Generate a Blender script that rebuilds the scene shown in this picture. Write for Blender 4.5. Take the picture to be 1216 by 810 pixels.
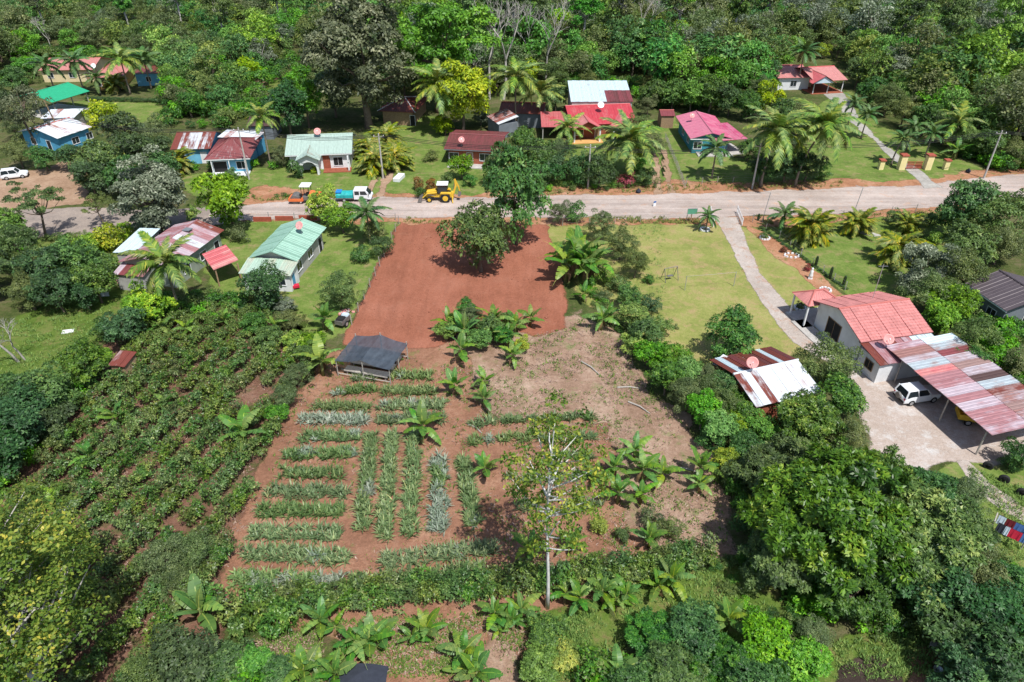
import bpy, bmesh, math, random
import numpy as np
from mathutils import Vector, Matrix

sc = bpy.context.scene
for _o in list(bpy.data.objects):
    bpy.data.objects.remove(_o)
COL = sc.collection
R = math.radians

# ------------------------------------------------------------ camera, sky, sun, exposure
CAM_H, PITCH, FPX, CX, CY = 43.0, R(34.0), 837.0, 608.0, 405.0
cam_d = bpy.data.cameras.new('camera')
cam_d.sensor_width = 36.0
cam_d.lens = 36.0 * FPX / 1216.0
cam_d.clip_end = 6000
cam = bpy.data.objects.new('camera', cam_d)
cam.location = (0, 0, CAM_H)
cam.rotation_euler = (R(90) - PITCH, 0, 0)
COL.objects.link(cam)
sc.camera = cam

SUN_EL, SH = R(61.0), Vector((-0.48, 0.88)).normalized()   # SH: the way shadows fall on the ground
w = bpy.data.worlds.new('World')
sc.world = w
w.use_nodes = True
nt = w.node_tree
bg = nt.nodes['Background']
sky = nt.nodes.new('ShaderNodeTexSky')
sky.sky_type = 'NISHITA'
sky.sun_disc = False
sky.sun_elevation = SUN_EL
sky.sun_rotation = math.atan2(-SH.x, -SH.y)
sky.air_density = 1.0
sky.dust_density = 1.2
nt.links.new(sky.outputs[0], bg.inputs[0])
bg.inputs[1].default_value = 0.11
sd = bpy.data.lights.new('sun', 'SUN')
sd.energy = 4.4
sd.angle = R(0.53)
sd.color = (1.0, 0.975, 0.935)
sun = bpy.data.objects.new('sun', sd)
d = Vector((SH.x * math.cos(SUN_EL), SH.y * math.cos(SUN_EL), -math.sin(SUN_EL)))
sun.rotation_euler = d.to_track_quat('-Z', 'Y').to_euler()
sun.location = (30, -40, 120)
COL.objects.link(sun)
vs = sc.view_settings
vs.view_transform = 'Standard'
vs.look = 'None'
vs.exposure = 0.36
vs.gamma = 1.0
vs.use_curve_mapping = False
sc.render.engine = 'CYCLES'
sc.cycles.max_bounces = 6
sc.cycles.diffuse_bounces = 3
sc.cycles.glossy_bounces = 2
sc.cycles.transmission_bounces = 3
sc.cycles.transparent_max_bounces = 12
sc.cycles.use_denoising = True
sc.cycles.sample_clamp_indirect = 6

# ------------------------------------------------------------ photo pixel -> place
def ray(px, py):
    a, b = (px - CX) / FPX, (CY - py) / FPX
    cp, sp = math.cos(PITCH), math.sin(PITCH)
    return Vector((a, cp + b * sp, -sp + b * cp))
def P(px, py, z=0.0):
    """the point at height z that the photograph shows at this pixel"""
    v = ray(px, py)
    return Vector((0, 0, CAM_H)) + v * ((z - CAM_H) / v.z)
def mpp(p):
    """metres per photo pixel at a point"""
    return (p.y * math.cos(PITCH) + (CAM_H - p.z) * math.sin(PITCH)) / FPX
def to_px(x, y, z=0.0):
    dep = y * math.cos(PITCH) + (CAM_H - z) * math.sin(PITCH)
    up = y * math.sin(PITCH) - (CAM_H - z) * math.cos(PITCH)
    return CX + FPX * x / dep, CY - FPX * up / dep

# ------------------------------------------------------------ helpers
def tag(o, label=None, cat=None, group=None, kind=None):
    if label: o['label'] = label
    if cat: o['category'] = cat
    if group: o['group'] = group
    if kind: o['kind'] = kind
    return o
def link(o, parent=None):
    COL.objects.link(o)
    if parent is not None: o.parent = parent
    return o
def empty(name, loc=(0, 0, 0), rz=0.0, label=None, cat=None, group=None):
    o = bpy.data.objects.new(name, None)
    o.empty_display_size = 0.3
    o.location = loc
    o.rotation_euler = (0, 0, rz)
    link(o)
    return tag(o, label, cat, group)
def inst(name, mesh, parent=None, loc=(0, 0, 0), rot=(0, 0, 0), scale=(1, 1, 1)):
    o = bpy.data.objects.new(name, mesh)
    o.location = loc; o.rotation_euler = rot; o.scale = scale
    return link(o, parent)
def copy_tree(o, parent=None):
    c = o.copy()
    link(c)
    c.parent = parent
    for ch in o.children:
        copy_tree(ch, c)
    return c

class MB:
    def __init__(s):
        s.v, s.f, s.uv, s.m = [], [], [], []
    def face(s, pts, mi=0, uv=None):
        n = len(s.v)
        s.v += [tuple(p) for p in pts]
        s.f.append(tuple(range(n, n + len(pts))))
        s.uv.append(uv or [(p[0], p[1]) for p in pts]); s.m.append(mi)
    def mesh_part(s, vs_, fs_, mi=0):
        n = len(s.v)
        s.v += [tuple(p) for p in vs_]
        for f in fs_:
            s.f.append(tuple(i + n for i in f)); s.m.append(mi)
            s.uv.append([(vs_[i][0] + vs_[i][1] * .37, vs_[i][2] + vs_[i][1] * .5) for i in f])
    def box(s, c, size, rz=0.0, mi=0, taper=1.0):
        hx, hy, hz = size[0] / 2, size[1] / 2, size[2] / 2
        cs, sn = math.cos(rz), math.sin(rz)
        vs_ = []
        for z, t in ((-hz, 1.0), (hz, taper)):
            for x, y in ((-hx, -hy), (hx, -hy), (hx, hy), (-hx, hy)):
                x *= t; y *= t
                vs_.append((c[0] + x * cs - y * sn, c[1] + x * sn + y * cs, c[2] + z))
        s.mesh_part(vs_, [(3, 2, 1, 0), (4, 5, 6, 7), (0, 1, 5, 4), (1, 2, 6, 5), (2, 3, 7, 6), (3, 0, 4, 7)], mi)
        return s
    def hexa(s, b, t, mi=0):
        s.mesh_part(list(b) + list(t), [(3, 2, 1, 0), (4, 5, 6, 7), (0, 1, 5, 4), (1, 2, 6, 5), (2, 3, 7, 6), (3, 0, 4, 7)], mi)
        return s
    def tube(s, pts, rad, n=6, mi=0, cap=True):
        pts = [Vector(p) for p in pts]
        if not hasattr(rad, '__len__'): rad = [rad] * len(pts)
        rings = []
        prev = None
        for i, p in enumerate(pts):
            t = (pts[min(i + 1, len(pts) - 1)] - pts[max(i - 1, 0)]).normalized()
            if prev is None:
                a = t.orthogonal().normalized()
            else:
                a = (prev - t * prev.dot(t)).normalized()
            prev = a
            b = t.cross(a)
            rings.append([p + (a * math.cos(2 * math.pi * k / n) + b * math.sin(2 * math.pi * k / n)) * rad[i] for k in range(n)])
        vs_ = [q for r_ in rings for q in r_]
        fs_ = []
        for i in range(len(pts) - 1):
            for k in range(n):
                fs_.append((i * n + k, i * n + (k + 1) % n, (i + 1) * n + (k + 1) % n, (i + 1) * n + k))
        if cap:
            fs_.append(tuple(reversed(range(n))))
            fs_.append(tuple((len(pts) - 1) * n + k for k in range(n)))
        s.mesh_part(vs_, fs_, mi)
        return s
    def lathe(s, c, prof, n=16, axis='z', mi=0):
        """prof: list of (radius, height) along the axis"""
        vs_, fs_ = [], []
        for r_, h in prof:
            for k in range(n):
                a = 2 * math.pi * k / n
                x, y = r_ * math.cos(a), r_ * math.sin(a)
                q = {'z': (x, y, h), 'y': (x, h, -y), 'x': (h, x, y)}[axis]
                vs_.append((c[0] + q[0], c[1] + q[1], c[2] + q[2]))
        for i in range(len(prof) - 1):
            for k in range(n):
                fs_.append((i * n + k, i * n + (k + 1) % n, (i + 1) * n + (k + 1) % n, (i + 1) * n + k))
        fs_.append(tuple(reversed(range(n))))
        fs_.append(tuple((len(prof) - 1) * n + k for k in range(n)))
        s.mesh_part(vs_, fs_, mi)
        return s
    def mesh(s, name, mats, smooth=False):
        me = bpy.data.meshes.new(name)
        me.from_pydata(s.v, [], s.f)
        uvl = me.uv_layers.new(name='UVMap')
        flat = [c for f in s.uv for p in f for c in (p[0], p[1])]
        uvl.data.foreach_set('uv', flat)
        if not isinstance(mats, (list, tuple)): mats = [mats]
        for m_ in mats: me.materials.append(m_)
        me.polygons.foreach_set('material_index', s.m)
        if smooth: me.polygons.foreach_set('use_smooth', [True] * len(s.f))
        me.update()
        return me
    def build(s, name, mats, parent=None, smooth=False, **kw):
        return inst(name, s.mesh(name, mats, smooth), parent, **kw)

def bevel_obj(o, wdt=0.03, seg=2):
    md = o.modifiers.new('bevel', 'BEVEL'); md.width = wdt; md.segments = seg; md.limit_method = 'ANGLE'
    return o

# value noise for building ragged outlines
def vnoise(x, y, seed=0):
    x = np.asarray(x, float); y = np.asarray(y, float)
    xi, yi = np.floor(x).astype(np.int64), np.floor(y).astype(np.int64)
    xf, yf = x - xi, y - yi
    xf = xf * xf * (3 - 2 * xf); yf = yf * yf * (3 - 2 * yf)
    def h(a, b):
        n = (a * 374761393 + b * 668265263 + seed * 974634777) & 0x7fffffff
        n = ((n ^ (n >> 13)) * 1274126177) & 0x7fffffff
        return ((n ^ (n >> 16)) & 0xffff) / 65535.0
    return (h(xi, yi) * (1 - xf) + h(xi + 1, yi) * xf) * (1 - yf) + (h(xi, yi + 1) * (1 - xf) + h(xi + 1, yi + 1) * xf) * yf

def in_poly(x, y, poly):
    c = False
    j = len(poly) - 1
    for i in range(len(poly)):
        if (poly[i][1] > y) != (poly[j][1] > y) and x < (poly[j][0] - poly[i][0]) * (y - poly[i][1]) / (poly[j][1] - poly[i][1]) + poly[i][0]:
            c = not c
        j = i
    return c
# ------------------------------------------------------------ materials
class NB:
    """small node builder"""
    def __init__(s, name):
        s.m = bpy.data.materials.new(name); s.m.use_nodes = True
        s.t = s.m.node_tree; s.n = s.t.nodes; s.l = s.t.links
        s.b = s.n['Principled BSDF']; s.out = s.n['Material Output']
    def new(s, typ, **kw):
        n = s.n.new('ShaderNode' + typ)
        for k, v in kw.items(): setattr(n, k, v)
        return n
    def put(s, sock, val):
        if hasattr(val, 'is_linked') or hasattr(val, 'links'): s.l.new(val, sock)
        else:
            if isinstance(val, tuple) and len(val) == 3 and len(sock.default_value) == 4: val = val + (1,)
            sock.default_value = val
    def pos(s): return s.new('NewGeometry').outputs['Position']
    def uv(s): return s.new('TexCoord').outputs['UV']
    def obj(s): return s.new('TexCoord').outputs['Object']
    def rand(s): return s.new('ObjectInfo').outputs['Random']
    def attr(s, nm): return s.new('Attribute', attribute_name=nm).outputs['Fac']
    def noise(s, vec, scale, detail=4.0, rough=.6, out='Fac', dist=0.0):
        n = s.new('TexNoise'); s.l.new(vec, n.inputs['Vector'])
        n.inputs['Scale'].default_value = scale; n.inputs['Detail'].default_value = detail; n.inputs['Roughness'].default_value = rough
        n.inputs['Distortion'].default_value = dist
        return n.outputs[out]
    def voro(s, vec, scale, out='Color', rnd=1.0):
        n = s.new('TexVoronoi'); s.l.new(vec, n.inputs['Vector']); n.inputs['Scale'].default_value = scale
        n.inputs['Randomness'].default_value = rnd
        return n.outputs[out]
    def mapping(s, vec, scale=(1, 1, 1), loc=(0, 0, 0), rot=(0, 0, 0)):
        n = s.new('Mapping'); s.l.new(vec, n.inputs['Vector'])
        s.put(n.inputs['Scale'], scale) if not isinstance(scale, tuple) else setattr(n.inputs['Scale'], 'default_value', scale)
        if hasattr(loc, 'is_linked'): s.l.new(loc, n.inputs['Location'])
        else: n.inputs['Location'].default_value = loc
        n.inputs['Rotation'].default_value = rot
        return n.outputs[0]
    def math(s, op, a, b=0.5, clamp=False):
        n = s.new('Math', operation=op, use_clamp=clamp); s.put(n.inputs[0], a); s.put(n.inputs[1], b); return n.outputs[0]
    def ramp(s, fac, stops, interp='LINEAR'):
        n = s.new('ValToRGB'); s.l.new(fac, n.inputs[0]); e = n.color_ramp.elements; n.color_ramp.interpolation = interp
        while len(e) < len(stops): e.new(0.5)
        for i, (p, c) in enumerate(stops):
            e[i].position = p; e[i].color = (c, c, c, 1) if not hasattr(c, '__len__') else tuple(c) + (1,)
        return n.outputs[0]
    def mix(s, fac, a, b, mode='MIX'):
        n = s.new('Mix', data_type='RGBA', blend_type=mode); s.put(n.inputs[0], fac); s.put(n.inputs[6], a); s.put(n.inputs[7], b); return n.outputs[2]
    def bump(s, h, strength=.3, dist=.1):
        n = s.new('Bump'); s.l.new(h, n.inputs['Height']); n.inputs['Strength'].default_value = strength; n.inputs['Distance'].default_value = dist
        s.l.new(n.outputs[0], s.b.inputs['Normal'])
    def col(s, c): s.put(s.b.inputs['Base Color'], c)
    def set(s, rough=.8, spec=.3, metal=0.0):
        s.b.inputs['Roughness'].default_value = rough; s.b.inputs['Specular IOR Level'].default_value = spec; s.b.inputs['Metallic'].default_value = metal
        return s

def plain(name, c, rough=.7, var=.25, scale=2.0, spec=.3, metal=0.0, bump=0.0):
    k = NB(name).set(rough, spec, metal)
    f = k.noise(k.obj(), scale, 5, .65)
    lo = tuple(x * (1 - var) for x in c); hi = tuple(min(1, x * (1 + var * .8)) for x in c)
    k.col(k.ramp(f, [(.3, lo), (.7, hi)]))
    if bump: k.bump(k.noise(k.obj(), scale * 8, 4), bump, .03)
    return k.m

def leaf(name, stops, trans=.28, rough=.5, huevar=.03, valvar=.3, gain=1.65, tint=(1.2, 1.0, .84)):
    """stops: colours from the darkest to the lightest leaves of the plant; 'v' is random per leaf"""
    k = NB(name).set(rough, .35)
    v = k.attr('v'); r_ = k.rand()
    gain *= 1.12
    stops = [(a * gain * tint[0], b * gain * tint[1], c_ * gain * tint[2]) for a, b, c_ in stops]
    c = k.ramp(v, [(i / (len(stops) - 1), s_) for i, s_ in enumerate(stops)])
    h = k.new('HueSaturation')
    k.put(h.inputs['Hue'], k.math('ADD', k.math('MULTIPLY', k.math('SUBTRACT', r_, .5), huevar * 2), .5))
    rv = k.math('FRACT', k.math('MULTIPLY', r_, 7.31), 0)
    k.put(h.inputs['Value'], k.math('ADD', k.math('MULTIPLY', rv, valvar), 1 - valvar / 2))
    k.put(h.inputs['Saturation'], k.math('ADD', k.math('MULTIPLY', k.math('FRACT', k.math('MULTIPLY', r_, 13.7), 0), .25), .85))
    k.l.new(c, h.inputs['Color'])
    c = h.outputs[0]
    k.col(c)
    tr = k.new('BsdfTranslucent')
    k.put(tr.inputs[0], k.mix(.5, c, (.22, .3, .03)))
    mx = k.new('MixShader'); mx.inputs[0].default_value = trans
    k.l.new(k.b.outputs[0], mx.inputs[1]); k.l.new(tr.outputs[0], mx.inputs[2]); k.l.new(mx.outputs[0], k.out.inputs[0])
    return k.m

def tin(name, base, rust, amount=.5, rough=.5, metal=.15):
    """corrugated sheet: streaks of rust run down the sheet (UV: x across, y along the slope)"""
    k = NB(name).set(rough, .4, metal)
    r_ = k.math('MULTIPLY', k.rand(), 37.0)
    cmb = k.new('CombineXYZ'); k.l.new(r_, cmb.inputs[0]); k.l.new(r_, cmb.inputs[1])
    st = k.noise(k.mapping(k.uv(), (2.2, .35, 1), cmb.outputs[0]), 1.0, 6, .7)
    bl = k.noise(k.mapping(k.uv(), (.5, .6, 1), cmb.outputs[0]), 1.0, 5, .6)
    f = k.math('ADD', k.math('MULTIPLY', st, .6), k.math('MULTIPLY', bl, .5))
    f = k.math('ADD', f, k.math('MULTIPLY', k.math('SUBTRACT', k.rand(), .5), .34))
    t = 1.0 - amount
    f = k.ramp(f, [(max(0, t - .06), 0), (min(1, t + .1), 1)])
    fine = k.noise(k.mapping(k.uv(), (6, 1.2, 1), cmb.outputs[0]), 1.0, 4)
    b2 = k.mix(k.ramp(fine, [(.35, 0), (.65, 1)]), tuple(x * .82 for x in base), base)
    r2 = k.mix(fine, tuple(x * .6 for x in rust), tuple(min(1, x * 1.35) for x in rust))
    k.col(k.mix(f, b2, r2))
    wv = k.math('SINE', k.math('MULTIPLY', k.new('SeparateXYZ').outputs[0], 2 * math.pi / .19))
    sx = [n for n in k.n if n.type == 'SEPXYZ'][0]; k.l.new(k.uv(), sx.inputs[0])
    k.bump(wv, .5, .02)
    return k.m

def ground_mat(name, cols, scale=.25, fine=2.5, soft=True, bump=.4, speck=None, speck_amt=.1, streak=None, streak_amt=.3):
    """cols: (dark, mid, light). 'edge' (0 at the outline) feathers the sheet into what lies under it"""
    k = NB(name).set(.95, .1)
    p = k.pos()
    big = k.noise(p, scale, 5, .62)
    sm = k.noise(p, fine, 5, .7)
    f = k.math('ADD', k.math('MULTIPLY', big, .62), k.math('MULTIPLY', sm, .42))
    c = k.ramp(f, [(.36, cols[0]), (.52, cols[1]), (.68, cols[2])])
    if speck:
        s_ = k.noise(k.mapping(p, (1, 1, 1), (31, 7, 0)), .55, 6, .75)
        c = k.mix(k.ramp(s_, [(.6 - speck_amt, 0), (.7 - speck_amt * .5, .85)]), c, speck)
    if streak:      # wheel ruts and scraper marks along one direction
        sn = k.noise(k.mapping(p, streak), 1.0, 4, .6, dist=.6)
        sv = 1 - streak_amt
        c = k.mix(1.0, c, k.ramp(sn, [(.36, (sv, sv, sv)), (.5, (1, 1, 1)), (.66, (1 + streak_amt * .7,) * 3)]), 'MULTIPLY')
    gr = k.noise(p, 7.5, 5, .8)
    c = k.mix(1.0, c, k.ramp(gr, [(.3, (.72, .72, .72)), (.5, (1, 1, 1)), (.72, (1.3, 1.28, 1.22))]), 'MULTIPLY')
    k.col(c)
    k.bump(k.math('ADD', k.noise(p, 3.0, 6, .7), k.math('MULTIPLY', k.noise(p, 11.0, 3), .4)), bump, .22)
    if soft:
        e = k.attr('edge')
        nz = k.math('ADD', k.math('MULTIPLY', k.noise(p, .9, 5, .75), .9), k.math('MULTIPLY', k.noise(p, 4.5, 3), .35))
        a = k.math('ADD', k.math('MULTIPLY', e, 1.7), k.math('SUBTRACT', nz, 1.1))
        a = k.ramp(a, [(.08, 0), (.34, 1)])
        tr = k.new('BsdfTransparent'); mx = k.new('MixShader')
        k.l.new(a, mx.inputs[0]); k.l.new(tr.outputs[0], mx.inputs[1]); k.l.new(k.b.outputs[0], mx.inputs[2]); k.l.new(mx.outputs[0], k.out.inputs[0])
    return k.m

M = {}
M['bark'] = plain('bark', (.16, .12, .09), .9, .4, 6, bump=.5)
M['pale_bark'] = plain('pale_bark', (.42, .39, .35), .85, .3, 4, bump=.4)
M['white_bark'] = plain('white_bark', (.62, .6, .56), .85, .25, 4, bump=.4)
M['palm_bark'] = plain('palm_bark', (.23, .19, .15), .9, .35, 5, bump=.5)
M['white_paint'] = plain('white_paint', (.72, .73, .74), .6, .1, 1.5)
M['white_wall'] = plain('white_wall', (.68, .69, .70), .8, .14, .8)
M['cream_wall'] = plain('cream_wall', (.66, .55, .33), .8, .12, .8)
M['blue_wall'] = plain('blue_wall', (.09, .33, .52), .75, .2, .9)
M['blue_light_wall'] = plain('blue_light_wall', (.16, .44, .62), .75, .2, .9)
M['teal_wall'] = plain('teal_wall', (.04, .22, .27), .75, .2, .9)
M['grey_wall'] = plain('grey_wall', (.38, .37, .35), .85, .2, .8)
M['orange_wall'] = plain('orange_wall', (.6, .33, .12), .8, .15, .8)
M['brick_wall'] = plain('brick_wall', (.3, .09, .05), .85, .25, 2)
M['green_grey_wall'] = plain('green_grey_wall', (.28, .32, .26), .85, .2, .8)
M['dark_grey_wall'] = plain('dark_grey_wall', (.16, .18, .2), .85, .2, .8)
M['concrete'] = plain('concrete', (.42, .4, .37), .9, .22, 1.2, bump=.2)
M['wood'] = plain('wood', (.3, .2, .12), .85, .35, 5, bump=.3)
M['grey_wood'] = plain('grey_wood', (.36, .33, .29), .9, .3, 5, bump=.3)
M['dark'] = plain('dark_interior', (.02, .02, .02), .9, .3, 2)
M['black'] = plain('black_rubber', (.02, .02, .021), .75, .3, 6)
M['metal'] = plain('galvanised_metal', (.5, .51, .52), .45, .15, 3, .5, .6)
M['dish_red'] = plain('faded_red_dish', (.68, .3, .28), .6, .12, 3)
M['glass'] = plain('dark_glass', (.02, .028, .034), .08, .2, 1, .6)
M['car_white'] = plain('white_car_paint', (.72, .74, .76), .22, .04, .6, .6)
M['yellow_paint'] = plain('yellow_machine_paint', (.68, .43, .04), .45, .15, 2, .4)
M['orange_paint'] = plain('orange_machine_paint', (.7, .17, .05), .45, .15, 2, .4)
M['teal_tarp'] = plain('teal_tarp', (.02, .33, .33), .6, .25, 2, .3, bump=.3)
M['blue_tarp'] = plain('blue_tarp', (.02, .2, .55), .6, .25, 2, .3)
M['red_cloth'] = plain('red_cloth', (.5, .02, .05), .9, .15, 4)
M['blue_cloth'] = plain('blue_cloth', (.06, .14, .34), .9, .15, 4)
M['maroon_cloth'] = plain('maroon_cloth', (.14, .015, .02), .9, .15, 4)
M['dark_cloth'] = plain('dark_cloth', (.03, .035, .05), .9, .15, 4)
M['light_cloth'] = plain('light_cloth', (.5, .6, .68), .9, .15, 4)
M['sign_green'] = plain('sign_green', (.1, .3, .2), .6, .12, 2)
M['steel_grey'] = plain('worn_grey_steel', (.2, .19, .18), .55, .3, 4, .4, .4)
M['cream_paint'] = plain('cream_paint', (.78, .66, .33), .75, .1, 1.5)
M['red_brown'] = plain('red_brown_paint', (.33, .08, .05), .75, .2, 2)
# roofs
M['tin_rusty'] = tin('rusty_tin', (.6, .64, .67), (.2, .055, .04), .52)
M['tin_pink'] = tin('pink_faded_tin', (.5, .41, .45), (.36, .17, .18), .54)
M['tin_white'] = tin('white_tin', (.7, .74, .77), (.36, .15, .11), .34)
M['tin_clean'] = tin('clean_pale_tin', (.6, .72, .76), (.4, .42, .42), .25)
M['tin_rust'] = tin('heavily_rusted_tin', (.42, .33, .32), (.19, .05, .035), .72)
M['tin_weather'] = tin('weathered_pink_brown_tin', (.46, .40, .43), (.3, .15, .13), .5)
M['tin_blue'] = tin('weathered_blue_grey_tin', (.42, .48, .51), (.3, .19, .17), .5)
M['tin_maroon'] = tin('maroon_tin', (.24, .06, .065), (.15, .05, .045), .45)
M['tin_maroon_worn'] = tin('worn_maroon_tin', (.26, .08, .08), (.42, .34, .33), .36)
M['tin_red'] = tin('red_painted_tin', (.5, .055, .07), (.5, .14, .14), .46)
M['tin_magenta'] = tin('magenta_painted_tin', (.52, .07, .16), (.54, .17, .24), .46)
M['tin_coral'] = tin('coral_red_tin', (.56, .13, .14), (.56, .24, .22), .46)
M['tin_pinkred'] = tin('faded_pink_tin', (.55, .23, .2), (.46, .18, .16), .4)
M['tin_green'] = tin('green_tin', (.29, .48, .38), (.25, .42, .33), .42)
M['tin_green_pale'] = tin('pale_green_tin', (.42, .56, .45), (.46, .48, .38), .38)
M['tin_grey_green'] = tin('grey_green_tin', (.42, .54, .47), (.34, .3, .24), .33)
M['tin_canopy'] = tin('bright_green_sheet', (.03, .40, .2), (.1, .42, .26), .42)
M['tin_dark'] = tin('dark_brown_sheet', (.095, .075, .082), (.075, .055, .06), .45)
M['tin_black'] = tin('dark_rusted_sheet', (.1, .085, .085), (.09, .05, .045), .5)
M['tile'] = plain('terracotta_tile', (.5, .2, .185), .75, .22, 1.2)
M['ridge'] = plain('ridge_cap', (.45, .14, .12), .75, .16, 2)
k = NB('black_shade_net').set(.7, .2)
f = k.noise(k.mapping(k.uv(), (1.3, .5, 1)), 1.2, 5, .6)
k.col(k.ramp(f, [(.3, (.035, .045, .06)), (.7, (.075, .095, .12))]))
tr = k.new('BsdfTransparent'); mx = k.new('MixShader'); mx.inputs[0].default_value = .86
k.l.new(tr.outputs[0], mx.inputs[1]); k.l.new(k.b.outputs[0], mx.inputs[2]); k.l.new(mx.outputs[0], k.out.inputs[0])
M['net'] = k.m
k = NB('pool_water').set(.06, .5)
k.col(k.ramp(k.noise(k.obj(), 3), [(.3, (.25, .6, .7)), (.7, (.55, .8, .85))]))
M['pool_water'] = k.m
M['pool_ring'] = plain('yellow_pool_ring', (.75, .68, .25), .4, .1, 2, .5)
# leaves
L = {}
L['dense'] = leaf('dense_leaf', [(.012, .035, .010), (.025, .075, .018), (.05, .125, .025), (.10, .19, .04)])
L['dark'] = leaf('dark_leaf', [(.010, .027, .011), (.018, .052, .018), (.032, .085, .026), (.06, .13, .04)])
L['bright'] = leaf('bright_leaf', [(.025, .08, .012), (.05, .15, .02), (.085, .22, .03), (.16, .31, .05)], .32)
L['lime'] = leaf('lime_leaf', [(.05, .10, .012), (.10, .19, .02), (.19, .28, .03), (.33, .38, .05)], .34, tint=(1.15, 1.0, .8))
L['yellow'] = leaf('yellow_blossom_leaf', [(.07, .15, .015), (.18, .30, .02), (.31, .43, .03), (.43, .52, .05)], .35, huevar=.005, gain=1.35)
L['olive'] = leaf('olive_leaf', [(.022, .04, .016), (.045, .075, .028), (.08, .12, .045), (.14, .18, .07)], tint=(1.15, 1.0, .82))
L['grey'] = leaf('grey_green_leaf', [(.03, .045, .026), (.065, .09, .055), (.12, .15, .10), (.22, .25, .18)], .2, tint=(1.02, 1.0, .98))
L['brown'] = leaf('brownish_leaf', [(.036, .052, .03), (.075, .1, .06), (.125, .155, .1), (.25, .28, .21)], .2, gain=1.1, tint=(1.15, 1.0, .8))
L['mango'] = leaf('broad_mango_leaf', [(.014, .04, .008), (.034, .085, .014), (.072, .15, .024), (.17, .25, .05)], .28, .42, gain=1.5, huevar=.012)
L['sparse'] = leaf('yellowing_leaf', [(.04, .09, .012), (.10, .17, .018), (.26, .29, .03), (.5, .44, .05)], .36, gain=1.2, tint=(1.05, 1.0, .8))
L['leafy'] = leaf('loose_yellowing_leaf', [(.028, .075, .012), (.06, .125, .018), (.14, .2, .03), (.36, .34, .05)], .36, gain=1.3, tint=(1.1, 1, .8), huevar=.012)
L['coffee'] = leaf('coffee_leaf', [(.012, .032, .009), (.03, .07, .016), (.062, .125, .028), (.14, .2, .06)], .22, .4, gain=1.75)
L['palm'] = leaf('palm_leaf', [(.03, .06, .015), (.06, .12, .025), (.13, .19, .04), (.3, .3, .06)], .25, tint=(1.12, 1.0, .85))
L['palm_dark'] = leaf('dark_palm_leaf', [(.02, .05, .015), (.035, .085, .025), (.06, .12, .035), (.1, .17, .05)], .22, tint=(1.1, 1.0, .9))
L['areca'] = leaf('areca_leaf', [(.035, .085, .012), (.08, .15, .02), (.19, .23, .03), (.42, .33, .05)], .28, huevar=.01, gain=1.25)
L['banana'] = leaf('banana_leaf', [(.03, .085, .02), (.045, .13, .026), (.085, .19, .035), (.2, .31, .05)], .36, .42, gain=1.35, tint=(1.15, 1.0, .85))
L['banana_dry'] = leaf('dry_banana_leaf', [(.12, .07, .03), (.2, .13, .06), (.28, .2, .09)], .2, .8, gain=1.0, tint=(1, 1, 1))
L['pine'] = leaf('pineapple_blade', [(.03, .06, .022), (.065, .115, .045), (.12, .17, .075), (.26, .29, .13)], .18, .45, .015, tint=(1.06, 1.0, .86), gain=1.5)
L['pine_silver'] = leaf('silvery_pineapple_blade', [(.07, .11, .07), (.12, .165, .12), (.19, .23, .19), (.3, .33, .29)], .15, .45, gain=1.35, tint=(1.05, 1.0, .95))
L['red'] = leaf('red_flower_leaf', [(.04, .05, .015), (.12, .04, .02), (.35, .05, .05), (.5, .1, .09)], .3, gain=1.0, tint=(1, 1, 1))
L['croton'] = leaf('croton_leaf', [(.06, .04, .015), (.15, .08, .02), (.22, .15, .03), (.3, .1, .03)], .25, gain=1.1, tint=(1, 1, 1))
L['forest'] = leaf('forest_leaf', [(.012, .034, .010), (.026, .072, .018), (.06, .13, .03), (.13, .2, .055)], .28, .55, .05, .7, 2.0)
L['weed'] = leaf('weed_leaf', [(.035, .075, .014), (.06, .12, .02), (.1, .17, .03), (.2, .24, .06)], .25, .7)
L['straw'] = leaf('dry_litter', [(.10, .06, .035), (.2, .13, .08), (.34, .25, .17), (.5, .4, .3)], .08, .9, gain=1.0, tint=(1, 1, 1))
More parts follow.
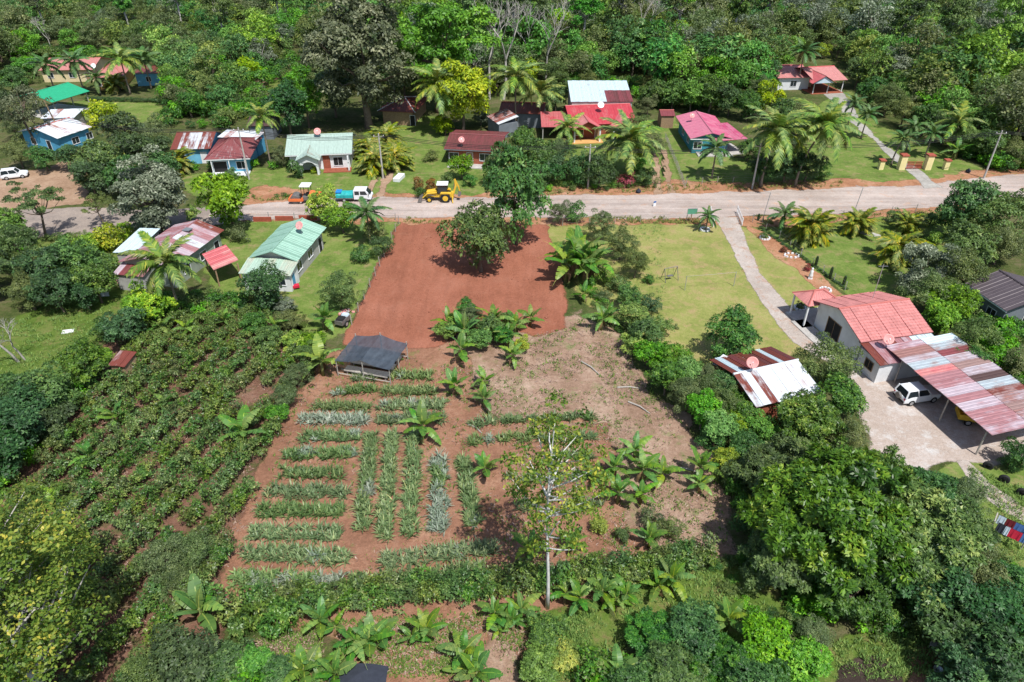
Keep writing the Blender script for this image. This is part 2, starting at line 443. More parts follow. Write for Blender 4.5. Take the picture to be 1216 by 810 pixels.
# ------------------------------------------------------------ the ground and what is laid on it
rng = np.random.default_rng(7)
def seg_dist(X, Y, poly):
    D = np.full(X.shape, 1e9); inside = np.zeros(X.shape, bool)
    n = len(poly)
    for i in range(n):
        ax, ay = poly[i][:2]; bx, by = poly[(i + 1) % n][:2]
        dx, dy = bx - ax, by - ay
        t = np.clip(((X - ax) * dx + (Y - ay) * dy) / (dx * dx + dy * dy + 1e-9), 0, 1)
        D = np.minimum(D, np.hypot(X - ax - t * dx, Y - ay - t * dy))
        cond = ((ay > Y) != (by > Y))
        with np.errstate(divide='ignore', invalid='ignore'):
            xi = (bx - ax) * (Y - ay) / (by - ay + 1e-12) + ax
        inside ^= cond & (X < xi)
    return np.where(inside, D, -D)
def patch(name, px, mat, z, cell=.5, edge=1.4, rag=1.0, seed=1, label=None, parent=None):
    poly = [P(*p) for p in px]
    xs = [p.x for p in poly]; ys = [p.y for p in poly]
    x0, x1, y0, y1 = min(xs) - edge, max(xs) + edge, min(ys) - edge, max(ys) + edge
    nx, ny = int((x1 - x0) / cell) + 2, int((y1 - y0) / cell) + 2
    X, Y = np.meshgrid(x0 + np.arange(nx) * cell, y0 + np.arange(ny) * cell)
    S = seg_dist(X, Y, poly) + (vnoise(X * .35, Y * .35, seed) - .5) * 2 * rag + (vnoise(X * 1.1, Y * 1.1, seed + 3) - .5) * rag
    keep = (S > -edge)
    kc = keep[:-1, :-1] | keep[1:, :-1] | keep[:-1, 1:] | keep[1:, 1:]
    idx = np.arange(nx * ny).reshape(ny, nx)
    q = np.stack([idx[:-1, :-1][kc], idx[:-1, 1:][kc], idx[1:, 1:][kc], idx[1:, :-1][kc]], 1)
    used = np.unique(q)
    mp = np.full(nx * ny, -1); mp[used] = np.arange(len(used))
    q = mp[q]
    co = np.stack([X.ravel()[used], Y.ravel()[used], np.full(len(used), z)], 1)
    me = bpy.data.meshes.new(name)
    me.vertices.add(len(co)); me.vertices.foreach_set('co', co.ravel())
    me.loops.add(q.size); me.loops.foreach_set('vertex_index', q.ravel().astype(np.int32))
    me.polygons.add(len(q)); me.polygons.foreach_set('loop_start', (np.arange(len(q)) * 4).astype(np.int32))
    a = me.attributes.new('edge', 'FLOAT', 'POINT')
    a.data.foreach_set('value', np.clip((S.ravel()[used] + edge) / (2 * edge), 0, 1).astype(np.float32))
    me.materials.append(mat)
    me.update(calc_edges=True); me.validate()
    o = inst(name, me, parent)
    tag(o, label, None, None, 'structure')
    return o

G = {}
G['base'] = ground_mat('undergrowth_ground', [(.035, .06, .014), (.08, .1, .03), (.15, .13, .07)], .2, 1.6, False, .8, (.13, .09, .055), .06)
G['lawn'] = ground_mat('green_lawn', [(.075, .125, .025), (.125, .185, .038), (.2, .235, .07)], .3, 2.2, True, .4, (.26, .21, .1), .09)
G['dry_lawn'] = ground_mat('dry_lawn', [(.14, .175, .042), (.225, .24, .068), (.32, .29, .115)], .2, 2.0, True, .25, (.33, .24, .12), .11)
G['pasture'] = ground_mat('rough_pasture', [(.05, .10, .014), (.1, .155, .028), (.17, .18, .06)], .3, 1.6, True, .6, (.2, .15, .07), .07)
G['red'] = ground_mat('bare_red_earth', [(.215, .08, .047), (.278, .106, .065), (.335, .14, .092)], .16, 2.8, True, .45, (.29, .125, .08), .05, (.9, .14, 1), .1)
G['field'] = ground_mat('garden_soil', [(.165, .082, .05), (.265, .135, .085), (.36, .21, .14)], .22, 2.2, True, .6, (.17, .165, .06), .04)
G['fallow'] = ground_mat('weedy_fallow_soil', [(.185, .115, .075), (.29, .19, .135), (.42, .31, .235)], .28, 2.0, True, .5, (.17, .19, .075), .07)
G['coffee'] = ground_mat('plantation_soil', [(.1, .055, .036), (.18, .095, .065), (.26, .155, .11)], .3, 2.0, True, .7, (.05, .09, .02), .1)
G['road'] = ground_mat('gravel_road', [(.31, .25, .215), (.38, .315, .28), (.46, .39, .35)], .12, 1.3, True, .2, (.45, .29, .21), .05, (.035, .75, 1), .16)
G['asphalt'] = ground_mat('worn_asphalt', [(.19, .16, .14), (.26, .215, .185), (.34, .28, .235)], .2, 2.0, True, .15, (.3, .2, .14), .02)
G['drive'] = ground_mat('pale_gravel_drive', [(.31, .26, .225), (.39, .335, .295), (.47, .42, .38)], .25, 2.5, True, .3, (.36, .21, .14), .08)
G['yard'] = ground_mat('dusty_yard', [(.32, .255, .21), (.39, .32, .275), (.5, .45, .42)], .16, 1.8, True, .15, (.5, .48, .46), .07)
G['grey_drive'] = ground_mat('grey_gravel_drive', [(.24, .23, .2), (.33, .31, .28), (.42, .40, .36)], .25, 2.0, True, .2)
G['bank'] = ground_mat('orange_earth_bank', [(.24, .11, .06), (.36, .18, .1), (.45, .26, .17)], .3, 1.8, True, .6, (.1, .14, .03), .05)
G['dirt'] = ground_mat('brown_dirt', [(.22, .14, .085), (.32, .21, .14), (.42, .3, .21)], .2, 1.5, True, .4)
G['mulch'] = ground_mat('dark_mulch', [(.03, .022, .018), (.05, .036, .03), (.085, .06, .05)], .5, 3.5, True, .6)

mb = MB(); S_ = 4500.0
mb.face([(-S_, -400, 0), (S_, -400, 0), (S_, S_, 0), (-S_, S_, 0)])
tag(mb.build('ground', G['base']), 'dark weedy ground between fields, gardens and forest', None, None, 'structure')

Z = .004
patch('pasture', [(-60, 400), (20, 385), (60, 362), (150, 340), (170, 360), (120, 395), (85, 430), (40, 462), (-60, 480)], G['pasture'], Z, .8, 2, 1.5, 11, 'rough green pasture with bare trees at the left edge')
patch('verge', [(30, 285), (110, 278), (165, 285), (150, 325), (60, 320)], G['pasture'], Z, .6, 1.5, 1, 12, 'grass verge below the paved road')
patch('upper_lawn', [(200, 212), (270, 205), (335, 196), (430, 192), (440, 152), (470, 135), (520, 140), (530, 195), (600, 195), (640, 168), (765, 165), (795, 138), (870, 188), (935, 190), (985, 150), (975, 125), (1010, 108), (1035, 140), (1075, 160), (1120, 180), (1172, 205), (1172, 216), (1100, 224), (900, 229), (640, 236), (540, 238), (320, 240), (225, 232)], G['lawn'], Z, .8, 1.6, 1, 13, 'green lawns of the houses above the road')
patch('far_lawn', [(80, 122), (130, 118), (205, 124), (215, 140), (150, 150), (90, 140)], G['lawn'], Z, .8, 2, 1, 14, 'lawn beside the green canopy roof')
patch('house_lawn', [(262, 268), (300, 258), (400, 262), (476, 262), (446, 330), (412, 395), (372, 402), (300, 350), (255, 350), (250, 315)], G['lawn'], Z, .5, 1.2, .8, 15, 'bright lawn around the green-roofed house')
patch('sports_lawn', [(648, 264), (760, 260), (862, 264), (884, 310), (920, 365), (985, 418), (905, 428), (850, 428), (780, 424), (735, 380), (690, 345), (668, 310)], G['dry_lawn'], Z, .5, 1.3, 1, 16, 'sun-dried lawn with a goal frame')
patch('strip_lawn', [(862, 268), (900, 272), (935, 302), (1000, 350), (990, 405), (940, 385), (890, 330)], G['dry_lawn'], Z * 1.5, .5, 1, .6, 17, 'dry grass strip right of the gravel drive')
patch('garden_lawn', [(890, 262), (1000, 256), (1125, 250), (1150, 290), (1110, 330), (1080, 355), (1010, 352), (960, 318), (925, 292)], G['lawn'], Z * 2, .5, 1.2, .8, 18, 'green garden lawn behind the white house')
patch('plantation_soil', [(150, 395), (200, 372), (300, 365), (352, 380), (360, 440), (340, 500), (300, 590), (268, 690), (235, 760), (240, 850), (-80, 850), (-60, 640), (20, 560), (90, 470), (120, 420)], G['coffee'], Z, .6, 1.6, 1.2, 19, 'brown soil under the coffee rows')
patch('fallow_soil', [(520, 405), (600, 392), (667, 388), (690, 370), (735, 400), (765, 455), (810, 500), (845, 550), (868, 610), (866, 655), (800, 668), (700, 668), (600, 690), (600, 500), (530, 480)], G['fallow'], Z * 2, .5, 1.3, 1, 21, 'weedy bare soil beside the pineapple beds')
patch('garden_soil', [(380, 445), (398, 420), (478, 408), (530, 400), (560, 440), (590, 500), (640, 510), (720, 505), (720, 600), (760, 640), (770, 680), (720, 700), (640, 740), (610, 800), (560, 860), (440, 860), (430, 745), (330, 720), (262, 712), (266, 660), (312, 550), (345, 490)], G['field'], Z * 3, .5, 1.2, .9, 22, 'reddish brown soil of the pineapple garden')
patch('red_earth_lot', [(476, 262), (560, 258), (646, 264), (660, 300), (669, 345), (668, 390), (640, 398), (600, 390), (545, 388), (520, 412), (478, 412), (430, 416), (405, 408), (415, 388), (446, 325)], G['red'], Z * 4, .4, .9, .5, 23, 'freshly levelled bare red earth building lot')
patch('roadside_bank', [(300, 222), (345, 224), (420, 232), (560, 232), (640, 218), (690, 222), (760, 224), (800, 214), (880, 218), (1000, 212), (1040, 216), (1100, 214), (1140, 204), (1240, 188), (1240, 216), (1100, 228), (800, 236), (560, 242), (330, 246), (290, 240)], G['bank'], Z * 2, .5, 1.0, 1.0, 24, 'orange earth bank along the far side of the road')
patch('near_roadside', [(290, 248), (480, 250), (700, 258), (850, 258), (1000, 254), (1150, 240), (1150, 250), (1000, 262), (905, 270), (870, 268), (845, 268), (760, 264), (650, 268), (470, 264), (290, 262)], G['bank'], Z * 5, .5, 1.0, .8, 25, 'earth shoulder along the near side of the road')
patch('road', [(180, 262), (230, 256), (320, 240), (440, 234), (560, 235), (660, 233), (780, 231), (900, 228), (1000, 224), (1100, 220), (1216, 206), (1320, 190), (1320, 214), (1216, 232), (1120, 245), (1000, 252), (900, 256), (760, 259), (640, 259), (500, 258), (380, 258), (290, 262), (180, 276)], G['road'], Z * 6, .6, .8, .5, 26, 'wide pale pinkish gravel road across the scene')
patch('paved_road', [(-120, 258), (0, 250), (110, 246), (190, 250), (250, 246), (250, 268), (180, 274), (100, 278), (0, 284), (-120, 292)], G['asphalt'], Z * 7, .5, .7, .4, 27, 'grey paved road at the left, shaded by trees')
patch('parking_dirt', [(-20, 215), (50, 200), (75, 192), (95, 205), (105, 240), (60, 246), (-20, 246)], G['dirt'], Z * 2, .6, 1.2, .9, 28, 'bare dirt where the white car is parked')
patch('gravel_drive', [(849, 258), (876, 258), (886, 290), (903, 325), (935, 365), (988, 408), (1010, 440), (975, 425), (945, 408), (918, 378), (890, 335), (868, 292)], G['drive'], Z * 8, .35, .6, .2, 29, 'pale gravel drive leading to the white house')
patch('flower_border', [(886, 268), (905, 276), (945, 303), (985, 338), (1000, 350), (985, 352), (950, 325), (915, 298)], G['bank'], Z * 5.5, .35, .5, .4, 30, 'bare earth flower border beside the drive')
patch('yard', [(1010, 432), (1050, 425), (1110, 440), (1260, 540), (1180, 552), (1120, 545), (1095, 560), (1045, 556), (1032, 520), (1022, 480)], G['yard'], Z * 3, .4, .8, .5, 31, 'dusty concrete yard in front of the carport')
patch('yard_lawn', [(1120, 550), (1190, 545), (1260, 580), (1260, 720), (1205, 710), (1150, 660), (1110, 600)], G['lawn'], Z, .4, 1, .8, 32, 'grass strip below the carport')
patch('garden_path', [(1138, 548), (1148, 548), (1178, 578), (1240, 622), (1240, 634), (1195, 606), (1160, 580)], G['drive'], Z * 4.5, .3, .35, .25, 33, 'narrow pale footpath below the carport')
patch('gate_drive', [(1076, 194), (1088, 198), (1098, 208), (1116, 222), (1098, 224), (1088, 210), (1072, 198), (1038, 168), (1010, 144), (998, 126), (980, 113), (980, 105), (998, 107), (1010, 124), (1018, 142), (1044, 166)], G['grey_drive'], Z * 7, .6, .7, .4, 34, 'grey gravel drive through the cream gate pillars')
for i, pts in enumerate([[(430, 236), (438, 236), (452, 205), (462, 178), (457, 178), (446, 204)], [(446, 236), (455, 236), (464, 208), (470, 180), (466, 180), (458, 206)], [(776, 234), (786, 234), (784, 205), (780, 178), (776, 178), (777, 205)], [(794, 234), (803, 234), (795, 205), (789, 178), (786, 178), (789, 205)]]):
    patch('wheel_track', pts, G['dirt'], Z * 3, .5, .6, .5, 40 + i, ['left', 'right', 'left', 'right'][i] + ' wheel rut of the grass lane ' + ('below the areca palms' if i < 2 else 'between the red and magenta houses'))
patch('hill_track', [(285, 100), (305, 92), (330, 84), (345, 76), (352, 80), (336, 92), (310, 102), (290, 110)], G['dirt'], Z * 2, 1.0, 1.5, 1, 45, 'pale dirt track on the slope behind the houses')
patch('dry_slope', [(250, 70), (340, 62), (350, 100), (290, 118), (250, 100)], G['pasture'], Z, 1.2, 3, 2, 47, 'scrubby slope on the hill behind')
patch('front_clearing', [(650, 740), (700, 722), (735, 745), (745, 800), (740, 870), (600, 870), (640, 790)], G['pasture'], Z * 3.5, .4, 1, .8, 48, 'grassy clearing at the bottom of the garden')
patch('tree_clearing', [(735, 705), (835, 668), (885, 660), (930, 720), (960, 790), (820, 790), (745, 760)], G['pasture'], Z * 2.5, .4, 1, .8, 49, 'grass patch left of the huge tree')
patch('corner_clearing', [(990, 760), (1040, 735), (1100, 745), (1150, 790), (1180, 870), (960, 870), (970, 800)], G['pasture'], Z, .4, 1, .8, 50, 'grass clearing at the bottom right')
patch('corner_soil', [(1072, 775), (1095, 762), (1125, 780), (1150, 850), (1070, 870)], G['field'], Z * 2, .35, .7, .5, 51, 'bare brown soil with a chair and bucket')
patch('mulch_bed', [(998, 796), (1020, 784), (1048, 788), (1066, 806), (1060, 850), (1000, 860), (990, 820)], G['mulch'], Z * 3, .3, .5, .4, 52, 'dark round mulch bed at the bottom edge')
patch('straw_track', [(572, 742), (600, 738), (612, 775), (606, 860), (575, 860), (578, 790)], G['fallow'], Z * 5, .35, .6, .5, 53, 'pale strip of dry straw at the bottom of the garden')
# ------------------------------------------------------------ buildings
def frame_px(A, B, C, z):
    a, b, c = [q if isinstance(q, Vector) else P(*q, z) for q in (A, B, C)]
    ux = (b - a); Ln = ux.length; ux.normalize()
    uy = Vector((-ux.y, ux.x, 0))
    Wd = (c - b).dot(uy)
    ctr = a + ux * (Ln / 2) + uy * (Wd / 2)
    return Vector((ctr.x, ctr.y, 0)), math.atan2(ux.y, ux.x), Ln, Wd

def sheet_mesh(name, p0, p1, p2, p3, mat, ribs=3, th=.025, rib=.035, tile=0.0):
    """one roofing sheet with ribs along its slope; p0 p1 lower edge, p3 p2 upper edge"""
    p0, p1, p2, p3 = map(Vector, (p0, p1, p2, p3))
    nrm = (p1 - p0).cross(p3 - p0).normalized()
    if nrm.z < 0: nrm = -nrm
    wd = max((p1 - p0).length, (p2 - p3).length); ln = ((p3 + p2) / 2 - (p0 + p1) / 2).length
    us = []
    for r_ in range(ribs):
        us += [(r_ / ribs, rib), ((r_ + .16) / ribs, 0), ((r_ + .84) / ribs, 0)]
    us.append((1.0, rib))
    rows = [(0.0, 0.0), (1.0, 0.0)]
    if tile:
        n = max(2, int(ln / tile)); rows = []
        for i in range(n):
            rows += [(i / n, .05), ((i + .97) / n, 0.0)]
    mb = MB(); vs_ = []
    for vv, lift in rows:
        for u, h in us:
            vs_.append((p0.lerp(p1, u)).lerp(p3.lerp(p2, u), vv) + nrm * (h + lift))
    nu = len(us); nr = len(rows)
    for j in range(nr - 1):
        for i in range(nu - 1):
            mb.face([vs_[j * nu + i], vs_[j * nu + i + 1], vs_[(j + 1) * nu + i + 1], vs_[(j + 1) * nu + i]], 0,
                    [(us[i][0] * wd, rows[j][0] * ln), (us[i + 1][0] * wd, rows[j][0] * ln), (us[i + 1][0] * wd, rows[j + 1][0] * ln), (us[i][0] * wd, rows[j + 1][0] * ln)])
    q = [p - nrm * th for p in (p0, p1, p2, p3)]
    mb.face(q[::-1])
    tp = [vs_[0], vs_[nu - 1], vs_[-1], vs_[(nr - 1) * nu]]
    for i in range(4):
        j = (i + 1) % 4
        mb.face([q[i], q[j], tp[j], tp[i]])
    return mb.mesh(name, mat)

def slope(parent, p0, p1, p2, p3, n, mats, rnd, name='roof_sheet', rows=1, **kw):
    """a roof slope laid as n sheets side by side (rows: courses up the slope, each lapping the one below)"""
    p0, p1, p2, p3 = map(Vector, (p0, p1, p2, p3))
    out = []
    for j in range(rows):
        va, vb = j / rows, min(1, (j + 1) / rows + (.02 if j < rows - 1 else 0))
        a0, a1 = p0.lerp(p3, va), p1.lerp(p2, va); b0, b1 = p0.lerp(p3, vb), p1.lerp(p2, vb)
        for i in range(n):
            lo = rnd.uniform(-.02, .03) if n > 1 else 0
            ov = .006 if i < n - 1 else 0
            q = [a0.lerp(a1, i / n), a0.lerp(a1, (i + 1) / n + ov), b0.lerp(b1, (i + 1) / n + ov), b0.lerp(b1, i / n)]
            dz = Vector((0, 0, .03 * (i % 2) - .045 * (j % 2) + rnd.uniform(0, .012)))
            ext = (q[0] - q[3]).normalized() * lo if n > 1 else Vector()
            q = [q[0] + ext + dz, q[1] + ext + dz, q[2] + dz, q[3] + dz]
            m_ = mats(i, j) if callable(mats) else (mats[rnd.randrange(len(mats))] if isinstance(mats, list) else mats)
            out.append(inst(name, sheet_mesh(name, *q, m_, **kw), parent))
    return out

def opening(house, L_, W_, face, u, z, w_, h_, typ='window', fm=None, pm=None):
    fm = fm or M['white_paint']; pm = pm or M['glass']
    hl, hw = L_ / 2, W_ / 2
    def pt(du, dz, d_):
        if face == 'f': return (u + du, -hw - d_, z + dz)
        if face == 'b': return (-u - du, hw + d_, z + dz)
        if face == 'l': return (-hl - d_, -u - du, z + dz)
        return (hl + d_, u + du, z + dz)
    def bar(mb, u0, u1, z0, z1, d0, d1):
        mb.hexa([pt(u0, z0, d1), pt(u1, z0, d1), pt(u1, z0, d0), pt(u0, z0, d0)], [pt(u0, z1, d1), pt(u1, z1, d1), pt(u1, z1, d0), pt(u0, z1, d0)])
    fr = MB(); t = .07
    a, b = w_ / 2, h_
    bar(fr, -a - t, -a, 0 if typ == 'door' else -t, b + t, .003, .05); bar(fr, a, a + t, 0 if typ == 'door' else -t, b + t, .003, .05)
    bar(fr, -a, a, b, b + t, .003, .05)
    if typ != 'door':
        bar(fr, -a - .04, a + .04, -t, 0, .003, .09)
        if w_ > .7: bar(fr, -.02, .02, 0, b, .012, .04)
        o = fr.build('window', fm, house)
        mb = MB(); bar(mb, -a, a, 0, b, .004, .012); mb.build('pane', pm, o)
    else:
        o = fr.build('door', fm, house)
        mb = MB(); bar(mb, -a, a, .02, b, .004, .02); mb.build('door_leaf', pm, o)
    return o

def gable_wall(L_, W_, h, rise, axis, inset=.05):
    """closed walls with gable ends; axis: the ridge runs along x or y"""
    mb = MB(); a, b = L_ / 2, W_ / 2
    if axis == 'x':
        for s in (-1, 1):
            pts = [(s * a, -b, 0), (s * a, b, 0), (s * a, b, h), (s * a, 0, h + rise - inset), (s * a, -b, h)]
            mb.face(pts if s > 0 else pts[::-1])
        for s in (-1, 1):
            pts = [(-a, s * b, 0), (a, s * b, 0), (a, s * b, h), (-a, s * b, h)]
            mb.face(pts if s < 0 else pts[::-1])
    else:
        for s in (-1, 1):
            pts = [(-a, s * b, 0), (a, s * b, 0), (a, s * b, h), (0, s * b, h + rise - inset), (-a, s * b, h)]
            mb.face(pts if s < 0 else pts[::-1])
        for s in (-1, 1):
            pts = [(s * a, -b, 0), (s * a, b, 0), (s * a, b, h), (s * a, -b, h)]
            mb.face(pts if s > 0 else pts[::-1])
    mb.face([(-a, -b, h * .98), (a, -b, h * .98), (a, b, h * .98), (-a, b, h * .98)])
    return mb

def house(name, label, A, B, C, hw, typ, rise, rmat, wmat, over=.55, sheets=None, opens=(), cat='house', seed=1, ridge=None, porch=None, open_sides=False, floor=None, rows=1, tile=0.0, flat_shift=0, fascia=None):
    """A, B, C: photo pixels of three corners of the eaves (near left, near right, far right) at height hw"""
    rnd = random.Random(seed)
    ctr, rz, L_, W_ = frame_px(A, B, C, hw)
    h = empty(name, ctr, rz, label, cat)
    a, b = L_ / 2, W_ / 2
    wl, ww = L_ - 2 * over, W_ - 2 * over
    k = rise * 2 * over / (W_ if typ in ('gable_x', 'hip') else L_) if typ in ('gable_x', 'gable_y', 'hip') else 0
    wh = hw + k - .03
    if open_sides:
        pw = MB()
        for sx in (-1, 0, 1) if L_ > 8 else (-1, 1):
            for sy in (-1, 1):
                MB().box((sx * (a - over), sy * (b - over), hw / 2 - .02), (.16, .16, hw - .04)).build('post', wmat, h)
    elif typ in ('gable_x', 'gable_y'):
        gable_wall(wl, ww, wh, rise * (1 - 2 * over / (W_ if typ == 'gable_x' else L_)), typ[-1]).build('wall', wmat, h)
    else:
        MB().box((0, 0, (hw - .05) / 2), (wl, ww, hw - .05)).build('wall', wmat, h)
    if floor: MB().box((0, 0, .06), (wl + .8, ww + .8, .12)).build('plinth', floor, h)
    fas = MB(); ft = .1
    roof = None
    if typ == 'gable_x':
        top = hw + rise
        roof = MB().tube([(-a - .03, 0, top + .03), (a + .03, 0, top + .03)], .11, 6).build('roof', ridge or M['ridge'], h)
        n = sheets or 1; rb = 3 if sheets else max(6, int(L_ / .5))
        slope(roof, (-a, -b, hw), (a, -b, hw), (a, 0, top), (-a, 0, top), n, rmat, rnd, rows=rows, ribs=rb, tile=tile)
        slope(roof, (a, b, hw), (-a, b, hw), (-a, 0, top), (a, 0, top), n, rmat, rnd, rows=rows, ribs=rb, tile=tile)
    elif typ == 'gable_y':
        top = hw + rise
        roof = MB().tube([(0, -b - .03, top + .03), (0, b + .03, top + .03)], .11, 6).build('roof', ridge or M['ridge'], h)
        n = sheets or 1; rb = 3 if sheets else max(6, int(W_ / .5))
        slope(roof, (a, -b, hw), (a, b, hw), (0, b, top), (0, -b, top), n, rmat, rnd, rows=rows, ribs=rb, tile=tile)
        slope(roof, (-a, b, hw), (-a, -b, hw), (0, -b, top), (0, b, top), n, rmat, rnd, rows=rows, ribs=rb, tile=tile)
    elif typ == 'hip':
        top = hw + rise; rl = max(.2, a - b) if a > b else .2
        roof = MB().tube([(-rl, 0, top + .03), (rl, 0, top + .03)], .11, 6).build('roof', ridge or M['ridge'], h)
        for q in (((-a, -b, hw), (a, -b, hw), (rl, 0, top), (-rl, 0, top)), ((a, b, hw), (-a, b, hw), (-rl, 0, top), (rl, 0, top)),
                  ((a, -b, hw), (a, b, hw), (rl, .01, top), (rl, -.01, top)), ((-a, b, hw), (-a, -b, hw), (-rl, -.01, top), (-rl, .01, top))):
            slope(roof, *q, 1, rmat, rnd, name='roof_slope', ribs=max(5, int((Vector(q[0]) - Vector(q[1])).length / .5)), tile=tile)
        for sx in (-1, 1):
            for sy in (-1, 1):
                MB().tube([(sx * a, sy * b, hw + .04), (sx * rl, 0, top + .04)], .08, 5).build('hip_cap', ridge or M['ridge'], roof)
    elif typ == 'shed':       # the far edge is higher by rise (negative: lower)
        n = sheets or 1; rb = 3 if sheets else max(6, int(L_ / .5))
        roof = MB().box((0, 0, hw + rise / 2 - .16), (L_ * .9, .09, .09)).build('roof', M['wood'], h)
        slope(roof, (-a, -b, hw), (a, -b, hw), (a, b, hw + rise), (-a, b, hw + rise), n, rmat, rnd, rows=rows, ribs=rb)
    if fascia:
        f = MB()
        f.box((0, -b + .02, hw - .09), (L_ - .02, .04, .16)); f.box((0, b - .02, hw - .09), (L_ - .02, .04, .16))
        f.build('fascia', fascia, h)
    for o in opens: opening(h, wl, ww, *o)
    return h, L_, W_, wl, ww

def dish(label, p, aim, size=.9, mat=None, mast=1.2, group='rooftop satellite dishes'):
    size *= .62
    e = empty('satellite_dish', p, aim, label, 'satellite dish', group)
    MB().tube([(0, 0, -.1), (0, 0, mast)], .03, 6).build('mast', M['metal'], e)
    pr = [(size * t, .28 * size * t * t) for t in (0.02, .3, .55, .8, 1.0)] + [(size * t, .28 * size * t * t - .03) for t in (1.0, .6, .02)]
    d_ = MB().lathe((0, 0, 0), pr, 20).build('bowl', mat or M['dish_red'], e, True, loc=(0, -.12, mast + .1), rot=(R(52), 0, 0))
    MB().tube([(0, -size * .95, .3 * size), (0, 0, size * .75)], .02, 5).build('feed_arm', M['metal'], d_)
    MB().box((0, 0, size * .78), (.1, .1, .14)).build('feed_horn', M['metal'], d_)
    return e

W_ = M['white_paint']
# --- far left group
house('long_house', 'long low house with faded pink roof in front of the forest', (44, 84), (110, 83), (112, 70), 2.8, 'gable_x', 1.5, M['tin_pinkred'], M['cream_wall'],
      opens=[('f', -4, 1.0, 1.3, 1.1), ('f', 1, 1.0, 1.3, 1.1), ('f', 4.5, 0, .95, 2.0, 'door', None, M['wood'])], seed=2)
house('villa', 'orange-walled house with wide pale pink roof beside leaning palms', (110, 93), (146, 91), (158, 76), 2.9, 'hip', 1.6, M['tin_pinkred'], M['orange_wall'],
      opens=[('f', -2.5, 1.0, 1.2, 1.1), ('f', 1.5, 0, .95, 2.0, 'door', None, M['wood'])], seed=3)
house('annex', 'blue-walled annex with rusted flat roof right of the pink villa', (158, 88), (190, 87), (188, 79), 2.8, 'shed', .35, M['tin_rust'], M['blue_light_wall'],
      opens=[('f', 0, 1.0, 1.0, 1.0)], seed=4, over=.3)
ctr = house('open_shelter', 'open shelter under a bright green sheet roof', (16, 116), (62, 122), (95, 107), 3.6, 'gable_y', 1.3, M['tin_canopy'], M['grey_wood'], open_sides=True, cat='shelter', ridge=M['tin_canopy'], seed=5, floor=M['concrete'])
house('blue_house', 'blue house with white-washed tin roof below the green shelter', (20, 157), (68, 165), (104, 150), 2.9, 'gable_y', 1.2, M['tin_white'], M['blue_wall'], sheets=9,
      opens=[('f', -2.2, .9, 1.2, 1.1), ('f', 1.6, 0, .95, 2.0, 'door', None, M['dark']), ('r', 0, .9, 1.4, 1.1), ('r', 3, .9, 1.2, 1.1)], seed=6)
house('back_shed', 'white tin lean-to behind the blue white-roofed house', (48, 141), (88, 140), (82, 132), 2.9, 'shed', .4, M['tin_white'], M['grey_wall'], sheets=5, seed=7, over=.25, cat='shed')
# --- middle-left group
house('blue_cottage', 'small blue cottage with striped rust and white tin roof', (202, 178), (250, 177), (262, 157), 2.7, 'gable_x', 1.5, M['tin_rusty'], M['blue_light_wall'], sheets=12,
      opens=[('f', -2, .9, 1.2, 1.1, 'window', None, M['dark']), ('f', 1.8, 0, .95, 2.0, 'door', None, M['white_paint'])], seed=8, ridge=M['tin_rust'])
h, L_, Wd, wl, ww = house('blue_porch_house', 'sky blue house with maroon tin roof and white front porch', (242, 190), (297, 188), (306, 164), 2.7, 'hip', 1.9, M['tin_maroon_worn'], M['blue_light_wall'], over=.9,
      opens=[('f', -1.6, 0, 2.2, 2.0, 'door', None, M['dark']), ('f', 1.9, .7, 1.6, 1.2)], seed=9, fascia=W_, ridge=M['tin_maroon'])
MB().box((0, -ww / 2 - .8, .1), (wl + .6, 1.9, .2)).build('porch_floor', W_, h)
for sx in (-.48, .02, .48): MB().box((sx * wl, -ww / 2 - .75, 1.4), (.14, .14, 2.4)).build('porch_post', W_, h)
house('rear_shed', 'white and grey tin lean-to behind the blue porch house', (258, 163), (304, 166), (306, 158), 3.1, 'shed', .3, M['tin_white'], M['blue_wall'], sheets=7, seed=10, over=.3, cat='shed')
house('dark_shed', 'dark rusted shed roof between trees behind the blue porch house', (292, 150), (324, 150), (326, 139), 2.6, 'gable_x', .9, M['tin_black'], M['dark_grey_wall'], seed=11, over=.3, cat='shed', ridge=M['tin_black'])
h, L_, Wd, wl, ww = house('green_porch_house', 'house with pale grey-green roof, white arch and red porch', (338, 185), (418, 182), (421, 160), 2.8, 'gable_x', 1.8, M['tin_grey_green'], M['white_wall'], over=.6,
      opens=[('f', 1.2, 0, 1.0, 2.0, 'door', None, M['brick_wall']), ('f', 3.0, .6, 1.5, 1.4, 'window', None, M['dark'])], seed=12, fascia=W_, ridge=M['tin_grey_green'])
# projecting front gable with an arched porch
gx, gw, gd = -L_ * .14, L_ * .36, 2.6
gw2 = gw / 2
wing = MB(); y1, y0 = -ww / 2, -ww / 2 - gd
for s in (-1, 1):
    wing.box((gx + s * (gw2 - .5), (y0 + y1) / 2, 1.3), (.2, gd - .02, 2.6))
n_ = 12; arch = []
for i in range(n_):
    a0, a1 = math.pi * i / n_, math.pi * (i + 1) / n_
    x0, x1 = gx + 1.25 * math.cos(a0), gx + 1.25 * math.cos(a1); z0, z1 = 1.0 + 1.25 * math.sin(a0), 1.0 + 1.25 * math.sin(a1)
    zt = lambda x: 2.6 + .9 * (1 - abs(x - gx) / gw2)
    wing.hexa([(x0, y0, z0), (x1, y0, z1), (x1, y0 + .2, z1), (x0, y0 + .2, z0)], [(x0, y0, zt(x0)), (x1, y0, zt(x1)), (x1, y0 + .2, zt(x1)), (x0, y0 + .2, zt(x0))])
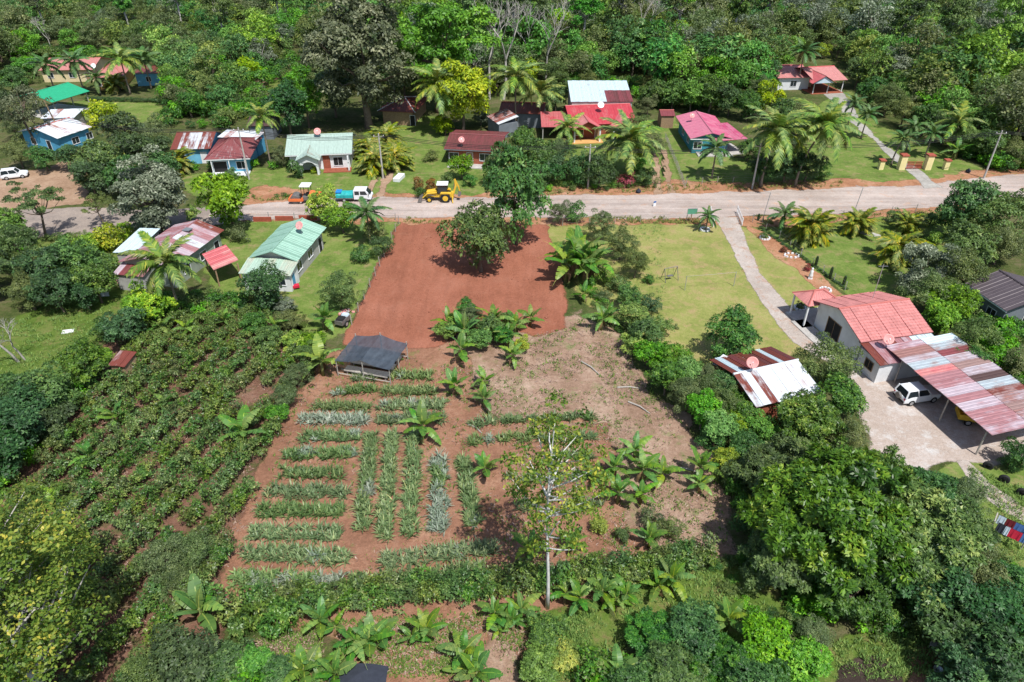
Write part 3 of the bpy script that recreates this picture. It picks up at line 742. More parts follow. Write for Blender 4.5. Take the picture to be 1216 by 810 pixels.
for s in (-1, 1):
    xa, xb = gx + s * 1.25, gx + s * (gw2 - .4)
    xa, xb = min(xa, xb), max(xa, xb)
    wing.hexa([(xa, y0, 0), (xb, y0, 0), (xb, y0 + .2, 0), (xa, y0 + .2, 0)], [(xa, y0, zt(xa)), (xb, y0, zt(xb)), (xb, y0 + .2, zt(xb)), (xa, y0 + .2, zt(xa))])
wing.build('porch_arch', M['white_wall'], h)
rf = MB().tube([(gx, y0 - .5, 3.62), (gx, -.6, 3.62)], .09, 6).build('porch_roof', M['tin_grey_green'], h)
rr = random.Random(3)
slope(rf, (gx + gw2, y0 - .5, 2.62), (gx + gw2, y1 + .2, 2.62), (gx, -.9, 3.6), (gx, y0 - .5, 3.6), 1, M['tin_grey_green'], rr, ribs=8)
slope(rf, (gx - gw2, y1 + .2, 2.62), (gx - gw2, y0 - .5, 2.62), (gx, y0 - .5, 3.6), (gx, -.9, 3.6), 1, M['tin_grey_green'], rr, ribs=8)
MB().box((gx + gw2 + 2.4, -ww / 2 - .9, .08), (4.6, 2.0, .16)).build('porch_floor', M['brick_wall'], h)
MB().box((gx + gw2 + 4.4, -ww / 2 - 1.5, 1.35), (.25, .25, 2.7)).build('porch_post', W_, h)
MB().box((gx + gw2 + .6, -ww / 2 - .06, 1.3), (1.1, .12, 2.4)).build('brick_panel', M['brick_wall'], h)
# --- middle group
house('forest_cabin', 'rust and white tin cabin roof half hidden under tall forest trees', (448, 132), (493, 134), (492, 114), 2.8, 'hip', 1.3, M['tin_rust'], M['wood'], opens=[('f', 3, 0, .95, 2.0, 'door', None, M['dark'])], seed=13, over=.8, ridge=M['tin_white'])
h, L_, Wd, wl, ww = house('maroon_house', 'maroon-roofed bungalow behind the backhoe', (527, 177), (595, 180), (606, 157), 2.8, 'gable_x', 1.0, M['tin_maroon'], M['brick_wall'], over=.7,
      opens=[('f', -3.4, .7, 1.6, 1.3), ('f', 2.0, .8, 1.7, 1.2), ('f', -.6, 0, 1, 2.1, 'door', None, M['wood'])], seed=14, fascia=M['dark_grey_wall'], ridge=M['tin_maroon'])
MB().box((0, -ww / 2 - 1.0, .08), (wl, 2.0, .16)).build('porch_floor', M['concrete'], h)
house('striped_lean_to', 'small lean-to with red and white striped tin beside the yellow tree', (578, 138), (592, 148), (600, 134), 2.7, 'shed', 1.0, M['tin_rusty'], M['dark_grey_wall'], sheets=5, seed=15, over=.15, cat='shed')
house('workshop', 'dark workshop with faded red roof behind the coconut palm', (592, 134), (646, 136), (648, 122), 2.8, 'gable_x', 1.0, M['tin_rust'], M['dark_grey_wall'], seed=16, over=.4, cat='shed', opens=[('f', -1.5, 0, 1.6, 2.0, 'door', None, M['dark'])])
# the big red house: main roof, left wing, two front gables, tin barn behind
h, L_, Wd, wl, ww = house('red_house', 'large red-roofed house with two front gables', (678, 149), (757, 146), (752, 124), 2.8, 'gable_x', 1.9, M['tin_red'], M['brick_wall'], over=.7,
      opens=[('f', -4.6, .7, 1.6, 1.3), ('f', 3.5, .7, 1.5, 1.3), ('f', -1, 0, 1, 2.1, 'door', None, M['wood'])], seed=17, ridge=M['tin_red'])
for gx in (-L_ * .28, L_ * .3):
    y0 = -Wd / 2 - 2.2; gw2 = 2.9
    g = MB()
    g.mesh_part([(gx - 2.5, y0 + .5, 2.45), (gx + 2.5, y0 + .5, 2.45), (gx, y0 + .5, 3.8), (gx - 2.5, y0 + .6, 2.45), (gx + 2.5, y0 + .6, 2.45), (gx, y0 + .6, 3.8)], [(0, 1, 2), (5, 4, 3), (0, 3, 4, 1), (1, 4, 5, 2), (2, 5, 3, 0)])
    g.build('gable_panel', M['red_brown'], h)
    rf = MB().tube([(gx, y0, 4.02), (gx, -1.6, 4.02)], .09, 6).build('porch_roof', M['tin_red'], h)
    slope(rf, (gx + gw2, y0, 2.5), (gx + gw2, -Wd / 2 + .1, 2.5), (gx, -1.9, 4.0), (gx, y0, 4.0), 1, M['tin_coral'], rr, ribs=8)
    slope(rf, (gx - gw2, -Wd / 2 + .1, 2.5), (gx - gw2, y0, 2.5), (gx, y0, 4.0), (gx, -1.9, 4.0), 1, M['tin_coral'], rr, ribs=8)
    for s in (-1, 1): MB().box((gx + s * 2.4, y0 + .4, 1.25), (.25, .25, 2.5)).build('porch_post', W_, h)
MB().box((-L_ * .28, -Wd / 2 - 1.2, .08), (6, 2.4, .16)).build('porch_floor', M['orange_wall'], h)
house('garage_wing', 'low red carport wing left of the red house', (643, 151), (678, 151), (676, 138), 2.5, 'shed', .9, M['tin_red'], M['grey_wall'], seed=18, open_sides=True, over=.3, cat='carport')
house('tin_barn', 'tall barn behind the red house with white and rust tin roof', (678, 121), (752, 121), (750, 104), 5.0, 'shed', 1.4, lambda i, j: M['tin_clean'] if i < 8 or j == 1 else M['tin_maroon'], M['grey_wall'], sheets=14, rows=2, seed=19, over=.2, cat='barn')
house('hidden_hut', 'small hut with brown roof between the red and magenta houses', (785, 138), (802, 138), (802, 131), 2.4, 'gable_x', .6, M['tin_maroon'], M['wood'], seed=20, over=.2, cat='hut')
# --- magenta house
h, L_, Wd, wl, ww = house('magenta_house', 'teal house with vivid magenta tin roof', (820, 165), (871, 165), (858, 138), 2.8, 'gable_y', 1.0, M['tin_magenta'], M['teal_wall'], over=.7,
      opens=[('f', -2.2, .8, 1.4, 1.2), ('f', 2.2, 0, 1, 2.1, 'door', None, M['blue_light_wall']), ('l', -2, .8, 1.4, 1.1), ('l', 2.5, .8, 1.4, 1.1)], seed=21, fascia=W_, ridge=M['tin_magenta'])
MB().box((L_ * .1, -ww / 2 - 1.0, .1), (wl, 2.2, .2)).build('porch_floor', M['concrete'], h)
h2, l2, w2, wl2, ww2 = house('magenta_porch', 'magenta-roofed open porch on the right of the teal house', (850, 168), (888, 165), (880, 148), 2.7, 'shed', .55, M['tin_magenta'], M['white_paint'], seed=22, open_sides=True, over=.3, cat='porch', floor=M['concrete'])
# --- top right house
h, L_, Wd, wl, ww = house('hill_house', 'house with coral red roof and open porch at the end of the grey drive', (967, 97), (1007, 95), (1000, 78), 2.9, 'gable_x', 1.6, M['tin_coral'], M['white_wall'], over=.6, open_sides=True, seed=23, ridge=M['tin_red'], floor=M['brick_wall'])
MB().box((-2.6, 1.5, 1.3), (3.6, 3.5, 2.5)).build('wall', M['cream_wall'], h)
gx = -L_ * .24; y0 = -Wd / 2 - .8
g = MB(); g.mesh_part([(gx - 2.4, y0 + .3, 2.6), (gx + 2.4, y0 + .3, 2.6), (gx, y0 + .3, 4.0), (gx - 2.4, y0 + .45, 2.6), (gx + 2.4, y0 + .45, 2.6), (gx, y0 + .45, 4.0)], [(0, 1, 2), (5, 4, 3), (0, 3, 4, 1), (1, 4, 5, 2), (2, 5, 3, 0)])
g.build('gable_panel', M['light_cloth'], h)
rf = MB().tube([(gx, y0, 4.2), (gx, -1.0, 4.2)], .09, 6).build('porch_roof', M['tin_coral'], h)
slope(rf, (gx + 2.9, y0, 2.65), (gx + 2.9, -Wd / 2 + .6, 2.65), (gx, -.9, 4.18), (gx, y0, 4.18), 1, M['tin_coral'], rr, ribs=8)
slope(rf, (gx - 2.9, -Wd / 2 + .6, 2.65), (gx - 2.9, y0, 2.65), (gx, y0, 4.18), (gx, -.9, 4.18), 1, M['tin_coral'], rr, ribs=8)
house('hill_house_wing', 'coral red roofed wing half hidden behind the royal palm', (924, 93), (966, 92), (964, 76), 2.8, 'gable_x', 1.3, M['tin_coral'], M['white_wall'], seed=24, ridge=M['tin_red'], opens=[('f', 0, .8, 1.4, 1.2)])
house('hidden_roof_shed', 'small pale roof poking out of the bushes at the right edge', (1190, 122), (1214, 122), (1212, 114), 3.2, 'shed', .4, M['tin_clean'], M['grey_wall'], seed=25, over=.2, cat='shed')
# --- left house by the coconut palm
pinks = [M['tin_pink'], M['tin_pink'], M['tin_pink'], M['tin_pink'], M['tin_rusty']]
h, L_, Wd, wl, ww = house('tin_house', 'long house with patchy pink and white rusted tin roof beside the coconut palm', (140, 312), (204, 320), (261, 273), 2.9, 'gable_y', 1.1, pinks, M['green_grey_wall'], sheets=10, over=.5,
      opens=[('r', -2.5, .9, 1.3, 1.1), ('r', 1, .9, 1.3, 1.1), ('r', 4, 0, .95, 2, 'door', None, M['dark'])], seed=31, ridge=M['tin_pink'])
MB().box((.5, 2.6, 4.07), (1.1, .9, .08)).build('roof_patch', M['dark_grey_wall'], h)
house('front_lean_to', 'rusty red and white lean-to roof at the near end of the pink tin house', (133, 326), (170, 329), (177, 316), 2.2, 'shed', .5, [M['tin_maroon'], M['tin_pink'], M['tin_rust']], M['grey_wall'], sheets=5, seed=32, over=.2, cat='shed')
house('white_lean_to', 'clean pale tin lean-to on the left of the pink tin house', (134, 300), (160, 301), (192, 274), 2.6, 'shed', .25, M['tin_clean'], M['grey_wall'], sheets=6, seed=33, over=.25, cat='shed')
house('red_shed', 'small open shed with bright red roof beside the pink tin house', (240, 302), (254, 321), (277, 304), 2.4, 'shed', .45, M['tin_coral'], M['wood'], sheets=4, seed=34, over=.2, cat='shed', open_sides=True)
# --- green roof house
h, L_, Wd, wl, ww = house('green_house', 'house with long mint green gable roof and satellite dish', (295, 307), (353, 311), (383, 270), 2.8, 'gable_y', 1.15, M['tin_green'], M['grey_wall'], sheets=9, over=.55,
      opens=[('r', -3.5, .9, 1.4, 1.1), ('r', 0, .9, 1.4, 1.1), ('r', 3.4, 0, .95, 2, 'door', None, M['dark']), ('f', -1.5, .9, 1.2, 1.1)], seed=35, ridge=M['tin_green'])
house('green_front_shed', 'pale green lean-to roof on the front of the green-roofed house', (283, 325), (345, 328), (353, 313), 2.35, 'shed', .5, M['tin_green_pale'], M['white_wall'], sheets=7, seed=36, over=.3, cat='shed',
      opens=[('f', 1.6, .9, 1.4, 1.0), ('r', -.3, 0, .9, 1.9, 'door', None, M['blue_wall'])])
# --- small coffee shed
house('coffee_shed', 'tiny rusty tin shed among the coffee bushes', (128, 434), (148, 436), (154, 420), 2.0, 'shed', .3, M['tin_rust'], M['wood'], sheets=3, seed=37, over=.15, cat='shed')
# --- tin house under the big trees
rust_strip = lambda i, j: [M['tin_maroon'], M['tin_rust'], M['tin_clean'], M['tin_rust'], M['tin_maroon'], M['tin_rust'], M['tin_rusty']][i % 7]
h, L_, Wd, wl, ww = house('hidden_tin_house', 'white and rust striped tin roof half hidden by the hedge trees', Vector((22.0, 49.3, 0)), Vector((28.8, 51.6, 0)), Vector((26.3, 59.0, 0)), 2.5, 'gable_x', 1.0, lambda i, j: None, M['brick_wall'], over=.4, sheets=1, seed=38, ridge=M['tin_white'])
for o in list(h.children):
    if o.name.startswith('roof'):
        roof_o = o
        for c in list(o.children): bpy.data.objects.remove(c)
a, b = L_ / 2, Wd / 2; top = 3.5; rr = random.Random(9)
slope(roof_o, (-a, -b, 2.5), (a, -b, 2.5), (a, 0, top), (-a, 0, top), 9, lambda i, j: M['tin_rusty'] if i in (0, 2) else M['tin_white'], rr)
slope(roof_o, (a, b, 2.5), (-a, b, 2.5), (-a, 0, top), (a, 0, top), 11, rust_strip, rr)
house('tin_house_wing', 'rust-streaked white lean-to on the left end of the striped tin house', (846, 432), (862, 440), (872, 430), 2.3, 'shed', .25, [M['tin_white'], M['tin_pink']], M['grey_wall'], sheets=4, seed=39, over=.2, cat='shed')
# --- dark roofed house at the right edge
h, L_, Wd, wl, ww = house('dark_house', 'house with dark charcoal roof at the right edge behind trees', Vector((52.3, 71.2, 0)), Vector((53.5, 65.0, 0)), Vector((61.3, 66.5, 0)), 3.0, 'gable_x', 1.3, M['tin_dark'], M['dark_grey_wall'], seed=40, ridge=M['tin_dark'], fascia=W_,
      opens=[('f', 1, .9, 1.2, 1.1), ('r', 0, .9, 1.4, 1.1)])
# ------------------------------------------------------------ white house with tile roof, lean-to and carport
RZ = R(13.5); UX = Vector((math.cos(RZ), math.sin(RZ), 0)); UY = Vector((-math.sin(RZ), math.cos(RZ), 0))
A_ = Vector((35.26, 58.95, 0))
wh, L_, Wd, wl, ww = house('white_house', 'white house with coral red tile roof beside the rusty carport', A_, A_ + UX * 8.5, A_ + UX * 8.5 + UY * 8.6, 3.0, 'gable_x', 1.5, M['tile'], M['white_wall'], over=.62, tile=.36, sheets=7,
      opens=[('l', -.6, .5, 2.2, 1.9, 'window', M['wood'], M['dark']), ('b', 0, .9, 1.4, 1.1)], seed=41)
MB().box((-L_ / 2 - .55, 1.0, .06), (1.8, 8, .12)).build('walkway', M['concrete'], wh)
B_ = Vector((36.05, 55.85, 0))
lt, *_ = house('lean_to', 'rusty pink lean-to roof on the front of the white house', B_, B_ + UX * 8.3, B_ + UX * 8.3 + UY * 3.55, 2.4, 'shed', .52, lambda i, j: M['tin_clean'] if i > 5 else M['tin_pink'] if i % 3 else M['tin_rust'], M['white_wall'], sheets=9, seed=42, over=.3, cat='lean-to',
      opens=[('l', .1, .9, 1.1, .9, 'window', M['wood'], M['dark'])])
C_ = Vector((32.6, 66.4, 0))
house('entrance_porch', 'small ribbed coral roof porch at the back corner of the white house', C_, C_ + UX * 4.2, C_ + UX * 4.2 + UY * 3.2, 2.75, 'hip', .95, M['tile'], M['white_paint'], seed=43, over=.25, open_sides=True, cat='porch', floor=M['concrete'])
# carport: posts, beams and patchwork sheets, two courses across
D_ = P(1178, 517, 2.9); D_.z = 0
cp = empty('carport', D_ + UX * 3.9 + UY * 6.9, RZ, 'long open carport with patchwork of rusted pink and blue tin sheets', 'carport')
cl, cw = 13.8, 7.8
beam = MB()
for x in (-cw / 2 + .3, 0, cw / 2 - .3): beam.box((x, 0, 2.78 + (x + cw / 2) * .05), (.1, cl - .2, .14))
roof_o = beam.build('roof', M['wood'], cp)
for sx in (-1, 1):
    for y in (-cl / 2 + .7, -cl / 2 + 5.2, 1.8 + 2.7):
        hgt = 2.72 + (sx + 1) * cw * .025
        MB().tube([(sx * (cw / 2 - .25), y, 0), (sx * (cw / 2 - .25), y, hgt)], [.085, .07], 7).build('post', M['grey_wood'], cp)
cols = ['tin_pink', 'tin_pink', 'tin_pink', 'tin_pink', 'tin_pink', 'tin_pink', 'tin_pink', 'tin_pink', 'tin_coral', 'tin_blue', 'tin_weather', 'tin_weather', 'tin_pink']
cols2 = ['tin_weather', 'tin_weather', 'tin_blue', 'tin_weather', 'tin_rust', 'tin_blue', 'tin_black', 'tin_weather', 'tin_blue', 'tin_weather', 'tin_maroon', 'tin_blue', 'tin_clean']
rr = random.Random(5)
def cpmat(i, j): return M[(cols2 if j else cols)[12 - i]]
slope(roof_o, (-cw / 2, cl / 2, 2.9), (-cw / 2, -cl / 2, 2.9), (cw / 2, -cl / 2, 3.3), (cw / 2, cl / 2, 3.3), 13, cpmat, rr, rows=2)

# ------------------------------------------------------------ shade-net nursery shed
nA, nB, nC = (396, 425), (462, 436), (474, 403)
ctr, rz, nL, nW = frame_px(nA, nB, nC, 2.3)
ns = empty('nursery_shed', ctr, rz, 'open nursery shed roofed with black shade net', 'shed')
rmb = MB(); nu, nv = 12, 9
def netz(u, v):
    s = 1 - abs(u * 2 - 1)
    return 1.95 + .6 * s - .16 * math.sin(math.pi * ((u * 2) % 1)) - .1 * math.sin(math.pi * v * 3) ** 2 * (1 - s * .6)
pt = lambda i, j: ((i / nu - .5) * nL, (j / nv - .5) * nW, netz(i / nu, j / nv))
for i in range(nu):
    for j in range(nv):
        q = [pt(i, j), pt(i + 1, j), pt(i + 1, j + 1), pt(i, j + 1)]
        rmb.face(q, 0, [(p[0], p[1]) for p in q])
rmb.build('net_roof', M['net'], ns, True)
for x in (-.48, 0, .48):
    for y in (-.47, 0, .47):
        zz = netz(x + .5, y + .5) + (.3 if y > 0 else -.03)
        MB().tube([(x * nL, y * nW, 0), (x * nL, y * nW, zz)], .055, 6).build('post', M['grey_wood'], ns)
for y in (-.47, .47): MB().tube([(-nL * .48, y * nW, .35), (nL * .48, y * nW, .35)], .05, 5).build('rail', M['grey_wood'], ns)
for y in (-.3, 0, .3):
    MB().box((0, y * nW, .5), (nL * .8, .9, .1)).build('bench', M['grey_wood'], ns)
    for x in (-.35, .35): MB().box((x * nL, y * nW, .225), (.1, .7, .45)).build('bench_leg', M['grey_wood'], ns)
for i, x in enumerate((-.25, .12)):
    q = P(417 + 28 * i, 441 + 2 * i)
    tag(MB().box((0, 0, .06), (2.2, .14, .12)).build('timber_plank', M['white_paint'] if i else M['grey_wood'], None, loc=q, rot=(0, 0, rz)), ['grey', 'white'][i] + ' plank lying at the front of the net shed', 'plank')

# ------------------------------------------------------------ vehicles
def wheel(parent, x, y, r_, wd, rim=None, name='wheel'):
    o = MB().lathe((0, 0, 0), [(r_ * .62, -wd / 2), (r_ * .9, -wd / 2), (r_, -wd * .32), (r_, wd * .32), (r_ * .9, wd / 2), (r_ * .62, wd / 2)], 18, 'y').build(name, M['black'], parent, loc=(x, y, r_))
    MB().lathe((0, 0, 0), [(r_ * .1, -wd * .53), (r_ * .56, -wd * .51), (r_ * .6, -wd * .35), (r_ * .6, wd * .35), (r_ * .56, wd * .51), (r_ * .1, wd * .53)], 14, 'y').build('rim', rim or M['metal'], o)
    return o
def car(name, label, loc, rz, Ln, Wd, Ht, paint, suv=True, spare=False, cat='car'):
    e = empty(name, loc, rz, label, cat)
    k = Ht / 1.65
    st = [(-.5, .46, .8, .43), (-.485, .3, .95, .475), (-.3, .24, .99, .5), (.12, .24, .98, .5), (.3, .25, .95, .49), (.44, .27, .86, .475), (.495, .36, .68, .42)]
    rings = []
    for x, zb, zt, hw in st:
        x *= Ln; zb *= k; zt *= k; hw *= Wd
        zm = zb + (zt - zb) * .55
        rings.append([(x, -hw * .9, zb), (x, -hw, zb + .12 * k), (x, -hw, zm), (x, -hw * .94, zt), (x, hw * .94, zt), (x, hw, zm), (x, hw, zb + .12 * k), (x, hw * .9, zb)])
    vs_ = [p for r_ in rings for p in r_]; fs_ = []
    for i in range(len(st) - 1):
        for j in range(8): fs_.append((i * 8 + j, (i + 1) * 8 + j, (i + 1) * 8 + (j + 1) % 8, i * 8 + (j + 1) % 8))
    fs_.append(tuple(range(8))); fs_.append(tuple(reversed([(len(st) - 1) * 8 + j for j in range(8)])))
    mb = MB(); mb.mesh_part(vs_, fs_); bevel_obj(mb.build('body', paint, e), .04, 2)
    z0, z1 = .97 * k, Ht - .06
    xr0, xr1 = (-.475 * Ln, -.43 * Ln) if suv else (-.36 * Ln, -.22 * Ln)
    xf0, xf1 = .2 * Ln, .06 * Ln
    wb, wt = Wd * .465, Wd * .39
    cab = [(xr0, -wb, z0 - .05), (xf0, -wb, z0 - .05), (xf0, wb, z0 - .05), (xr0, wb, z0 - .05)]
    tp = [(xr1, -wt, z1), (xf1, -wt, z1), (xf1, wt, z1), (xr1, wt, z1)]
    MB().hexa(cab, tp).build('window', M['glass'], e)
    rf = MB().hexa([(xr1 - .03, -wt - .02, z1 - .02), (xf1 + .05, -wt - .02, z1 - .02), (xf1 + .05, wt + .02, z1 - .02), (xr1 - .03, wt + .02, z1 - .02)],
                   [(xr1 + .05, -wt + .06, z1 + .06), (xf1 - .1, -wt + .06, z1 + .06), (xf1 - .1, wt - .06, z1 + .06), (xr1 + .05, wt - .06, z1 + .06)])
    bevel_obj(rf.build('roof', paint, e), .03, 2)
    for s in (-1, 1):
        for (xa, xb) in ((xr0, xr1), (xf0, xf1), ((xr0 + xf0) / 2, (xr1 + xf1) / 2)):
            MB().tube([(xa, s * (wb + .004), z0 - .03), (xb, s * (wt + .01), z1)], .05 if xa != xr0 else .09, 5).build('pillar', paint, e)
        MB().box((xf0 - .25, s * (wb + .1), z0 + .08), (.1, .16, .12)).build('mirror', paint, e)
        MB().box((-.492 * Ln, s * Wd * .4, .78 * k), (.06, .16, .2)).build('taillight', M['red_cloth'], e)
        MB().box((.462 * Ln, s * Wd * .36, .74 * k), (.12, .3, .14)).build('headlight', M['light_cloth'], e)
        for x in (-.29, .3): wheel(e, x * Ln, s * (Wd / 2 - .09), .34 * k, .22)
    MB().box((-.497 * Ln, 0, .48 * k), (.08, Wd * .86, .18)).build('bumper', M['black'] if spare else paint, e)
    MB().box((.49 * Ln, 0, .42 * k), (.08, Wd * .8, .16)).build('bumper', M['black'], e)
    if spare: MB().lathe((-.535 * Ln, 0, .88 * k), [(.05, -.09), (.3, -.09), (.34, -.03), (.34, .09), (.05, .09)], 18, 'x').build('spare_wheel', M['steel_grey'], e)
    return e
p = P(1087, 474)
car('parked_suv', 'white SUV with spare wheel parked half under the rusty carport', p, R(12), 4.1, 1.75, 1.7, M['car_white'], True, True)
p = P(19, 211)
car('parked_car', 'white car parked on dirt at the left edge of the scene', p, R(22), 3.9, 1.7, 1.6, M['car_white'], True)

# yellow pickup in the carport shade
e = empty('yellow_pickup', P(1166, 503), R(-18), 'yellow pickup with open cargo bed in the carport shade', 'pickup')
mb = MB()
mb.box((-1.2, -.78, .85), (2.2, .08, .55)); mb.box((-1.2, .78, .85), (2.2, .08, .55)); mb.box((-2.28, 0, .85), (.08, 1.48, .55)); mb.box((-1.2, 0, .55), (2.1, 1.46, .1))
mb.build('cargo_bed', M['yellow_paint'], e)
mb = MB(); mb.box((.75, 0, .8), (1.6, 1.66, .75)); mb.box((1.95, 0, .72), (1.0, 1.6, .6)); bevel_obj(mb.build('cab', M['yellow_paint'], e), .05)
MB().hexa([(-.02, -.76, 1.18), (1.5, -.76, 1.18), (1.5, .76, 1.18), (-.02, .76, 1.18)], [(.08, -.64, 1.66), (1.05, -.64, 1.66), (1.05, .64, 1.66), (.08, .64, 1.66)]).build('window', M['glass'], e)
MB().box((.56, 0, 1.69), (1.05, 1.36, .06)).build('roof', M['yellow_paint'], e)
for s in (-1, 1):
    for x in (-1.4, 1.7): wheel(e, x, s * .72, .33, .22)

# white double-cab truck with a teal tarpaulin load
p = P(432, 238); p2 = P(404, 239)
e = empty('cargo_truck', (p + p2) / 2 + Vector((.35, .2, 0)), R(1), 'white double-cab truck with teal tarpaulin over its load', 'truck')
cab = MB()
prof = [(.1, .45), (2.75, .45), (2.85, .95), (2.62, 1.15), (2.05, 1.95), (.15, 1.95), (.1, 1.7)]
vs_ = [(x, s, z) for s in (-.85, .85) for x, z in prof]; n = len(prof)
cab.mesh_part(vs_, [tuple(range(n)), tuple(reversed(range(n, 2 * n)))] + [(i, i + n, (i + 1) % n + n, (i + 1) % n) for i in range(n)])
bevel_obj(cab.build('cab', M['car_white'], e), .06)
for s in (-1, 1):
    y = s * .853
    for x0, x1, x2, x3 in ((.3, 1.0, 1.0, .3), (1.15, 2.25, 1.95, 1.15)):
        mb = MB(); mb.hexa([(x0, y - .006, 1.2), (x1, y - .006, 1.2), (x1, y + .006, 1.2), (x0, y + .006, 1.2)], [(x3, y - .006, 1.78), (x2, y - .006, 1.78), (x2, y + .006, 1.78), (x3, y + .006, 1.78)])
        mb.build('window', M['glass'], e)
    MB().box((2.45, s * 1.0, 1.35), (.08, .2, .26)).build('mirror', M['black'], e)
    MB().box((2.82, s * .6, .78), (.08, .3, .16)).build('headlight', M['light_cloth'], e)
    for x in (-1.4, 1.95): wheel(e, x, s * .74, .33, .22)
ws = MB(); ws.hexa([(2.635, -.74, 1.2), (2.66, -.74, 1.18), (2.66, .74, 1.18), (2.635, .74, 1.2)], [(2.1, -.68, 1.9), (2.125, -.68, 1.9), (2.125, .68, 1.9), (2.1, .68, 1.9)])
ws.build('windscreen', M['glass'], e)
MB().box((-1.35, 0, .62), (2.7, 1.7, .16)).build('cargo_bed', M['steel_grey'], e)
tp = MB(); rnd = random.Random(4); nx_, ny_ = 8, 6
hgt = [[.95 + .55 * math.sin(math.pi * (j + .35) / (ny_ + .7)) ** .5 + rnd.uniform(-.06, .06) for j in range(ny_ + 1)] for i in range(nx_ + 1)]
q = lambda i, j: (-2.68 + 2.66 * i / nx_, -.87 + 1.74 * j / ny_, hgt[i][j])
for i in range(nx_):
    for j in range(ny_): tp.face([q(i, j), q(i + 1, j), q(i + 1, j + 1), q(i, j + 1)])
for i in range(nx_):
    for j, s in ((0, 1), (ny_, -1)):
        a_, b_ = q(i, j), q(i + 1, j); f_ = [(a_[0], a_[1], .72), (b_[0], b_[1], .72), b_, a_]
        tp.face(f_ if s > 0 else f_[::-1])
for j in range(ny_):
    for i, s in ((0, -1), (nx_, 1)):
        a_, b_ = q(i, j), q(i, j + 1); f_ = [(a_[0], a_[1], .72), (b_[0], b_[1], .72), b_, a_]
        tp.face(f_ if s > 0 else f_[::-1])
tp.build('tarpaulin', M['teal_tarp'], e)
MB().box((-2.2, -.1, 1.53), (.85, 1.2, .16)).build('blue_cover', M['blue_tarp'], e)

# yellow backhoe loader
p = P(524, 238)
e = empty('backhoe_loader', p, R(180), 'yellow backhoe loader with raised digging arm at the road edge', 'backhoe')
Y_ = M['yellow_paint']
MB().box((.2, 0, .95), (4.0, .9, .5)).build('chassis', Y_, e)
hd = MB(); hd.hexa([(.6, -.5, 1.15), (2.2, -.45, 1.05), (2.2, .45, 1.05), (.6, .5, 1.15)], [(.6, -.5, 1.85), (2.15, -.42, 1.6), (2.15, .42, 1.6), (.6, .5, 1.85)]); bevel_obj(hd.build('hood', Y_, e), .08)
for s in (-1, 1):
    wheel(e, -.75, s * .85, .75, .5, Y_, 'rear_wheel'); wheel(e, 1.75, s * .8, .45, .35, Y_, 'front_wheel')
    fd = MB(); fd.hexa([(-1.5, s * .82 - .28, 1.45), (.05, s * .82 - .28, 1.45), (.05, s * .82 + .28, 1.45), (-1.5, s * .82 + .28, 1.45)], [(-1.3, s * .82 - .28, 1.62), (-.1, s * .82 - .28, 1.62), (-.1, s * .82 + .28, 1.62), (-1.3, s * .82 + .28, 1.62)]); fd.build('fender', Y_, e)
    for x in (-1.05, .4): MB().tube([(x, s * .66, 1.4), (x, s * .66, 2.68)], .05, 5).build('cab_post', M['black'], e)
    MB().tube([(.55, s * .62, 1.5), (2.0, s * .62, 1.35), (2.85, s * .62, .6)], .1, 6).build('loader_arm', Y_, e)
    MB().tube([(.9, s * .62, 1.0), (2.0, s * .62, 1.2)], .05, 6).build('hydraulic_ram', M['steel_grey'], e)
    MB().tube([(-1.75, s * .5, .9), (-1.9, s * 1.25, .08)], .08, 6).build('stabiliser', Y_, e)
MB().box((-.32, 0, 2.0), (1.36, 1.24, 1.2)).build('cab_glass', M['glass'], e)
bevel_obj(MB().box((-.32, 0, 2.76), (1.75, 1.6, .14)).build('cab_roof', M['white_paint'], e), .05)
bk = MB(); sec = [(2.75, .75), (2.85, .95), (3.4, .5), (3.55, .12), (2.95, .1)]
n = len(sec); vs_ = [(x, s * 1.1, z) for s in (-1, 1) for x, z in sec]
bk.mesh_part(vs_, [tuple(range(n)), tuple(reversed(range(n, 2 * n)))] + [(i, i + n, (i + 1) % n + n, (i + 1) % n) for i in range(n)]); bk.build('front_bucket', M['steel_grey'], e)
MB().box((-1.8, 0, 1.0), (.35, .7, .9)).build('swing_frame', Y_, e)
bm_ = MB(); bm_.tube([(-1.95, 0, 1.2), (-2.35, 0, 2.4), (-2.25, 0, 3.3)], [.2, .2, .14], 4); bm_.build('boom', Y_, e)
MB().tube([(-2.2, 0, 3.45), (-2.75, 0, 2.3), (-2.95, 0, 1.5)], [.16, .14, .1], 4).build('dipper', Y_, e)
MB().tube([(-2.0, .0, 1.9), (-2.2, 0, 3.0)], .06, 6).build('hydraulic_ram', M['steel_grey'], e)
bk = MB(); sec = [(-2.95, 1.55), (-3.15, 1.1), (-2.95, .75), (-2.6, .8), (-2.7, 1.4)]
n = len(sec); vs_ = [(x, s * .35, z) for s in (-1, 1) for x, z in sec]
bk.mesh_part(vs_, [tuple(range(n)), tuple(reversed(range(n, 2 * n)))] + [(i, i + n, (i + 1) % n + n, (i + 1) % n) for i in range(n)]); bk.build('digging_bucket', M['steel_grey'], e)

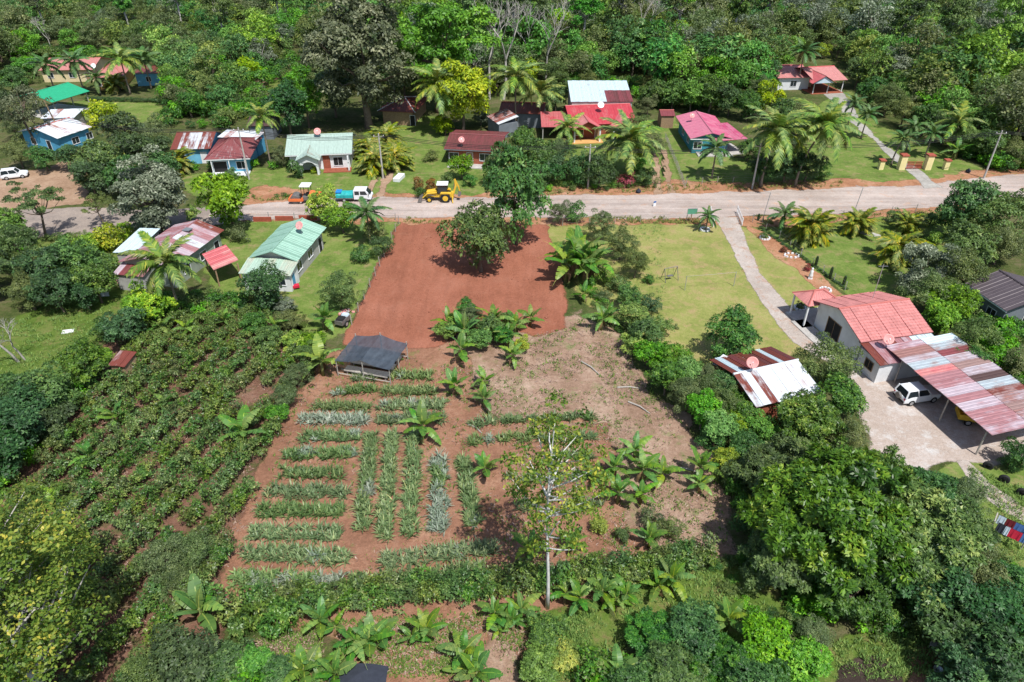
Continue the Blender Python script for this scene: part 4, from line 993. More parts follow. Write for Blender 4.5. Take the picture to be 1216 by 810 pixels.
# orange road roller
p = P(366, 240)
e = empty('road_roller', p, R(180), 'orange road roller with white canopy left of the cargo truck', 'road roller')
O_ = M['orange_paint']
MB().lathe((1.75, 0, .7), [(.1, -.85), (.68, -.85), (.7, -.8), (.7, .8), (.68, .85), (.1, .85)], 22, 'y').build('drum', M['steel_grey'], e)
fr = MB()
for s in (-1, 1): fr.box((1.6, s * 1.0, .72), (2.1, .16, .4))
fr.box((2.6, 0, .72), (.2, 2.0, .4)); fr.box((.55, 0, .8), (.25, 2.0, .5)); fr.build('drum_frame', O_, e)
eg = MB(); eg.hexa([(-2.3, -.75, .7), (-.5, -.8, .7), (-.5, .8, .7), (-2.3, .75, .7)], [(-2.2, -.65, 1.45), (-.5, -.75, 1.7), (-.5, .75, 1.7), (-2.2, .65, 1.45)]); bevel_obj(eg.build('engine_cover', O_, e), .08)
MB().box((0, 0, .85), (1.2, 1.5, .5)).build('deck', M['steel_grey'], e)
MB().box((-.15, 0, 1.3), (.5, .6, .5)).build('seat', M['black'], e)
for s in (-1, 1):
    for x in (-.55, .6): MB().tube([(x, s * .7, 1.0), (x, s * .7, 2.7)], .05, 5).build('canopy_post', M['black'], e)
    wheel(e, -1.35, s * .85, .7, .5, O_)
bevel_obj(MB().box((0, 0, 2.78), (1.6, 1.75, .14)).build('canopy', M['white_paint'], e), .05)

# ------------------------------------------------------------ small things
dish('faded red satellite dish on the mint green roof', P(358, 276, 3.7), R(-20), .85, mast=.9)
dish('red satellite dish on the grey-green roof with white arch', P(378, 163, 4.3), R(10), .95, mast=.9)
dish('pale red satellite dish on the maroon roof', P(548, 172, 3.3), R(10), .85, mast=.8)
dish('pale pink satellite dish on the big red roof', P(713, 131, 4.3), R(0), 1.0, M['white_paint'], mast=.9)
dish('magenta satellite dish on the magenta roof', P(821, 143, 3.5), R(0), .75, mast=.8)
dish('faded pink satellite dish on the striped tin roof', P(891, 440, 3.5), R(-15), .9, mast=.9)
dish('pink satellite dish on the rusty lean-to roof of the white house', P(1051, 412, 2.85), R(-10), .85, mast=.9)
dish('white satellite dish beside the pink villa roof', P(113, 84, 4), R(0), 1.0, M['white_paint'], mast=.9)

# antenna mast behind the white house
q = P(1037, 352, 4.2); q.z = 3.9
e = empty('antenna_mast', q, 0, 'thin metal antenna mast standing on the coral tile roof', 'antenna')
MB().tube([(0, 0, -.1), (0, 0, 4.2)], .035, 6).build('pole', M['metal'], e)
MB().tube([(-.5, 0, 4.0), (.5, 0, 4.0)], .015, 5).build('crossbar', M['metal'], e)

# gate with cream pillars and a red-brown gate
gate = [(1045, 201, 1.5, .75, 'low cream end pillar left of the driveway gate'), (1069, 201, 2.4, 1.0, 'tall cream gate pillar on the left of the red-brown gate'),
        (1100, 201, 2.4, 1.0, 'tall cream gate pillar on the right of the red-brown gate'), (1122, 201, 1.5, .75, 'low cream end pillar right of the driveway gate')]
for x, y, hgt, wd, lb in gate:
    e = empty('gate_pillar', P(x, y), 0, lb, 'pillar', 'cream pillars of the driveway gate')
    MB().box((0, 0, hgt / 2), (wd, wd, hgt)).build('shaft', M['cream_paint'], e)
    bevel_obj(MB().box((0, 0, hgt + .12), (wd + .25, wd + .25, .24)).build('cap', M['red_brown'], e), .04)
g0, g1 = P(1072, 201), P(1097, 201)
e = empty('driveway_gate', (g0 + g1) / 2, 0, 'low red-brown double gate between the tall cream pillars', 'gate')
gl = (g1 - g0).length - .8
for s in (-1, 1):
    lf = MB()
    for z in (.2, .75, 1.3): lf.box((s * gl / 4, 0, z), (gl / 2 - .06, .06, .09))
    o = lf.build('gate_leaf', M['red_brown'], e)
    for i in range(9): MB().box((s * (.12 + i * (gl / 2 - .3) / 8), .04, .75), (.09, .02, 1.2)).build('slat', M['red_brown'], o)

# white rail gates at the foot of the gravel drive
for (a_, b_, lb) in (((843, 254), (847, 270), 'white slatted rail gate on the left of the gravel drive'), ((875, 253), (881, 268), 'white slatted rail gate on the right of the gravel drive')):
    A1, B1 = P(*a_), P(*b_); dv = B1 - A1; ln = dv.length
    e = empty('rail_gate', A1, math.atan2(dv.y, dv.x), lb, 'gate', 'white gates of the gravel drive')
    for x in (0.05, ln - .05): MB().box((x, 0, .6), (.1, .1, 1.2)).build('post', W_, e)
    for i in range(int(ln / .35)): MB().box((.25 + i * .35, 0, .6), (.06, .04, 1.0)).build('slat', W_, e)
    for z in (.25, .95): MB().box((ln / 2, .045, z), (ln, .04, .08)).build('rail', W_, e)

# green sign board
e = empty('sign_board', P(820, 264), R(4), 'green sign board on a post beside the road', 'sign')
MB().box((0, 0, .8), (.12, .12, 1.6)).build('post', M['wood'], e)
o = MB().box((0, -.09, 1.75), (1.35, .05, .8)).build('board', M['sign_green'], e)
fr = MB()
for z in (1.33, 2.17): fr.box((0, -.1, z), (1.43, .08, .05))
for x in (-.7, .7): fr.box((x, -.1, 1.75), (.05, .08, .8))
fr.build('board_frame', M['metal'], e)

# goal frame on the lawn
e = empty('goal_frame', P(842, 334), R(6), 'thin white goal frame standing on the dry lawn', 'goal')
gA, gB = P(813, 345), P(871, 340); gl = (gB - gA).length
e.location = gA; e.rotation_euler = (0, 0, math.atan2(gB.y - gA.y, gB.x - gA.x))
for x in (0, gl): MB().tube([(x, 0, 0), (x, 0, 2.0)], .045, 6).build('upright', M['metal'], e)
MB().tube([(0, 0, 1.97), (gl / 2, 0, 1.93), (gl, 0, 1.97)], .02, 6).build('crossbar', M['grey_wood'], e)
# small swing frame
e = empty('swing_frame', P(795, 332), R(20), 'small grey A-frame swing on the dry lawn', 'swing')
for s in (-1, 1):
    for t in (-1, 1): MB().tube([(s * .9, t * .6, 0), (s * .9, 0, 1.7)], .04, 6).build('leg', M['steel_grey'], e)
MB().tube([(-.9, 0, 1.7), (.9, 0, 1.7)], .04, 6).build('crossbar', M['steel_grey'], e)
st_ = MB().box((0, 0, .55), (.8, .35, .06)).build('seat', M['steel_grey'], e)
for s in (-1, 1): MB().tube([(s * .38, 0, .56), (s * .38, 0, 1.68)], .012, 4).build('rope', M['black'], e)
# white marker on the road
e = empty('road_marker', P(777, 245), R(30), 'small white and blue board lying tilted on the gravel road', 'board')
MB().box((0, 0, .35), (.5, .06, .9)).build('panel', M['white_paint'], e)
MB().box((0, -.05, .72), (.5, .03, .25)).build('blue_band', M['blue_cloth'], e)
# red soil mound
mm = MB().lathe((0, 0, 0), [(1.3, -.05), (1.1, .1), (.7, .25), (.3, .36), (.02, .4)], 18)
tag(mm.build('soil_mound', G['red'], None, True, loc=P(775, 272)), 'small heap of orange-red soil on the lawn by the road', 'soil heap')
# white slab
tag(bevel_obj(MB().box((0, 0, .3), (1.1, 2.6, .6)).build('concrete_tank', M['white_paint'], None, loc=P(474, 213), rot=(0, 0, R(-14)))), 'white concrete box standing on the lawn beside the rutted lane', 'tank')
# paved slabs in the garden lawn
tag(MB().box((0, 0, .05), (1.4, 4.2, .1)).build('stone_slab', M['concrete'], None, loc=P(1041, 281), rot=(0, 0, R(42))), 'long grey slab lying on the garden lawn', 'slab')
tag(MB().box((0, 0, .2), (.8, 3.8, .4)).build('low_wall', M['concrete'], None, loc=P(1090, 337), rot=(0, 0, R(30))), 'low grey wall at the edge of the garden lawn', 'wall')
# inflatable pool
e = empty('paddling_pool', P(277, 356), 0, 'round paddling pool with yellow rim beside the vegetable bushes', 'pool')
MB().lathe((0, 0, 0), [(.82, 0), (.92, .1), (.95, .28), (.88, .38), (.76, .36), (.72, .2), (.70, .05)], 24).build('rim', M['pool_ring'], e, True)
MB().lathe((0, 0, 0), [(.1, .2), (.73, .2), (.73, .215), (.1, .215)], 24).build('water', M['pool_water'], e)
# table with white top
e = empty('garden_table', P(245, 362), R(5), 'white-topped table standing near the paddling pool', 'table')
MB().box((0, 0, .8), (1.5, .9, .05)).build('table_top', W_, e)
for sx in (-1, 1):
    for sy in (-1, 1): MB().box((sx * .65, sy * .36, .39), (.06, .06, .78)).build('leg', M['wood'], e)
# leaning board left of the tin house
tag(MB().box((0, 0, .85), (.9, .05, 1.8)).build('leaning_sheet', M['tin_white'], None, loc=P(125, 352), rot=(R(-18), 0, R(10))), 'grey tin sheet leaning in the grass left of the round bush', 'tin sheet')
e = empty('water_trough', P(152, 334), R(8), 'pale pink trough under the rusty lean-to', 'trough')
MB().box((0, 0, .3), (2.2, .9, .6)).build('basin', M['dish_red'], e); MB().box((0, 0, .62), (1.9, .65, .03)).build('water', M['glass'], e)
# white sheet in the pasture
tag(MB().box((0, 0, .05), (1.2, .7, .1)).build('feed_sack', W_, None, loc=P(81, 394), rot=(0, 0, R(15))), 'white sack lying in the left pasture', 'sack')
# small white table and blue drum at the green house
tag(bevel_obj(MB().box((0, 0, .45), (1.1, .7, .9)).build('wash_sink', M['light_cloth'], None, loc=P(341, 340), rot=(0, 0, R(10)))), 'pale blue washing sink in front of the green-roofed house', 'sink')
tag(bevel_obj(MB().box((0, 0, .4), (.8, .6, .35)).build('fruit_crate', M['red_cloth'], None, loc=P(352, 343), rot=(0, 0, R(25)))), 'red crate at the corner of the green-roofed house', 'crate')
# garden cart by the net shed
e = empty('handcart', P(408, 386), R(70), 'dark cart with pale load beside the net shed', 'cart')
MB().box((0, 0, .75), (1.8, 1.0, .5), 0, 0).build('tray', M['steel_grey'], e)
MB().box((-.35, 0, 1.1), (.9, .9, .25), .1, 0, .8).build('load', M['black'], e); MB().box((.6, 0, 1.08), (.6, .8, .18), .1, 0, .8).build('load', M['light_cloth'], e)
for s in (-1, 1): wheel(e, -.2, s * .58, .38, .1)
MB().tube([(.9, 0, .8), (1.9, 0, .3)], .04, 5).build('handle', M['wood'], e)
e = empty('rubble_pile', P(411, 373), 0, 'heap of pale pink rubble between the lawn and the red lot', 'rubble')
rnd = random.Random(8)
for i in range(26):
    a_, r_ = rnd.uniform(0, 6.28), rnd.uniform(0, .9); s_ = rnd.uniform(.14, .34)
    MB().box((0, 0, 0), (s_ * 1.5, s_, s_ * .8), 0, 0, .8).build('stone', M['dish_red'] if i % 3 else M['concrete'], e, loc=(r_ * math.cos(a_), r_ * math.sin(a_), .12 + (0.9 - r_) * .35), rot=(rnd.uniform(-.4, .4), rnd.uniform(-.4, .4), a_))

# white statue and border ornaments
e = empty('garden_statue', P(962, 331), R(-20), 'white garden statue in the flower border by the drive', 'statue')
MB().box((0, 0, .1), (.5, .5, .2)).build('plinth', W_, e)
MB().lathe((0, 0, 0), [(.24, .2), (.26, .5), (.18, .85), (.21, 1.1), (.1, 1.25), (.12, 1.35), (.13, 1.46), (.05, 1.56)], 12).build('figure', W_, e, True)
# cactus columns along the border
rnd = random.Random(12)
for i, (x, y, hh, lb) in enumerate([(942, 296, 1.5, 'dark green column cactus nearest the drive gates in the flower border'), (968, 317, 1.6, 'dark green column cactus just behind the white statue'), (985, 331, 1.7, 'dark green column cactus between the statue and the tile roof'), (1001, 340, 1.5, 'dark green column cactus closest to the coral tile roof'), (900, 262, 1.1, 'dark green column cactus at the road end of the border')]):
    e = empty('column_cactus', P(x, y), rnd.uniform(0, 6), lb, 'cactus', 'column cacti of the flower border')
    vs_ = []; mb = MB()
    mb.lathe((0, 0, 0), [(.16, 0), (.19, hh * .3), (.18, hh * .75), (.12, hh * .95), (.02, hh)], 10)
    mb.build('stem', M['cactus'] if 'cactus' in M else L['dark'], e)
    MB().tube([(.1, 0, hh * .4), (.32, 0, hh * .45), (.34, 0, hh * .75)], [.07, .08, .04], 6).build('arm', L['dark'], e)
# stone planters in the border
for i, (x, y, lb) in enumerate([(940, 304, 'long stone planter in the flower border'), (908, 283, 'white stone ring around a border plant near the road'), (950, 366, 'white stone ring around the small plant beside the drive'), (837, 273, 'white stone ring around the small palm near the road'), (980, 345, 'white stone ring at the house end of the border')]):
    e = empty('stone_ring', P(x, y), 0, lb, 'stone ring', 'stone rings of the garden')
    nn = 10
    for j in range(nn):
        a_ = 2 * math.pi * j / nn; r_ = .62
        MB().box((0, 0, .1), (.34, .22, .22), 0, 0, .8).build('stone', M['white_wall'], e, loc=(r_ * math.cos(a_) * (1.5 if i == 0 else 1), r_ * math.sin(a_), 0), rot=(0, 0, a_ + 1.57 + rnd.uniform(-.3, .3)))

# tyres set upright in the grass
for i, (x, y, lb) in enumerate([(1172, 556, 'half-buried tyre nearest the carport post'), (1191, 572, 'middle half-buried tyre on the grass strip'), (1212, 588, 'half-buried tyre at the right edge of the grass strip')]):
    t = MB().lathe((0, 0, 0), [(.24, -.11), (.36, -.13), (.42, -.07), (.42, .07), (.36, .13), (.24, .11), (.24, -.11)], 18, 'y')
    tag(t.build('old_tyre', M['black'], None, True, loc=P(x, y) + Vector((0, 0, .3)), rot=(0, 0, R(-35))), lb, 'tyre', 'tyres in the grass')
# clothesline with clothes
cA, cB = P(1172, 634), P(1212, 652)
dv = cB - cA; ln = dv.length
e = empty('clothes_line', cA, math.atan2(dv.y, dv.x), 'clothes line on two posts below the carport', 'clothes line')
for x in (0, ln):
    o = MB().tube([(x, 0, 0), (x, 0, 1.9)], .05, 6).build('post', M['grey_wood'], e); MB().box((x, 0, 1.88), (.08, 1.1, .08)).build('arm', M['grey_wood'], o)
for y in (-.45, .45): MB().tube([(0, y, 1.9), (ln / 2, y, 1.82), (ln, y, 1.9)], .012, 4).build('line', M['black'], e)
lbz = [(.2, .45, .5, 'light_cloth', 'pale blue cloth'), (.9, .45, .6, 'maroon_cloth', 'maroon towel'), (1.65, .45, .8, 'blue_cloth', 'blue sheet'), (.35, -.45, .5, 'dark_cloth', 'black shirt'), (.95, -.45, .35, 'light_cloth', 'small white cloth'), (1.4, -.45, .8, 'red_cloth', 'bright red towel'), (2.3, -.45, .4, 'blue_cloth', 'small blue cloth')]
for x, y, wd, mt, lb in lbz:
    c_ = MB(); n_ = 6
    for i in range(n_):
        for s in (-1, 1):
            x0, x1 = wd * i / n_, wd * (i + 1) / n_
            f0, f1 = .03 * math.sin(i * 2.1), .03 * math.sin((i + 1) * 2.1)
            c_.face([(x0, s * .16 + f0, -.75), (x1, s * .16 + f1, -.75), (x1, 0, .02), (x0, 0, .02)])
    tag(c_.build('hanging_cloth', M[mt], None, loc=cA + dv.normalized() * (x * ln / 3.0) + Vector((-dv.y, dv.x, 0)).normalized() * y + Vector((0, 0, 1.84)), rot=(0, 0, math.atan2(dv.y, dv.x))), lb + ' hanging on the clothes line', 'laundry', 'laundry on the clothes line')
# chair, bucket and white hen at the bottom right
e = empty('garden_chair', P(1108, 770), R(40), 'pale wooden chair on the bare soil beside the dark trees', 'chair')
MB().box((0, 0, .42), (.5, .48, .05)).build('seat', M['grey_wood'], e); MB().box((0, .24, .75), (.5, .05, .5)).build('backrest', M['grey_wood'], e)
for sx in (-1, 1):
    for sy in (-1, 1): MB().box((sx * .21, sy * .2, .2), (.05, .05, .4)).build('leg', M['grey_wood'], e)
e = empty('metal_bucket', P(1112, 799), 0, 'grey metal bucket on bare soil at the bottom right', 'bucket')
MB().lathe((0, 0, 0), [(.2, 0), (.28, .42), (.3, .44), (.26, .42), (.18, .04)], 14).build('body', M['metal'], e, True)
MB().tube([(-.28, 0, .42), (-.2, 0, .62), (0, 0, .7), (.2, 0, .62), (.28, 0, .42)], .012, 4).build('handle', M['metal'], e)
hen = MB(); hen.lathe((0, 0, .28), [(.02, -.26), (.12, -.2), (.18, -.05), (.17, .08), (.09, .2), (.02, .25)], 10, 'x'); hen.tube([(.16, 0, .34), (.24, 0, .48), (.28, 0, .52)], [.08, .05, .045], 7); hen.tube([(-.15, 0, .32), (-.34, 0, .5)], [.09, .03], 6)
e = empty('white_hen', P(1073, 744), R(30), 'white hen standing at the edge of the shadowed grass', 'hen')
hen.build('body', W_, e, True)
for s in (-1, 1): MB().tube([(0, s * .06, .2), (0, s * .06, 0)], .015, 4).build('leg', M['yellow_paint'], e)
# black tarp sheet at the bottom
t = MB(); nn = 6
rnd = random.Random(2)
hz = [[.5 + .35 * math.sin(math.pi * i / nn) + rnd.uniform(-.06, .06) for j in range(nn + 1)] for i in range(nn + 1)]
for i in range(nn):
    for j in range(nn): t.face([((i + a_) / nn * 3.6 - 1.8, (j + b_) / nn * 2.4 - 1.2, hz[i + a_][j + b_]) for a_, b_ in ((0, 0), (1, 0), (1, 1), (0, 1))])
for i in range(nn):
    for j in (0, nn): t.face([((i + a_) / nn * 3.6 - 1.8, j / nn * 2.4 - 1.2, hz[i + a_][j] if b_ else 0) for a_, b_ in ((0, 0), (1, 0), (1, 1), (0, 1))])
tag(t.build('tarp_cover', M['dark_cloth'], None, loc=P(425, 818)), 'black tarpaulin cover between banana plants at the bottom edge', 'tarpaulin')
# felled logs in the fallow
for i, (a_, b_, lb) in enumerate([((690, 430), (712, 446), 'pale felled branch lying near the top of the weedy soil'), ((746, 478), (772, 492), 'pale felled log lying in the middle of the weedy soil'), ((733, 461), (760, 462), 'thin dry log right of the pale branches'), ((556, 505), (572, 515), 'dry log at the edge of the pineapple beds'), ((796, 556), (830, 562), 'pale straw-coloured trunk lying beside the banana plants')]):
    p0, p1 = P(*a_), P(*b_)
    o = MB().tube([p0 + Vector((0, 0, .1)), (p0 + p1) / 2 + Vector((.1, .1, .16)), p1 + Vector((0, 0, .08))], [.09, .08, .04], 6).build('fallen_log', M['grey_wood'])
    tag(o, lb, 'log', 'felled logs in the fallow')

# ------------------------------------------------------------ fences, poles and wires
def wire_fence(label, pts, step, hgt, mat, group=None, wires=(.4, .8, 1.15)):
    w_ = [P(*p) for p in pts]
    e = empty('wire_fence', w_[0], 0, label, 'fence', group)
    rnd = random.Random(int(w_[0].x * 10))
    for a_, b_ in zip(w_[:-1], w_[1:]):
        n = max(1, int((b_ - a_).length / step))
        for i in range(n + (b_ is w_[-1])):
            q = a_.lerp(b_, i / n) - w_[0]
            hh = hgt * rnd.uniform(.88, 1.12)
            MB().tube([(0, 0, -.1), (rnd.uniform(-.06, .06), rnd.uniform(-.06, .06), hh)], .055, 5).build('post', mat, e, loc=q)
    for z in wires:
        mb = MB()
        for a_, b_ in zip(w_[:-1], w_[1:]): mb.tube([a_ - w_[0] + Vector((0, 0, z)), b_ - w_[0] + Vector((0, 0, z))], .012, 4, cap=False)
        mb.build('wire', M['steel_grey'], e)
    return e
wire_fence('wire fence with dark posts along the left side of the red lot', [(474, 266), (446, 328), (418, 386)], 2.6, 1.3, M['grey_wood'])
wire_fence('post fence between the road and the dry lawn', [(668, 268), (700, 266), (760, 264), (842, 262)], 3.0, 1.1, M['grey_wood'])
wire_fence('grey picket fence beside the grass lane left of the magenta house', [(813, 224), (802, 195), (790, 165)], .9, 1.1, M['grey_wood'])
wire_fence('low fence posts in front of the magenta house lawn', [(815, 219), (870, 217), (900, 216)], 2.2, 1.1, M['grey_wood'])
wire_fence('wire fence along the flower border and garden lawn', [(893, 264), (925, 284), (965, 315), (1003, 345)], 2.2, 1.1, M['metal'])
wire_fence('thin wire fence along the road in front of the garden lawn', [(905, 264), (1000, 259), (1115, 250)], 3.2, 1.2, M['grey_wood'])
wire_fence('wire fence along the road in front of the green-roofed house', [(290, 262), (380, 260), (470, 262)], 2.8, 1.2, M['metal'])
# low red wall pieces by the road gate of the green house
for i, (x, y, lb) in enumerate([(312, 263, 'low red wall piece at the road, farthest from the lime tree'), (338, 262, 'low red wall piece at the road above the green roof'), (366, 261, 'low red wall piece at the road beside the lime tree')]):
    tag(MB().box((0, 0, .35), (2.6, .2, .7)).build('low_red_wall', M['red_brown'], None, loc=P(x, y)), lb, 'wall', 'low red walls at the road')

def utility_pole(x, y, hgt, label, arm=True, mat=None, lean=(0, 0)):
    e = empty('utility_pole', P(x, y), 0, label, 'utility pole', 'utility poles along the road')
    MB().tube([(0, 0, 0), (lean[0], lean[1], hgt)], [.16, .1], 8).build('pole', mat or M['concrete'], e)
    if arm:
        MB().box((lean[0], lean[1], hgt - .5), (1.8, .1, .1)).build('crossarm', M['grey_wood'], e)
        for s in (-1, 0, 1): MB().lathe((lean[0] + s * .75, lean[1], hgt - .45), [(.05, 0), (.07, .1), (.03, .2)], 8).build('insulator', W_, e)
    return e, P(x, y) + Vector((lean[0], lean[1], hgt - .3))
poles = [utility_pole(296, 213, 8.6, 'concrete utility pole beside the blue porch house'), utility_pole(78, 170, 8.0, 'leaning wooden pole beside the blue white-roofed house', False, M['wood'], (-1.2, 0)),
         utility_pole(455, 212, 7.5, 'pale utility pole beside the rutted grass lane'), utility_pole(698, 224, 7.2, 'thin utility pole in front of the dark hedge'),
         utility_pole(893, 224, 7.4, 'grey utility pole beside the coconut palm pair'), utility_pole(1168, 212, 8.0, 'grey utility pole at the right end of the road')]
tops = [poles[0][1], poles[2][1], poles[3][1], poles[4][1], poles[5][1]]
ends = [(-75.0, 118, 8)] + tops + [(115.0, 112, 8)]
for i, (a_, b_) in enumerate(zip(ends[:-1], ends[1:])):
    a_, b_ = Vector(a_), Vector(b_)
    mb = MB()
    for off in (-.7, 0, .7):
        pts = [a_.lerp(b_, t / 10) + Vector((0, off, -1.0 * math.sin(math.pi * t / 10))) for t in range(11)]
        mb.tube(pts, .04, 4, cap=False)
    tag(mb.build('power_line', M['black']), ['power lines leaving the left edge above the paved road', 'power lines between the blue porch house and the rutted lane', 'power lines above the backhoe', 'power lines between the dark hedge and the palm pair', 'power lines above the cream gate pillars', 'power lines leaving at the right edge'][i], 'power line', 'power lines along the road')
for x, y, hh, lb in [(905, 262, 4.2, 'thin leaning metal pole at the road above the palm clump'), (1012, 258, 4.5, 'thin metal lamp pole at the road above the middle areca clump')]:
    e = empty('thin_pole', P(x, y), 0, lb, 'pole')
    MB().tube([(0, 0, 0), (.5, .3, hh)], .05, 6).build('shaft', M['metal'], e)
    MB().tube([(.5, .3, hh), (-.6, .5, hh + .25)], .03, 5).build('arm', M['metal'], e)
for i, (x, y, lb) in enumerate([(1149, 205, 'black and dark dog-sized rubbish bag at the bank by the right road end'), (758, 229, 'dark rubbish bag at the roadside near the red flowering shrub')]):
    tag(MB().lathe((0, 0, 0), [(.3, 0), (.42, .2), (.36, .45), (.12, .62), (.14, .7)], 10).build('rubbish_bag', M['dark_cloth'], None, True, loc=P(x, y)), lb, 'bag')
# ------------------------------------------------------------ plants: meshes
def nrm(a): return a / (np.linalg.norm(a, axis=-1, keepdims=True) + 1e-9)
def poly_mesh(name, V, F, mat, v=None, smooth=False):
    """V (n,3), F (m,k) arrays; v: one value per face"""
    me = bpy.data.meshes.new(name)
    F = np.asarray(F, np.int32); k = F.shape[1]
    me.vertices.add(len(V)); me.vertices.foreach_set('co', np.asarray(V, np.float32).ravel())
    me.loops.add(F.size); me.loops.foreach_set('vertex_index', F.ravel())
    me.polygons.add(len(F)); me.polygons.foreach_set('loop_start', (np.arange(len(F)) * k).astype(np.int32))
    if v is not None:
        a = me.attributes.new('v', 'FLOAT', 'FACE'); a.data.foreach_set('value', np.clip(v, 0, 1).astype(np.float32))
    me.materials.append(mat)
    me.update(calc_edges=True)
    if smooth: me.polygons.foreach_set('use_smooth', [True] * len(F))
    return me
def leaf_quads(pos, t, n, ln, wd, fold=.12):
    b = np.cross(n, t)
    ln = ln[:, None]; wd = wd[:, None]
    m_ = pos + t * ln * .5 - n * ln * fold * .5
    V = np.stack([pos, m_ + b * wd * .5, pos + t * ln - n * ln * fold, m_ - b * wd * .5], 1).reshape(-1, 3)
    return V, np.arange(len(V)).reshape(-1, 4)
def crown_points(g, Rr, H, base, nclump, flat=.8, fill=.8, top=.15, csize=(.24, .4), lump=.25):
    u = nrm(g.normal(size=(nclump, 3))); u[:, 2] += top; u = nrm(u)
    rr = g.uniform(.25, 1, nclump) ** .5 * fill
    lm = 1 + lump * (vnoise(np.arctan2(u[:, 1], u[:, 0]) * 1.6 + 9, u[:, 2] * 2 + 5, int(g.integers(99))) - .5) * 2
    hz = (H - base) / 2; cz = base + hz
    C = np.stack([u[:, 0] * Rr * rr * lm, u[:, 1] * Rr * rr * lm, cz + u[:, 2] * hz * rr * lm], 1)
    return C, g.uniform(*csize, nclump) * min(Rr, hz * 1.2), cz
def crown_mesh(name, g, mat, Rr, H, base, nclump, n, leaf_, asp=.5, flat=.75, fill=.9, top=.15, csize=(.2, .36), rnd=.5, droop=.15, lump=.42, cull=.62, whorl=1):
    n0 = n; n = n // whorl
    C, cr, cz = crown_points(g, Rr, H, base, nclump, flat, fill, top, csize, lump)
    pr = cr ** 2 / np.sum(cr ** 2)
    idx = g.choice(nclump, n, p=pr)
    u = nrm(g.normal(size=(n, 3))); lo = u[:, 2] < -.35; u[lo, 2] *= -1
    rad = cr[idx] * (.62 + .42 * g.uniform(0, 1, n) ** .6)
    pos = C[idx] + u * rad[:, None] * np.array([1, 1, flat])
    # drop leaves buried inside other clumps
    d2 = np.min(np.linalg.norm((pos[:, None, :] - C[None]) / np.array([1, 1, flat]), axis=2) / cr[None], axis=1)
    k = (d2 > cull) & (pos[:, 2] > .03)
    pos, u, idx = pos[k], u[k], idx[k]; n = len(pos)
    out = nrm(pos - np.array([0, 0, cz - (H - base) * .2]))
    nn = nrm(u * .55 + out * .35 + g.normal(size=(n, 3)) * rnd + np.array([0, 0, .3]))
    t = nrm(np.cross(nn, g.normal(size=(n, 3)))); t[:, 2] -= droop; t = nrm(t - nn * np.sum(t * nn, 1, keepdims=True))
    ln = leaf_ * g.uniform(.6, 1.25, n)
    V, F = leaf_quads(pos, t, nn, ln, ln * asp)
    cv = g.normal(0, .13, nclump)
    v = .42 + g.normal(0, .19, n) + cv[idx]
    if whorl > 1:      # leaves in rosettes at the twig tips
        ax = nrm(u * .6 + out * .35 + g.normal(size=(n, 3)) * rnd * .6 + np.array([0, 0, .45]))
        rep = lambda a: np.repeat(a, whorl, 0)
        ax2, pos2 = rep(ax), rep(pos); m_ = len(pos2)
        rv = nrm(np.cross(ax2, g.normal(size=(m_, 3))))
        t = nrm(ax2 * g.uniform(.15, .8, m_)[:, None] + rv - np.array([0, 0, droop]))
        nn = nrm(ax2 - t * np.sum(ax2 * t, 1, keepdims=True) + g.normal(size=(m_, 3)) * .18)
        t = nrm(t - nn * np.sum(t * nn, 1, keepdims=True))
        ln = leaf_ * rep(g.uniform(.7, 1.15, n)) * g.uniform(.75, 1.15, m_)
        V, F = leaf_quads(pos2, t, nn, ln, ln * asp)
        v = rep(v) + g.normal(0, .1, m_)
    return poly_mesh(name, V, F, mat, v), C, cr
def trunk_mesh(name, g, mat, H, r0, C, fork, nb=9, bend=.06, leader=False):
    mb = MB(); zf = fork
    if leader:
        ax = lambda z: (math.sin(z * .5) * .12, math.cos(z * .4) * .12 - .12, z)
        zs = [-.1] + [H * .94 * i / 9 for i in range(1, 10)]
        mb.tube([ax(z) for z in zs], [r0 * (1.35 if i == 0 else 1 - .88 * i / 9) for i in range(10)], 8)
        for j in range(min(nb, len(C))):
            c = C[j]; dd = math.hypot(c[0], c[1]); z = max(fork, min(H * .9, c[2] - dd * .75))
            a = np.array(ax(z)); m_ = a * .5 + c * .5 + np.array([0, 0, -.05 * dd]) + g.normal(0, .08, 3)
            mb.tube([tuple(a), tuple(m_), tuple(c)], [r0 * .42, r0 * .3, r0 * .1], 5, cap=False)
        return mb.mesh(name, mat, True)
    sw = g.normal(0, bend * H, 2)
    top = (sw[0], sw[1], zf)
    mb.tube([(0, 0, -.1), (0, 0, 0.12 * zf), (sw[0] * .5, sw[1] * .5, zf * .55), top], [r0 * 1.5, r0 * 1.05, r0 * .9, r0 * .75], 7)
    for j in g.choice(len(C), min(nb, len(C)), replace=False):
        c = C[j]; m_ = (np.array(top) * .5 + c * .5) + np.array([0, 0, -.06 * H]) + g.normal(0, .03 * H, 3)
        mb.tube([top, tuple(m_), tuple(c)], [r0 * .5, r0 * .3, r0 * .1], 5, cap=False)
    return mb.mesh(name, mat, True)
PROTO = {}
def proto(kind, k, mat, Rr, H, base, nclump, n, leaf_, r0=.16, bark='bark', fork=None, nb=9, bend=.04, leader=False, **kw):
    PROTO[kind] = []
    for i in range(k):
        g = np.random.default_rng(hash(kind) % 1 + sum(map(ord, kind)) * 7 + i * 131)
        cm, C, cr = crown_mesh('crown', g, mat, Rr, H, base, nclump, n, leaf_, **kw)
        tm = trunk_mesh('trunk', g, M[bark], H, r0, C, fork or (base + (H - base) * .3), nb, bend, leader)
        PROTO[kind].append((tm, cm, Rr, H, base + (H - base) / 2))
proto('dense', 3, L['dense'], 3.0, 6.2, 1.0, 46, 11000, .36, whorl=5, asp=.42)
